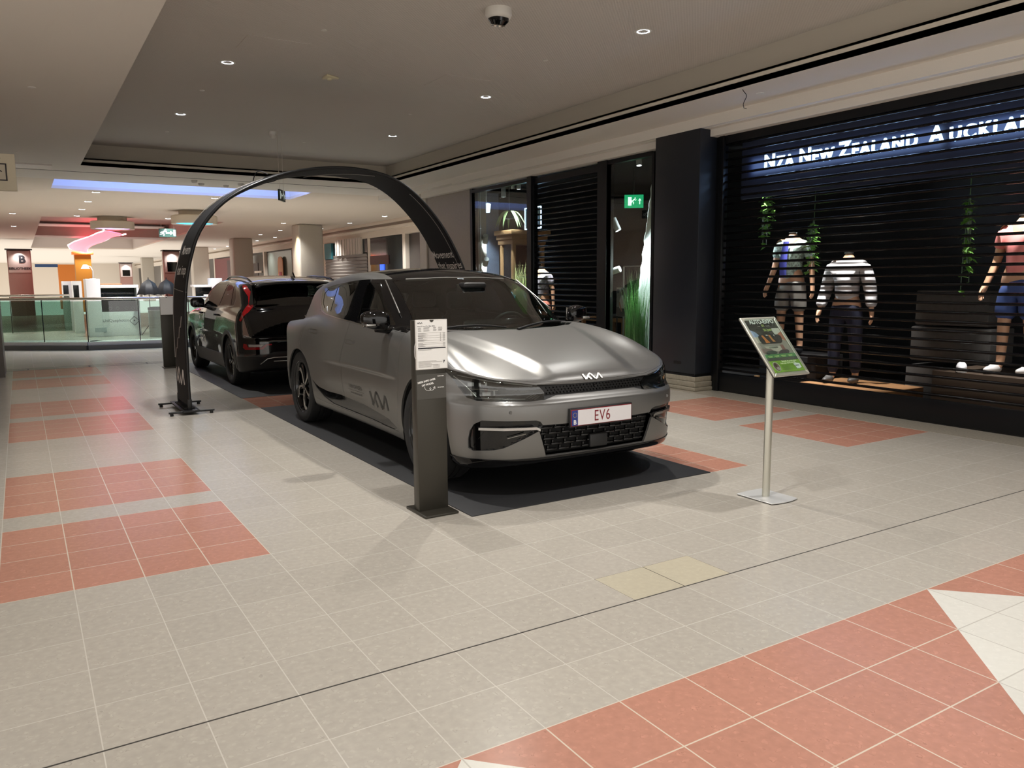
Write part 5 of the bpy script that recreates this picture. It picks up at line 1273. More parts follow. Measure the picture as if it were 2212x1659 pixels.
mb = MB(); mb.box((7.52, 9.44, 0), (7.66, 9.66, 3.19)); struct(mb.build('trim_8', M_FRAME)); mb = MB(); mb.box((7.52, 11.49, 0), (7.66, 11.62, 3.19)); struct(mb.build('trim_9', M_FRAME)); mb = MB(); mb.box((7.54, 13.58, 0), (7.66, 13.68, 3.19)); struct(mb.build('trim_10', M_FRAME))
mb = MB(); mb.box((7.56, 7.23, 0), (7.66, 7.30, 3.19)); struct(mb.build('trim_11', M_FRAME))
# illuminated fascia lettering behind the grille
fa = thing('shop_sign', 'glowing blue-white shop name letters on a navy fascia behind the grille', 'sign', (7.86, 3.6, 2.45))
MB().box((0, -6, -.02), (.05, 3.55, .84)).build('fascia_board', mat('fascia_navy', (24, 30, 52), .6), fa)
M_LET = mat('sign_letter_glow', (210, 232, 255), .5, emit=(176, 214, 255), es=3.2)
for y, txt in ((3.17, 'N'), (2.98, 'ZA'), (2.66, 'N'), (2.48, 'EW'), (2.13, 'Z'), (1.97, 'EALAND'), (1.10, 'A'), (.90, 'UCKLAND')):
    big = len(txt) == 1
    me = text_mesh(txt, .235 if big else .185, .008, align='LEFT', space=1.22, bold=.006, sx=.92); zc = .375 if big else .355
    me.transform(frame_M((-.03, y, zc), (0, -1, 0), (0, 0, 1)))
    put('sign_letters', me, M_LET, fa)
for k, y in enumerate((2.8, 1.6, .3)):
    l = bpy.data.lights.new('letter_glow', 'AREA'); l.energy = 2.6; l.color = (.42, .62, 1.0); l.shape = 'RECTANGLE'; l.size = 1.2; l.size_y = .18
    o = bpy.data.objects.new('letter_glow', l); COL.objects.link(o); o.parent = fa; o.location = (-.045, y, .36); o.rotation_euler = (0, math.radians(90), 0); o.rotation_euler = Vector((1, 0, 0)).to_track_quat('-Z', 'Y').to_euler()
# ---- mannequins
def skin(pts, edges, rad, name, m, parent, sub=2, root=0):
    me = bpy.data.meshes.new(name); me.from_pydata([Vector(p) for p in pts], edges, [])
    o = bpy.data.objects.new(name, me); COL.objects.link(o)
    o.modifiers.new('s', 'SKIN'); s2 = o.modifiers.new('u', 'SUBSURF'); s2.levels = s2.render_levels = sub
    for i, v in enumerate(me.skin_vertices[0].data):
        r = rad[i]; v.radius = r if isinstance(r, (tuple, list)) else (r, r); v.use_root = (i == root)
    dg = bpy.context.evaluated_depsgraph_get(); dg.update(); m2 = bpy.data.meshes.new_from_object(o.evaluated_get(dg))
    bpy.data.objects.remove(o); bpy.data.meshes.remove(me); m2.materials.clear()
    return put(name, m2, m, parent, 180)
M_SKIN = speckle(mat('mannequin_skin', (205, 160, 128), .5), 8, .3, .93)
def hand_chain(P, E, Rd, wi, w, d, side):
    """palm and five bent fingers hung from wrist vertex wi; d = arm direction"""
    d = Vector(d).normalized(); s = Vector(side).normalized(); n = d.cross(s)
    b = len(P); P.append(Vector(w)+d*.05); Rd.append((.032, .018)); E.append((wi, b))
    for k, (o, L) in enumerate(((-.030, .066), (-.010, .076), (.010, .072), (.029, .056))):
        i = len(P); a = Vector(w)+d*.085+s*o
        P += [a, a+d*L*.55+n*.012, a+d*L+n*.030]; Rd += [.0095, .0085, .007]; E += [(b, i), (i, i+1), (i+1, i+2)]
    i = len(P); P += [Vector(w)+d*.03+s*-.036, Vector(w)+d*.065+s*-.058+n*.012, Vector(w)+d*.092+s*-.060+n*.022]; Rd += [.012, .010, .008]; E += [(b, i), (i, i+1), (i+1, i+2)]
def mannequin(label, loc, rz, top, bottom, shorts=True, size=1.0, jacket=None, puffy=False, inner=None, shoes=(30, 32, 36)):
    t = thing('mannequin', label, 'mannequin', loc, rz, None)   # faces local -x; local z from the soles
    t.scale = (size,)*3
    P = [Vector(p) for p in ((0, 0, .95), (0, 0, 1.10), (-.01, 0, 1.28), (0, 0, 1.42), (.005, 0, 1.50), (.0, 0, 1.56))]
    Rd = [(.15, .115), (.135, .105), (.165, .115), (.15, .09), (.06, .06), (.05, .05)]; E = [(0, 1), (1, 2), (2, 3), (3, 4), (4, 5)]
    for s in (-1, 1):
        i = len(P)
        f = .05 if s > 0 else -.04
        P += [Vector((0, s*.10, .86)), Vector((-f*.5, s*.115, .50)), Vector((.02-f, s*.12, .09)), Vector((-.03-f, s*.13, .045)), Vector((-.15-f, s*.145, .028))]
        Rd += [.092, .062, .040, .038, .030]; E += [(0, i), (i, i+1), (i+1, i+2), (i+2, i+3), (i+3, i+4)]
        j = len(P); sh = Vector((0, s*.185, 1.40)); el = Vector((.03, s*.26, 1.12)); wr = Vector((-.04-.05*s, s*.29, .87))
        P += [sh, el, wr]; Rd += [.055, .042, .028]; E += [(3, j), (j, j+1), (j+1, j+2)]
        hand_chain(P, E, Rd, j+2, wr, wr-el, (1, 0, 0) if s > 0 else (-1, 0, 0))
    skin(P, E, Rd, 'body', M_SKIN, t)
    MB().lathe([(0, 1.565), (.05, 1.563), (.052, 1.552)], 20).build('neck_cap', M_STEEL, t, 40)
    # shirt
    def top_garment(nm, m, g, hem, sl):
        P = [Vector((0, 0, hem)), Vector((0, 0, 1.10)), Vector((-.01, 0, 1.28)), Vector((0, 0, 1.41)), Vector((.004, 0, 1.475))]
        Rd = [(.165+g, .125+g), (.155+g, .12+g), (.178+g, .125+g), (.15+g, .10+g), (.072+g*.5, .07+g*.5)]; E = [(0, 1), (1, 2), (2, 3), (3, 4)]
        for s in (-1, 1):
            j = len(P); sh = Vector((0, s*.19, 1.40)); el = Vector((.03, s*.262, 1.12)); wr = Vector((-.04-.05*s, s*.288, .90))
            if sl == 'short': P += [sh, sh.lerp(el, .62)]; Rd += [.068+g, .062+g]; E += [(3, j), (j, j+1)]
            else: P += [sh, sh.lerp(el, .5), el, wr]; Rd += [.072+g, .064+g, .056+g, .046+g]; E += [(3, j), (j, j+1), (j+1, j+2), (j+2, j+3)]
        return skin(P, E, Rd, nm, m, t)
    if jacket:
        o = top_garment('jacket', jacket, .022, .98, 'long')
    else: top_garment('shirt', top, .004, .93, 'short')
    if inner:
        MB().add([(-.150, -.035, 1.44), (-.150, .045, 1.44), (-.178, .075, 1.2), (-.168, .07, .98), (-.168, -.02, .98), (-.178, -.03, 1.2)], [(0, 1, 2, 5), (5, 2, 3, 4)]).build('inner_shirt', inner, t)
        bpy.context.view_layer.update()
    P = [Vector((0, 0, .98)), Vector((0, 0, .90))]; Rd = [(.158, .128), (.17, .135)]; E = [(0, 1)]
    for s in (-1, 1):
        i = len(P); f = .05 if s > 0 else -.04
        if shorts: P += [Vector((0, s*.10, .84)), Vector((-f*.4, s*.118, .52))]; Rd += [.112, .105]; E += [(1, i), (i, i+1)]
        else: P += [Vector((0, s*.10, .84)), Vector((-f*.5, s*.115, .50)), Vector((.02-f, s*.12, .10))]; Rd += [.108, .082, .062]; E += [(1, i), (i, i+1), (i+1, i+2)]
        mm = mat('shoe_%d' % shoes[0], shoes, .5)
    skin(P, E, Rd, 'shorts' if shorts else 'trousers', bottom, t)
    for s in (-1, 1):
        f = .05 if s > 0 else -.04
        bm = bmesh.new(); bmesh.ops.create_uvsphere(bm, u_segments=16, v_segments=10, radius=1)
        for v in bm.verts: v.co = Vector((-.075-f+v.co.x*.135, s*.132+v.co.y*.048, max(0, .045+v.co.z*.055*(1 if v.co.x > -.2 else .7))))
        MB().bm(bm).build('shoe', mm, t, 60)
    return t
def print_mat(name, a, b, scale):
    m = mat(name, a, .8); return speckle(m, scale, .05, .45)
def puff_mat():
    m = mat('quilted_grey', (196, 194, 196), .45); ns, ls, b = nodes_of(m); nt = m.node_tree
    tc = N(nt, 'ShaderNodeTexCoord'); w = N(nt, 'ShaderNodeTexWave'); w.bands_direction = 'Z'; w.inputs['Scale'].default_value = 4.2; w.inputs['Distortion'].default_value = .6
    ls.new(tc.outputs['Object'], w.inputs['Vector']); bp = N(nt, 'ShaderNodeBump'); bp.inputs['Strength'].default_value = 1; bp.inputs['Distance'].default_value = .03
    ls.new(w.outputs['Fac'], bp.inputs['Height']); ls.new(bp.outputs[0], b.inputs['Normal']); return m
C_ = lambda n, c, r=.8: mat(n, c, r)
def plinth(label, a, b, m): o = BOX('display_plinth', a, b, m, None, .006); tag(o, label, 'plinth'); return o
M_OAK = speckle(mat('oak_board', (188, 140, 96), .5), 6, .3, .8); M_DKW = mat('dark_plinth', (26, 25, 26), .6)
plinth('dark plinth under the mint-shirted mannequin behind the grille', (8.25, 6.35, .004), (8.95, 7.1, .46), M_DKW)
plinth('low plinth with pale wooden top under the puffer-jacket mannequin', (8.05, 5.2, .004), (8.85, 6.30, .17), M_OAK)
plinth('plinth with pale wooden top under the pink-shirted mannequin', (8.05, 2.6, .004), (8.9, 4.65, .47), mat('walnut_plinth', (74, 60, 48), .5))
mannequin('headless mannequin in mint patterned shirt over blue tee and grey shorts behind the grille', (8.55, 6.88, .46), .15, print_mat('mint_print', (196, 222, 214), None, 30), C_('grey_shorts', (150, 148, 142)), inner=C_('blue_tee', (82, 88, 190)))
mannequin('headless mannequin in grey quilted puffer jacket and dark jeans behind the grille', (8.45, 5.98, .17), .25, None, C_('dark_denim', (30, 34, 56)), shorts=False, jacket=puff_mat(), shoes=(88, 86, 84))
mannequin('headless mannequin in pink polo shirt and blue shorts at the right edge', (8.35, 4.00, .47), -.1, C_('pink_cotton', (228, 138, 134)), C_('blue_cotton', (62, 84, 142)), shoes=(226, 222, 220))
plinth('dark plinth in the left shop window under the blue-polo mannequin', (7.86, 12.78, .004), (8.5, 13.3, .05), M_DKW)
mannequin('headless mannequin in two-tone blue polo shirt in the left shop window', (8.15, 12.98, .05), .6, C_('sky_polo', (88, 160, 214)), C_('white_trousers', (226, 222, 214)), shorts=False, size=.80)
mannequin('headless mannequin in white flower-print shirt behind the narrow grille', (8.3, 12.32, .12), .2, print_mat('flower_print', (214, 214, 230), None, 16), C_('salmon_shorts', (222, 140, 120)))
plinth('dark block under the flower-shirted mannequin', (8.14, 12.0, .004), (8.6, 12.62, .12), M_DKW)
# ---- plants, grass
def leaf_mat(n, c): m = mat(n, c, .45); return m
M_LEAF = leaf_mat('leaf_green', (98, 150, 62)); M_LEAFD = leaf_mat('leaf_dark', (52, 84, 46))
def ivy(label, loc, n, spread, drop, seed):
    r = random.Random(seed); t = thing('hanging_plant', label, 'plant', loc, 0, 'trailing plants inside the shop')
    mb = MB(); lf = MB()
    for k in range(n):
        p = Vector((0, 0, 0)); pts = [p]; d = Vector((r.uniform(-.3, .3), r.uniform(-1, 1)*spread, -.2))
        L = r.uniform(.5, 1)*drop
        for i in range(7): p = p+d*.08+Vector((0, 0, -L/7)); pts.append(p.copy()); d *= .7
        mb.tube(pts, .004, 5)
        for i, q in enumerate(pts[1:]):
            for j in range(2):
                a = r.uniform(0, 2*PI); s = r.uniform(.04, .07); e = Vector((math.cos(a)*.6, math.sin(a), r.uniform(-.6, .1))).normalized(); u = e.cross(Vector((0, 0, 1))).normalized()*s*.55
                lf.add([q, q+e*s*.6+u, q+e*s*1.6+Vector((0, 0, -.01)), q+e*s*.6-u], [(0, 1, 2, 3)])
    mb.tube([(0, 0, -.05), (.01, 0, (3.3-loc[2])*.5), (0, 0, 3.3-loc[2])], .005, 5); mb.build('stem', M_LEAFD, t, 60); lf.build('leaves', M_LEAF, t)
    return t
ivy('trailing green plant hanging left of the mint-shirted mannequin', (8.2, 7.02, 2.62), 9, .5, .75, 3)
ivy('trailing plant hanging right beside the mint-shirted mannequin', (8.2, 6.30, 2.15), 6, .12, .6, 5)
ivy('trailing plant hanging left beside the pink-shirted mannequin', (8.2, 4.46, 2.3), 7, .10, 1.0, 9)
def fern(label, loc, seed):
    r = random.Random(seed); t = thing('hanging_plant', label, 'plant', loc, 0)
    MB().lathe([(0, -.10), (.09, -.10), (.12, .02), (.11, .02)], 18).build('plant_pot', M_DKW, t, 40)
    mb = MB()
    for k in range(15):
        a = r.uniform(0, 2*PI); L = r.uniform(.25, .40); d = Vector((math.cos(a), math.sin(a), 0)); u = Vector((-d.y, d.x, 0)); pts = []
        for i in range(7):
            f = i/6; c = d*L*f+Vector((0, 0, .02+.26*f-.55*f*f)); w = .035*math.sin(PI*min(1, f*.93+.05))
            pts += [c-u*w, c+u*w]
        mb.add(pts, [(2*i, 2*i+1, 2*i+3, 2*i+2) for i in range(6)])
    mb.build('fronds', leaf_mat('frond_pale', (168, 188, 128)), t, 60); MB().cyl((0, 0, 0), (0, 0, 3.3-loc[2]), .004, seg=6).build('hanging_wire', M_STEEL, t)
    return t
fern('leafy hanging plant high in the left shop window', (8.2, 13.3, 2.72), 4)
def grass(label, loc, n, h, rad, col, seed, lean=.2):
    r = random.Random(seed); t = thing('grass_planter', label, 'plant', loc)
    MB().bbox((-rad, -rad, 0), (rad, rad, .30), .01, 2).build('planter_box', M_DKW, t, 40)
    mb = MB()
    for k in range(n):
        a = r.uniform(0, 2*PI); b = Vector((r.uniform(-.8, .8)*rad, r.uniform(-.8, .8)*rad, .28)); L = h*r.uniform(.55, 1.05); le = r.uniform(.05, lean)*r.choice((1, 1, .4)); d = Vector((math.cos(a), math.sin(a), 0)); w = Vector((-d.y, d.x, 0))*.0065
        pts = []
        for i in range(6):
            f = i/5; c = b+d*le*L*f*f+Vector((0, 0, L*(f-.30*le*f**3*2))); q = w*(1-f*.92); pts += [c-q, c+q]
        mb.add(pts, [(2*i, 2*i+1, 2*i+3, 2*i+2) for i in range(5)])
    o = mb.build('grass_blades', leaf_mat('grass_%d' % col[0], col), t); o['kind'] = 'stuff'
    return t
grass('tall pale green ornamental grass in front of the white textile in the right shop window', (7.77, 9.02, .004), 300, 1.30, .17, (140, 184, 122), 2)
grass('bright green ornamental grass beside the blue-polo mannequin', (7.84, 12.30, .004), 200, 1.20, .16, (118, 190, 62), 6)
o = grass('pale spiky grass rising above the grey car roof in the left shop window', (8.0, 12.62, .75), 60, .75, .12, (196, 206, 150), 8)
plinth('dark block carrying the pale spiky grass', (7.88, 12.52, .004), (8.12, 12.74, .75), M_DKW)
# ragged white textile hanging in the right window
r = random.Random(12); tx = MB(); L = []
for i in range(41):
    z = 2.70*i/40; e = .56-.40*(z/2.7)**1.15+r.uniform(-.012, .012); L.append((z, e))
nb = 9
for i, (z, e) in enumerate(L):
    for k in range(nb+1):
        y = e*k/nb; tx.v.append((.04*math.sin(7*y+z)+.05*(k/nb), y-.46*0, z))
tx.f = [(i*(nb+1)+k, i*(nb+1)+k+1, (i+1)*(nb+1)+k+1, (i+1)*(nb+1)+k) for i in range(40) for k in range(nb)]; tx.mi = [0]*len(tx.f)
wt = thing('hanging_textile', 'tall ragged white textile brightly lit in the right shop window', 'textile', (8.0, 8.86, .12))
o = tx.build('cloth', mat('white_canvas', (232, 232, 222), .8), wt, 60); md = o.modifiers.new('t', 'SOLIDIFY'); md.thickness = .012
MB().cyl((.03, -.02, 0), (.03, -.02, 3.175), .008, seg=8).build('hanging_pole', M_STEEL, wt)
# spot cylinders, lit caps
M_CAN = mat('white_can', (206, 204, 200), .45)
def can(label, loc, aim, watt, col=COOL, ang=60, r=.045, L=.16, arm=None, body=None):
    t = thing('spot_lamp', label, 'lamp', loc, 0, None); d = (Vector(aim)-Vector(loc)).normalized(); Q = d.to_track_quat('Z', 'Y').to_matrix().to_4x4()
    MB().lathe([(0, -L*.6), (r, -L*.6), (r, L*.4), (r*.85, L*.4), (r*.8, L*.3)], 22, Q).build('lamp_can', body or M_CAN, t, 40)
    MB().lathe([(0, L*.31), (r*.8, L*.31)], 22, Q).build('lamp_face', M_LAMP, t)
    if arm: MB().cyl((0, 0, 0), Vector(arm)-Vector(loc), .012, seg=8).build('lamp_arm', M_CAN, t)
    spot(d*(L*.45), watt, col, ang, .6, .03, aim=Vector(d)*5, parent=t)
    return t
MB().cyl((7.72, 9.62, .006), (7.72, 9.62, 3.29), .014, seg=10).build('lamp_pole', M_STEEL); tag([o for o in COL.objects if o.name == 'lamp_pole'][0], 'slim vertical lamp pole at the left of the right shop window', 'pole')
can('upper white spot cylinder on the pole in the right shop window', (7.76, 9.50, 2.24), (8.02, 9.05, 1.2), K_SHOP*1.6, COOL, 70, .05, .2, (7.738, 9.605, 2.26))
can('lower white spot cylinder on the pole in the right shop window', (7.76, 9.51, 1.57), (8.02, 9.0, 1.75), K_SHOP*1.3, COOL, 70, .05, .2, (7.738, 9.605, 1.55))
MB().cyl((7.72, 13.60, .006), (7.72, 13.60, 3.29), .014, seg=10).build('lamp_pole', M_STEEL); tag([o for o in COL.objects if o.name == 'lamp_pole.001'][0], 'slim vertical lamp pole at the left of the left shop window', 'pole')
can('upper white spot cylinder on the left pole of the left shop window', (7.80, 13.54, 2.22), (8.5, 14.9, 1.0), K_SHOP*.35, COOL, 60, .05, .2, (7.738, 13.595, 2.24))
can('lower white spot cylinder on the left pole of the left shop window', (7.80, 13.54, 1.78), (8.3, 14.9, .8), K_SHOP*.35, COOL, 60, .05, .2, (7.738, 13.595, 1.80))
can('large white can lamp glowing high in the left shop window', (8.30, 14.35, 2.90), (8.36, 14.8, 1.6), K_SHOP*.7, COOL, 80, .08, .17, (8.30, 14.35, 3.3), mat('lit_shade', (240, 244, 255), .5, emit=(225, 235, 255), es=1.6))
can('small ceiling can lamp at the top of the left shop window', (8.5, 14.0, 3.19), (8.6, 14.2, 0), K_SHOP, COOL, 70, .05, .2)
can('small ceiling can lamp above the hanging plant', (8.2, 12.95, 3.21), (8.2, 12.9, 0), K_SHOP, COOL, 70, .04, .16)
can('ceiling can lamp above the white textile', (8.15, 9.45, 3.21), (8.02, 9.1, 1.2), K_SHOP*1.6, COOL, 60, .045, .16)
for lab, p, a, w in (('ceiling can lamp over the mint-shirted mannequin', (8.08, 7.0, 3.18), (8.5, 6.75, 1.75), 1.1), ('ceiling can lamp over the puffer-jacket mannequin', (8.08, 5.75, 3.18), (8.42, 5.95, 1.4), 1.0), ('ceiling can lamp over the pink-shirted mannequin', (8.05, 4.1, 3.18), (8.32, 4.0, 1.8), 1.1), ('ceiling can lamp over the flower-shirted mannequin', (7.95, 12.0, 3.18), (8.3, 12.32, 1.5), 1.2), ('ceiling can lamp over the blue-polo mannequin', (7.85, 12.6, 3.15), (8.15, 12.98, 1.0), 1.2)):
    can(lab, p, a, K_SHOP*w*2.2, NEUT, 42, .035, .12, (p[0], p[1], 3.30))
# cabinet, exit sign, framed neon, poster rack, table
cb = thing('display_cabinet', 'tall wooden cabinet with cornice in the left shop window', 'cabinet', (9.2, 14.42, .004))
MB().bbox((-.40, -.28, 0), (.40, .28, .12), .01, 2).build('cabinet_base', M_OAK, cb, 40); MB().box((-.38, .22, .12), (.38, .26, 2.20)).build('cabinet_back', M_DKW, cb)
for x, y in ((-.36, -.24), (.36, -.24), (-.36, .20)): MB().bbox((x-.04, y-.04, .12), (x+.04, y+.04, 2.20), .006, 2).build('cabinet_stile', M_OAK, cb, 40)
MB().box((-.37, -.18, .12), (-.35, .14, 2.20)).build('cabinet_side', M_DKW, cb)
for z in (.55, .95, 1.35, 1.75): MB().box((-.33, -.26, z), (.36, .21, z+.025)).build('cabinet_shelf', M_DKW, cb)
mb = MB(); mb.bbox((-.42, -.30, 2.18), (.42, .30, 2.28), .01, 2); mb.bbox((-.45, -.33, 2.28), (.45, .32, 2.37), .015, 2); mb.bbox((-.50, -.38, 2.37), (.50, .33, 2.47), .02, 3); mb.build('cornice', M_OAK, cb, 40)
for i, c in enumerate(((70, 74, 96), (120, 84, 92), (84, 92, 110), (150, 130, 120), (60, 62, 70))):
    o = MB().bbox((8.98, 14.18, 1.3795+.0455*i), (9.40, 14.56, 1.424+.0455*i), .012, 2).build('folded_shirt', C_('folded_%d' % i, c), None, 40); o.location = (0, 0, .001); tag(o, 'folded shirt in the cabinet stack, %s from the bottom' % ('first', 'second', 'third', 'fourth', 'fifth')[i], 'shirt', 'folded shirts in the cabinet')
nf = thing('neon_sign', 'small glowing framed neon shop sign at the dark frame of the left shop window', 'sign', (8.52, 12.95, 2.62), 0)
M_NEON = mat('neon_blue', (190, 226, 255), .5, emit=(170, 215, 255), es=5)
mb = MB()
for a, b in (((-.28, -.20), (.28, -.20)), ((.28, -.20), (.28, .20)), ((.28, .20), (-.28, .20)), ((-.28, .20), (-.28, -.20))): mb.cyl((0, -a[0], a[1]), (0, -b[0], b[1]), .010, seg=6)
mb.build('neon_frame', M_NEON, nf); FN = lambda y, z: frame_M((-.01, -y, z), (0, -1, 0), (0, 0, 1))
for txt, s, z in (('NEW', .07, .10), ('ZEALAND', .07, .0), ('AUCKLAND', .06, -.08), ('NZA', .05, -.15)): put_text('neon_letters', txt, s, FN(0, z), M_NEON, nf, .003, bold=.002)
MB().box((.012, -.29, -.21), (.022, .29, .21)).build('sign_plate', M_DKW, nf); MB().cyl((.017, 0, .21), (.017, 0, .70), .006, seg=6).build('hanging_wire', M_STEEL, nf)
es = thing('exit_sign', 'bright green exit sign deep inside the right shop window', 'exit sign', (9.0, 10.55, 2.75), math.radians(-40))
MB().bbox((-.16, -.012, -.11), (.16, .012, .11), .004, 2).build('sign_box', mat('exit_green_lit', (20, 140, 90), .4, emit=(30, 170, 110), es=.9), es, 40)
mb = MB(); mb.prism([(-.10, -.07), (-.04, -.07), (-.04, .07), (-.10, .07)], .002, frame_M((0, -.0135, 0), (1, 0, 0), (0, 0, 1))); runner(mb, frame_M((-.02, -.0135, 0), (1, 0, 0), (0, 0, 1)), 1.3, 1)
mb.prism([(.09, -.05), (.105, -.05), (.105, .01), (.125, .01), (.0975, .05), (.07, .01), (.09, .01)], .002, frame_M((0, -.0135, 0), (1, 0, 0), (0, 0, 1))); mb.build('sign_pictogram', mat('exit_white_lit', (230, 250, 240), .4, emit=(230, 250, 240), es=1.2), es)
MB().cyl((0, 0, .11), (0, 0, .55), .008, seg=8).build('sign_stem', M_DKW, es)
rk = thing('clothes_rack', 'steel clothes rack frame in the right shop window', 'rack', (8.42, 9.80, .004))
for y in (-.26, .30): MB().cyl((0, y, 0), (0, y, 1.64), .014, seg=10).build('upright', M_STEEL, rk)
MB().cyl((0, -.26, 1.64), (0, .30, 1.64), .012, seg=10).build('top_rail', M_STEEL, rk)
pp = thing('photo_stand', 'slim stand with photo of a man in a white shirt in the right shop window', 'poster', (8.2, 9.87, .004), math.radians(-12))
MB().bbox((-.06, -.12, 0), (.06, .12, .02), .004, 2).build('stand_foot', M_DKW, pp, 40)
for y in (-.17, .17): MB().box((-.008, y-.008, .0), (.008, y+.008, 1.30)).build('stand_leg', M_DKW, pp)
MB().box((-.012, -.17, .84), (.006, .17, 1.30)).build('photo_panel', mat('photo_grey', (150, 146, 142), .5), pp)
FP = lambda k: frame_M((-.0125-.0006*k, 0, 1.07), (0, -1, 0), (0, 0, 1))
for k, (nm, p, c) in enumerate((('photo_ground', [(-.165, -.225), (.165, -.225), (.165, -.08), (-.165, -.08)], (96, 84, 82)), ('photo_trousers', [(-.06, -.20), (.12, -.20), (.10, -.06), (-.04, -.06)], (70, 62, 66)), ('photo_shirt', [(-.07, -.10), (.10, -.10), (.12, .03), (.06, .11), (.0, .11), (-.06, .03)], (226, 222, 216)), ('photo_arm', [(-.08, -.03), (.0, -.16), (.03, -.14), (-.05, .01)], (186, 138, 112)), ('photo_head', [(.03+.04*math.cos(a), .155+.05*math.sin(a)) for a in [2*PI*i/16 for i in range(16)]], (104, 78, 66)), ('photo_badge', [(-.15, .14), (-.07, .14), (-.07, .205), (-.15, .205)], (30, 34, 46)))):
    mb = MB(); mb.prism(p, .0004, FP(k)); mb.build(nm, mat('photo_c%d' % k, c, .5), pp)
tb = thing('display_table', 'low wooden table with folded clothes deep in the right shop window', 'table', (9.1, 11.1, .004))
MB().bbox((-.4, -.7, .70), (.4, .6, .76), .006, 2).build('table_top', M_OAK, tb, 40)
for x in (-.35, .35):
    for y in (-.62, .52): MB().box((x-.03, y-.03, 0), (x+.03, y+.03, .70)).build('leg', M_OAK, tb)
o = MB().bbox((8.85, 10.6, .7665), (9.25, 11.0, .83), .025, 3).build('folded_clothes', C_('grey_cloth', (96, 98, 104)), None, 60); tag(o, 'folded grey clothes lying on the low wooden table', 'clothes')
for y, x in ((3.74, 8.25), ): pass
sh = thing('shoe', 'white trainer lying on the pale wooden plinth left of the pink-shirted mannequin', 'shoe', (8.18, 4.42, .47), .5)
bm = bmesh.new(); bmesh.ops.create_uvsphere(bm, u_segments=18, v_segments=12, radius=1)
for v in bm.verts: v.co = Vector((v.co.x*.14, v.co.y*.05, max(0, .045+v.co.z*.045*(1.25 if v.co.x > 0 else .8))))
MB().bm(bm).build('upper', mat('trainer_white', (222, 222, 226), .6), sh, 60); MB().bbox((-.15, -.05, 0), (.14, .05, .025), .02, 2).build('sole', M_WHITEP, sh, 60)
tk = thing('storage_trunk', 'dim grey trunk stack between the puffer-jacket and pink-shirted mannequins', 'trunk', (9.2, 5.0, .004))
for z, w in ((0, .5), (.46, .46), (.88, .42)): MB().bbox((-.25, -w, z), (.25, w, z+.40), .02, 2).build('trunk_box', speckle(mat('trunk_grey', (74, 72, 70), .7), 20, .3, .7), tk, 40)
for y, w, z, h in ((7.0, .035, .32, .10), (7.0, .035, .22, .09), (6.93, .025, .22, .08), (6.86, .015, .20, .17)):
    pass
for k, (y, z, c) in enumerate(((6.98, .30, (206, 164, 116)), (6.98, .20, (206, 164, 116)), (6.90, .20, (190, 170, 140)))):
    o = BOX('wooden_block', (8.05, y-.03, .004+.095*(1-k % 2)*(1 if k == 0 else 0)), (8.10, y+.03, .09+.095*(1 if k == 0 else 0)), mat('block_%d' % k, c, .6), None, .004); tag(o, ('upper pale wooden block at the left end inside the grille', 'lower pale wooden block at the left end inside the grille', 'single pale wooden block right of the stacked pair')[k], 'block')
# ================================================================ the mall beyond: void with railing, kiosks, pillars, far shops
M_BEIGE = mat('beige_plaster', (216, 205, 190), .85)
def far_shell():
    ZT = 4.0
    c = MB(); c.box((-9, 17.6, Z1), (.72, 90, Z1+.06)); c.box((.72, 19.3, Z1), (16, 27.5, Z1+.06)); c.box((5.9, 27.5, Z1), (16, 90, Z1+.06)); c.box((.72, 52, Z1), (5.9, 90, Z1+.06)); c.box((5.7, 17.6, Z1), (16, 19.3, Z1+.06)); c.box((8.9, 13.8, Z1), (16, 17.6, Z1+.06))
    struct(c.build('ceiling', M_BEIGE))
    f = MB(); f.box((.72, 19.3, Z1+.06), (5.7, 19.36, ZT)); f.box((5.7, 17.6, Z1+.06), (5.76, 19.3, ZT)); f.box((.66, 17.6, Z1+.06), (.72, 19.3, ZT)); f.box((.66, 17.54, Z1+.06), (5.76, 17.6, ZT)); f.box((.66, 17.5, ZT), (5.8, 19.4, ZT+.05))
    struct(f.build('trim_12', mat('trough_white', (220, 220, 220), .8)))
    k = MB(); k.box((.72, 27.44, Z1+.06), (5.9, 27.5, ZT)); k.box((5.9, 27.5, Z1+.06), (5.96, 52, ZT)); k.box((.66, 27.5, Z1+.06), (.72, 52, ZT)); k.box((.72, 52, Z1+.06), (5.9, 52.06, ZT)); k.box((.72, 38.5, Z1+.02), (5.9, 40.2, ZT-.2)); k.box((.6, 27.4, ZT), (6, 52.1, ZT+.05))
    struct(k.build('trim_13', mat('coffer_paint', (192, 180, 170), .85)))
    w = MB(); w.box((-9, 90, 0), (16, 90.2, Z1)); struct(w.build('wall_far', M_BEIGE))
    w = MB(); w.box((-6.2, 16, 0), (-6, 90, Z1)); struct(w.build('wall_left', M_BEIGE))
    w = MB(); w.box((-6.2, 15.9, 0), (-.9, 16.0, Z1)); struct(w.build('wall_left', M_STONEP))
    # right-hand shop wall with white pilasters and band
    w = MB(); w.box((10.62, 17.5, 0), (10.8, 90, Z1)); struct(w.build('wall_right', mat('far_shop_dark', (70, 66, 62), .4)))
    b = MB(); b.box((10.45, 17.5, 2.92), (10.63, 90, Z1)); b.box((10.25, 17.5, 3.12), (10.45, 90, 3.20)); b.box((10.3, 17.5, 3.3), (10.45, 90, Z1))
    for y in (23.4, 26.35, 31.1, 35.4, 40.4, 52.2, 56.5, 60, 64, 68, 74, 80): b.box((10.48, y-.12, 0), (10.63, y+.12, 2.95))
    struct(b.build('trim_14', M_BEIGE))
far_shell()
led = thing('light_strip', 'hidden blue light strip in the ceiling trough behind the arch', 'ceiling light', (3.2, 17.72, 3.62))
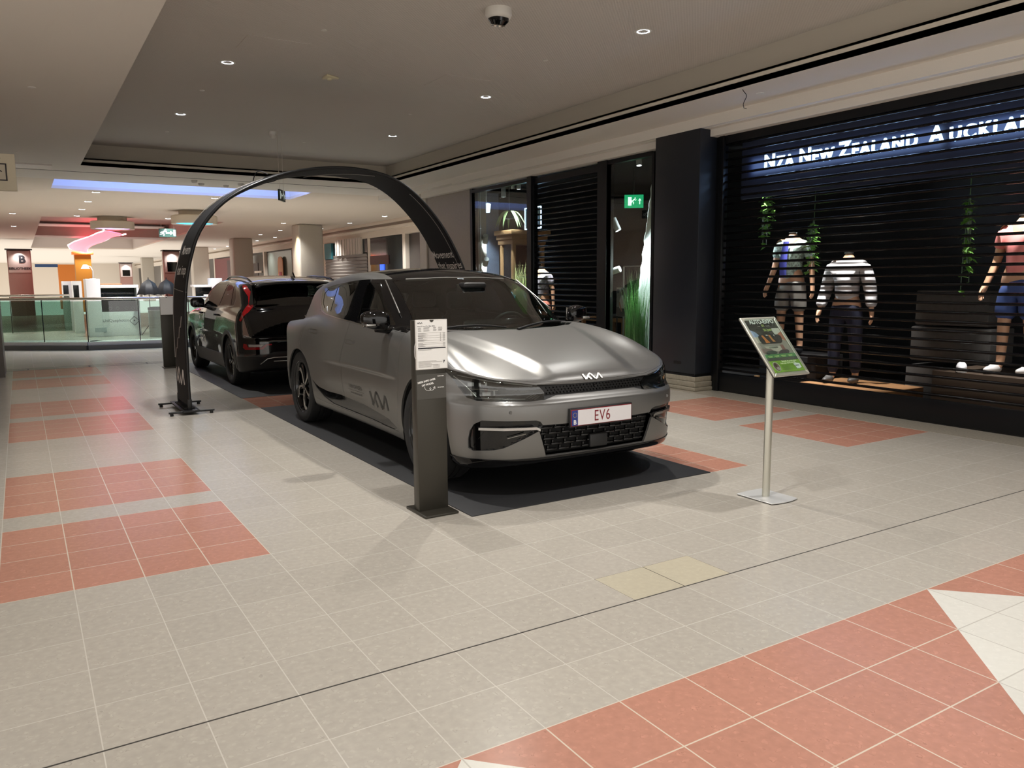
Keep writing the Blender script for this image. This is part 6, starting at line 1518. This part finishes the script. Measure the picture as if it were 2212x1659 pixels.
MB().box((-2.4, -.02, -.02), (2.4, .02, .02)).build('led_strip', mat('blue_led', (80, 120, 255), .5, emit=(70, 110, 255), es=4), led)
l = bpy.data.lights.new('blue_cove', 'AREA'); l.energy = 50; l.color = (.28, .42, 1.0); l.shape = 'RECTANGLE'; l.size = 4.8; l.size_y = .15
o = bpy.data.objects.new('blue_cove', l); COL.objects.link(o); o.parent = led; o.location = (0, .03, .02); o.rotation_euler = Vector((0, 1, .05)).to_track_quat('-Z', 'Y').to_euler()
for i, (x, y) in enumerate(((1.58, 19.75), (1.58, 22.05), (1.59, 24.4), (1.60, 26.8), (4.08, 19.85), (4.08, 26.75), (0.0, 26.7), (0.0, 32.5))):
    downlight(x, y, Z1, 'far recessed downlight beyond the blue ceiling trough, %s' % ('first of the left row', 'second of the left row', 'third of the left row', 'fourth of the left row', 'right-hand near one', 'right-hand far one above the exit sign', 'left of the open ceiling field', 'farthest at the left edge')[i], K_FAR, NEUT, .075, 'recessed downlights beyond the trough', cast=i in (0, 2, 4, 5, 6))
for i, (x, y) in enumerate(((9.65, 22.9), (9.72, 26.1), (9.78, 29.3), (7.75, 27.1), (8.70, 30.9), (8.74, 34.0), (9.81, 35.7), (9.85, 39.0), (9.9, 45.6), (10.0, 49.4))):
    downlight(x, y, Z1, 'far recessed downlight before the right-hand shops, %s' % ('nearest', 'second of the outer row', 'third of the outer row', 'beside the near stone column', 'behind the near stone column', 'between the two stone columns', 'fourth of the outer row', 'fifth of the outer row', 'sixth of the outer row', 'farthest of the outer row')[i], K_FAR, NEUT, .075, 'recessed downlights before the far shops', cast=i in (0, 2, 3, 5, 7, 8))
for x, y in ((3, 22), (-3, 24), (-3, 40), (3, 45), (8, 62), (3, 62), (-3, 60), (7, 20), (8.6, 75), (2, 76)): spot((x, y, 3.35), K_FAR*1.3, NEUT, 160, 1, .1)
# round stone columns row (square with rounded edges)
for i, y in enumerate((27.6, 37.4, 47.2, 57.5, 68.5)):
    o = MB().bbox((8.28, y-.42, 0), (9.14, y+.42, Z1), .06, 3).build('stone_column', M_STONEP, None, 40); tag(o, '%s square stone column of the row right of the walkway' % ('nearest', 'second', 'third', 'fourth', 'farthest')[i], 'column', 'stone columns in a row'); mb = MB()
for nm, (x, y) in (('warm wall light striping the near stone column', (8.05, 27.3)), ):
    spot((x, y, 3.3), 90, (1, .86, .45), 60, .6, .05, aim=(8.26, 27.5, 1.2))
# railing round the void
M_RAILG = glass_mat('balustrade_glass', (198, 214, 206), .2)
def railing(label, pts, hz=1.10, curb=True):
    t = thing('glass_railing', label, 'railing', (pts[0][0], pts[0][1], 0)); o0 = Vector((pts[0][0], pts[0][1], 0)); V = [Vector((p[0], p[1], 0))-o0 for p in pts]
    MB().tube([v+Vector((0, 0, hz)) for v in V], .030, 12).build('handrail', M_CHROME, t, 60)
    for a, b in zip(V, V[1:]):
        d = (b-a); L = d.length; d.normalize(); n = Vector((-d.y, d.x, 0)); k = max(1, round(L/1.25)); M = lambda s, u, z: a+d*s+n*u+Vector((0, 0, z))
        for i in range(k):
            s0, s1 = L*i/k+.012, L*(i+1)/k-.012
            MB().add([M(s0, -.006, .17), M(s1, -.006, .17), M(s1, .006, .17), M(s0, .006, .17), M(s0, -.006, hz-.05), M(s1, -.006, hz-.05), M(s1, .006, hz-.05), M(s0, .006, hz-.05)], [(0, 3, 2, 1), (4, 5, 6, 7), (0, 1, 5, 4), (1, 2, 6, 5), (2, 3, 7, 6), (3, 0, 4, 7)]).build('glass_panel', M_RAILG, t)
            MB().cyl(M(L*i/k, 0, .15), M(L*i/k, 0, hz), .010, seg=8).build('post', M_BLACKS, t)
        if curb:
            MB().add([M(0, -.10, 0), M(L, -.10, 0), M(L, .16, 0), M(0, .16, 0), M(0, -.10, .10), M(L, -.10, .10), M(L, .16, .10), M(0, .16, .10)], [(0, 3, 2, 1), (4, 5, 6, 7), (0, 1, 5, 4), (1, 2, 6, 5), (2, 3, 7, 6), (3, 0, 4, 7)]).build('curb', mat('curb_grey', (96, 94, 92), .5), t)
            MB().add([M(0, -.05, .10), M(L, -.05, .10), M(L, .5, .10), M(0, .5, .10), M(0, -.05, .17), M(L, -.05, .17), M(L, .5, .17), M(0, .5, .17)], [(0, 3, 2, 1), (4, 5, 6, 7), (0, 1, 5, 4), (1, 2, 6, 5), (2, 3, 7, 6), (3, 0, 4, 7)]).build('curb_ledge', mat('ledge_white', (206, 206, 204), .4), t)
    return t
railing('glass railing with steel handrail on a low curb across the walkway behind the arch', [(-.42, 20.45), (1.19, 19.30), (3.2, 18.95), (7.2, 18.9)])
railing('second glass railing farther back at the left, behind the first', [(-1.6, 24.5), (1.15, 24.3)], 1.12, False)
# photo kiosk
kx = thing('photo_kiosk', 'white photo kiosk with black display window behind the railing', 'kiosk', (1.80, 24.0, 0))
MB().bbox((-.28, 0, 0), (.06, .9, 1.55), .01, 2).build('kiosk_tower', M_WHITE, kx, 40); MB().bbox((.06, .02, 0), (1.00, .9, .66), .01, 2).build('kiosk_counter', M_WHITE, kx, 40)
MB().bbox((.06, .02, 1.30), (1.00, .9, 1.385), .01, 2).build('kiosk_top', M_WHITE, kx, 40); MB().box((.94, .02, .66), (1.00, .9, 1.30)).build('kiosk_side', M_WHITE, kx); MB().box((.06, .45, .66), (.94, .50, 1.30)).build('display_back', M_BLACKS, kx)
MB().box((.06, .03, .66), (.94, .45, .68)).build('display_shelf', M_BLACKS, kx); MB().box((.06, .026, .66), (.94, .034, 1.30)).build('display_glass', M_GLASS, kx); MB().bbox((.03, .1, 1.385), (.6, .6, 1.42), .01, 2).build('counter_board', M_OAK, kx, 40)
MB().box((-.14, -.004, .12), (.14, .001, .24)).build('drawer_front', mat('pale_grey_panel', (176, 182, 180), .5), kx)
for i, x in enumerate((.28, .46, .68, .84)): MB().lathe([(.055, 0), (.04, .03), (.03, .03)], 20, frame_M((x, .2, .745), (1, 0, 0), (0, 0, 1))).build('display_lens', M_STEEL, kx, 40)
gk = mat('kiosk_grey_print', (120, 120, 122), .6)
put_text('kiosk_lettering', 'UniQuephotos', .115, frame_M((.38, .017, .42), (1, 0, 0), (0, 0, 1)), gk, kx, .001, sx=.92)
mb = MB()
for a, b in (((0, .13), (.13, 0)), ((.13, 0), (0, -.13)), ((0, -.13), (-.13, 0)), ((-.13, 0), (0, .13))): mb.cyl((.84+a[0]*.95, .015, .40+a[1]*.95), (.84+b[0]*.95, .015, .40+b[1]*.95), .007, seg=6)
mb.cyl((.84, .015, .41), (.84, .012, .41), .02, seg=10); mb.build('kiosk_diamond_mark', mat('kiosk_dark_print', (60, 60, 64), .6), kx)
for x, y, lab in ((1.42, 26.0, 'slim white photo booth column left of the kiosk, nearer one'), (1.22, 27.3, 'slim white photo booth column left of the kiosk, farther one')):
    t = thing('booth_column', lab, 'kiosk', (x, y, 0)); MB().bbox((-.12, 0, 0), (.12, .5, 1.5), .01, 2).build('column_body', M_WHITE, t, 40); MB().box((-.10, -.006, .95), (.04, .001, 1.38)).build('column_screen', M_BLACKG, t)
lp = thing('arc_lamp', 'white curved desk lamp with round shade standing on the kiosk tower', 'lamp', (1.62, 24.35, 1.55))
MB().tube([(.1, 0, 0), (.12, 0, .2), (.06, 0, .33), (-.04, 0, .36)], .014, 8).build('lamp_arm', M_WHITE, lp, 60); MB().lathe([(0, .06), (.05, .05), (.10, -.04), (.11, -.06)], 20, Matrix.Translation((-.06, 0, .33))).build('lamp_shade', M_WHITE, lp, 40); MB().lathe([(.0, 0), (.08, 0), (.08, .015)], 18, Matrix.Translation((.1, 0, 0))).build('lamp_foot', M_WHITE, lp, 40)
# umbrellas, bin, counter
M_UMB = mat('umbrella_black', (22, 23, 27), .6)
for x, y, lab in ((3.00, 23.6, 'black photo umbrella on a stand right of the kiosk, left one'), (3.55, 24.25, 'black photo umbrella on a stand right of the kiosk, right one beside the arch')):
    t = thing('umbrella', lab, 'umbrella', (x, y, 0), .3, 'black umbrellas'); mb = MB(); n = 8; R_ = .33
    vs = [(0, 0, 1.54)]
    for k in range(n*4):
        a = 2*PI*k/(n*4); s = 1-.10*abs(math.sin(a*n/2))
        vs += [(R_*.55*s*math.cos(a), R_*.55*s*math.sin(a), 1.42), (R_*s*math.cos(a), R_*s*math.sin(a), 1.10+.03*abs(math.sin(a*n/2)))]
    m_ = n*4; fs = [(0, 1+2*k, 1+2*((k+1) % m_)) for k in range(m_)]+[(1+2*k, 2+2*k, 2+2*((k+1) % m_), 1+2*((k+1) % m_)) for k in range(m_)]
    o = mb.add(vs, fs).build('canopy', M_UMB, t, 30); md = o.modifiers.new('t', 'SOLIDIFY'); md.thickness = .004
    MB().cyl((0, 0, .02), (0, 0, 1.58), .012, seg=8).build('shaft', M_BLACKS, t)
    for k in range(3): MB().tube([(0, 0, .35), (.3*math.cos(2.1*k), .3*math.sin(2.1*k), .01)], .009, 6).build('stand_leg', M_BLACKS, t)
bn = thing('waste_bin', 'round brushed steel bin behind the railing left of the info pillar', 'bin', (3.05, 23.0, 0))
MB().lathe([(0, 0), (.18, 0), (.18, .72), (.165, .72)], 32).build('bin_body', M_STEEL, bn, 40); MB().lathe([(.185, .72), (.185, .78), (.12, .80), (.11, .76)], 32).build('bin_lid', M_BLACKS, bn, 40)
ct = thing('sales_counter', 'white counter block with black screen right of the arch leg', 'counter', (4.35, 23.5, 0))
MB().bbox((-.12, 0, 0), (.52, .6, 1.05), .01, 2).build('counter_body', M_WHITE, ct, 40); MB().bbox((.28, 0, 1.05), (.56, .6, 1.55), .01, 2).build('counter_tower', M_WHITE, ct, 40); MB().box((-.15, .1, 1.05), (.28, .14, 1.30)).build('counter_screen', M_BLACKG, ct); MB().bbox((.05, .02, 1.05), (.18, .1, 1.10), .02, 2).build('counter_phone', M_WHITE, ct, 40)
MB().bbox((-.2, .0, 1.30), (.3, .6, 1.37), .01, 2).build('counter_shelf', M_WHITE, ct, 40)
# ring lamps, ribbon, coloured towers
M_RING = mat('ring_white', (206, 194, 176), .6)
for x, y, c, lab in ((4.28, 23.6, (60, 190, 255), 'white drum lamp with blue glowing underside under the far ceiling, behind the arch'), (2.53, 26.85, (210, 170, 255), 'white drum lamp with pale violet glow at the head of the pink ribbon')):
    t = thing('drum_lamp', lab, 'ceiling light', (x, y, Z1-.003))
    MB().lathe([(0, -.13), (.40, -.13), (.40, 0)], 40).build('lamp_neck', M_RING, t, 40); MB().lathe([(0, -.13), (.58, -.13), (.60, -.15), (.60, -.36), (.57, -.36), (.5, -.33)], 48).build('lamp_drum', M_RING, t, 40)
    MB().lathe([(0, -.325), (.57, -.325)], 40).build('lamp_glow_disc', mat('drum_glow_%d' % c[0], c, .5, emit=c, es=2.4), t)
    if x > 4: spot((0, 0, -.4), 60, (.3, .6, 1), 150, 1, .3, parent=t)
rb = thing('light_ribbon', 'glowing pink ribbon light snaking down from the drum lamp to the orange tower', 'light sculpture', (2.5, 27.2, 3.0))
pts = [(2.62, 27.3, 2.99), (2.62, 28.2, 3.0), (2.66, 29.7, 3.06), (2.74, 32, 3.15), (2.78, 35, 3.18), (2.72, 37.5, 3.2), (2.58, 40, 3.20), (2.45, 42, 3.12), (2.55, 43.5, 3.02), (2.75, 44.2, 2.98)]
mb = MB(); vs = []; P_ = [Vector(p)-Vector((2.5, 27.2, 3.0)) for p in pts]; wd = [.30, .22, .20, .22, .28, .34, .36, .40, .36, .25]
for p, w in zip(P_, wd): vs += [p+Vector((-w, 0, .06)), p+Vector((w, 0, -.06))]
mb.add(vs, [(2*i, 2*i+1, 2*i+3, 2*i+2) for i in range(len(P_)-1)])
o = mb.build('ribbon_sheet', mat('pink_glow', (255, 150, 160), .5, emit=(255, 88, 104), es=2.2), rb, 60); sb = o.modifiers.new('s', 'SUBSURF'); sb.levels = sb.render_levels = 2; md = o.modifiers.new('t', 'SOLIDIFY'); md.thickness = .03
M_PK = mat('pink_core', (255, 220, 222), .5, emit=(255, 190, 196), es=3.0)
for s, nm in ((-1, 'ribbon_edge'), (1, 'ribbon_edge')): MB().tube([p+Vector((s*w, 0, -.06*s)) for p, w in zip(P_, wd)], .025, 6).build(nm, M_PK, rb, 60)
spot((.2, 10, -.25), 60, (1, .35, .4), 170, 1, .5, parent=rb); spot((.1, 16, -.25), 60, (1, .35, .4), 170, 1, .5, parent=rb)
M_OR = mat('ochre_panel', (166, 112, 22), .6); M_ORT = mat('orange_glow', (255, 110, 50), .5, emit=(255, 92, 40), es=1.1)
for x, y, w, lab, m in ((2.82, 45.5, .36, 'tall ochre tower with orange cap under the pink ribbon', M_OR), (2.45, 52.0, .50, 'second orange tower to the left behind the ochre one', mat('orange_panel', (206, 120, 40), .6))):
    t = thing('play_tower', lab, 'tower', (x, y, 0)); MB().box((-w, -.3, 0), (w, .3, 2.86 if y < 50 else 2.5)).build('tower_panel', m, t)
    if y < 50: MB().bbox((-w-.1, -.4, 2.86), (w+.12, .4, 3.0), .02, 2).build('tower_cap', M_ORT, t, 40)
    else: MB().box((-1.6, -.3, 2.35), (-w, .3, 2.52)).build('tower_roof', mat('blue_roof', (40, 70, 110), .6), t)
# lit sign pillars
M_SP = mat('sign_pillar', (150, 112, 102), .5)
def sign_pillar(x, y, w, h, label, txt):
    t = thing('sign_pillar', label, 'sign', (x, y, 0)); MB().bbox((-w, -.2, 0), (w, .2, h), .03, 2).build('pillar_body', M_SP, t, 40)
    MB().box((-w-.06, -.5, h), (w+.06, .2, h+.05)).build('pillar_hood', M_BLACKS, t); MB().bbox((-w*.92, -.215, h-1.0), (w*.92, -.19, h-.03), .02, 2).build('sign_face', mat('sign_face_pale', (214, 196, 190), .5), t, 40)
    if txt:
        put_text('sign_lettering', txt, .145, frame_M((0, -.222, h-.82), (1, 0, 0), (0, 0, 1)), M_INK, t, .002, bold=.004)
        put_text('sign_mark', 'B', .46, frame_M((.1, -.222, h-.42), (1, 0, 0), (0, 0, 1)), M_INK, t, .002, bold=.02)
    else: MB().box((-w*.6, -.225, h-.95), (w*.6, -.215, h-.5)).build('sign_screen', M_BLACKG, t)
    spot((0, -.42, h-.02), 35, NEUT, 120, .8, .04, aim=(0, -.1, -1.2), parent=t)
sign_pillar(.10, 42.0, .46, 2.92, 'tall rosy library sign pillar lit from the top at the far left', 'BIBLIOTHEEK')
sign_pillar(6.9, 66.0, .42, 2.9, 'small lit sign pillar with dark screen far down the walkway', '')
sign_pillar(6.2, 40.5, .36, 2.9, 'pale lit sign pillar just left of the arch edge', '')
# shops on the far right
def far_shop(nm, label, y0, y1, parts):
    t = thing(nm, label, 'shop front', (10.5, (y0+y1)/2, 0)); c = (y0+y1)/2
    for pn, (a, b, z0, z1, dx), m in parts: MB().box((-dx, a-c, z0), (.1, b-c, z1)).build(pn, m, t)
    return t
M_DGL = mat('dark_far_glass', (44, 50, 52), .08); M_SHG = mat('grey_shutter', (128, 122, 116), .5)
t = far_shop('shop_facade', 'far shop with pale backlit sign box over a grey closed shutter', 26.5, 31.0, [('fascia', (26.5, 31.0, 2.45, 2.92, .02), M_DGL)])
mb = MB()
for k in range(20): z = .02+.12*k; mb.add([(-.02, -2.25, z), (-.02, 2.2, z), (-.05, 2.2, z+.10), (-.05, -2.25, z+.10), (-.02, -2.25, z+.12), (-.02, 2.2, z+.12)], [(0, 1, 2, 3), (3, 2, 5, 4)])
mb.build('shutter_curtain', M_SHG, t)
mb = MB(); M_SB = mat('sign_slat_pale', (206, 196, 186), .5)
for k, w in enumerate((.16, .10, .16, .09, .15, .07, .17, .1, .16, .09, .17, .12, .16, .1)): mb.box((-.12-.02*(k % 3), -1.78+.185*k, 2.40), (-.06, -1.78+.185*k+w, 2.98))
mb.box((-.08, -1.85, 2.40), (-.03, .85, 2.98)); mb.build('sign_board', M_SB, t)
MB().box((-.10, 1.3, 2.3), (-.02, 2.1, 2.9)).build('teal_sign', mat('teal_sign', (50, 120, 130), .5), t)
far_shop('shop_facade', 'far dark glazed shop between the grey shutter and the stone wall', 23.5, 26.2, [('shop_glass', (23.5, 26.2, .1, 2.90, .02), M_DGL), ('blue_screen', (25.0, 25.3, 1.6, 2.0, .06), mat('blue_screen', (60, 90, 220), .5, emit=(60, 100, 255), es=1.2)), ('white_item', (24.3, 24.9, 1.5, 1.62, .06), M_WHITE), ('red_band', (24.6, 26.2, 2.0, 2.3, .05), mat('dull_red', (96, 66, 62), .6))])
t = far_shop('shop_facade', 'far glazed shop with orange skateboard in the window', 35.6, 40.2, [('shop_glass', (35.6, 39.6, .1, 2.85, .02), mat('green_far_glass', (96, 104, 98), .12))])
sk = MB(); sk.prism(rounded([Vector(p) for p in ((-.40, -.75), (.40, -.75), (.40, .75), (-.40, .75))], .38, 8) and [tuple(v) for v in rounded([Vector(p) for p in ((-.40, -.75), (.40, -.75), (.40, .75), (-.40, .75))], .38, 8)], .03, frame_M((10.40, 37.1, 1.85), (0, -1, 0), (0, 0, 1)))
o = sk.build('skateboard', mat('board_orange', (220, 150, 96), .5)); tag(o, 'orange skateboard deck standing in the far shop window', 'skateboard')
ds = MB().bbox((10.35, 36.9, 1.35), (10.38, 37.3, 1.9), .01, 2).build('deck_graphic', mat('deck_red', (196, 60, 90), .5), o, 40)
far_shop('shop_facade', 'far striped shop window left of the skateboard shop', 40.6, 43.4, [('shop_glass', (40.6, 43.4, .1, 2.8, .02), M_DGL), ('red_corner', (42.6, 43.4, 2.3, 2.8, .05), mat('corner_red', (150, 50, 54), .6)), ('pale_shelf', (40.8, 42.2, 1.9, 2.0, .05), M_BEIGE), ('pale_shelf', (40.8, 42.2, 1.5, 1.6, .05), M_BEIGE), ('brown_post', (41.5, 42.4, .1, 2.4, .04), mat('brown_post', (70, 54, 46), .6))])
t = far_shop('shop_facade', 'far dark red shop front with pale lettering behind the black car', 44.0, 52.0, [('red_wall', (44.0, 52.0, .1, 2.85, .02), mat('dark_red_wall', (104, 16, 22), .45)), ('red_panel', (46.5, 48.5, .1, 2.7, .04), mat('darker_red', (66, 14, 20), .45))])
put_text('shop_lettering', 'Vooges', .62, frame_M((-.06, -1.3, 2.55), (0, -1, 0), (0, 0, 1)), mat('red_shop_letters', (206, 150, 140), .5), t, .005, bold=.01)
o = MB().bbox((-.15, -.15, 0), (.15, .15, 1.2), .02, 2).build('bollard_cabinet', M_STONEP, None, 40); o.location = (5.6, 30, 0); tag(o, 'pale low cabinet standing on the far walkway', 'cabinet')
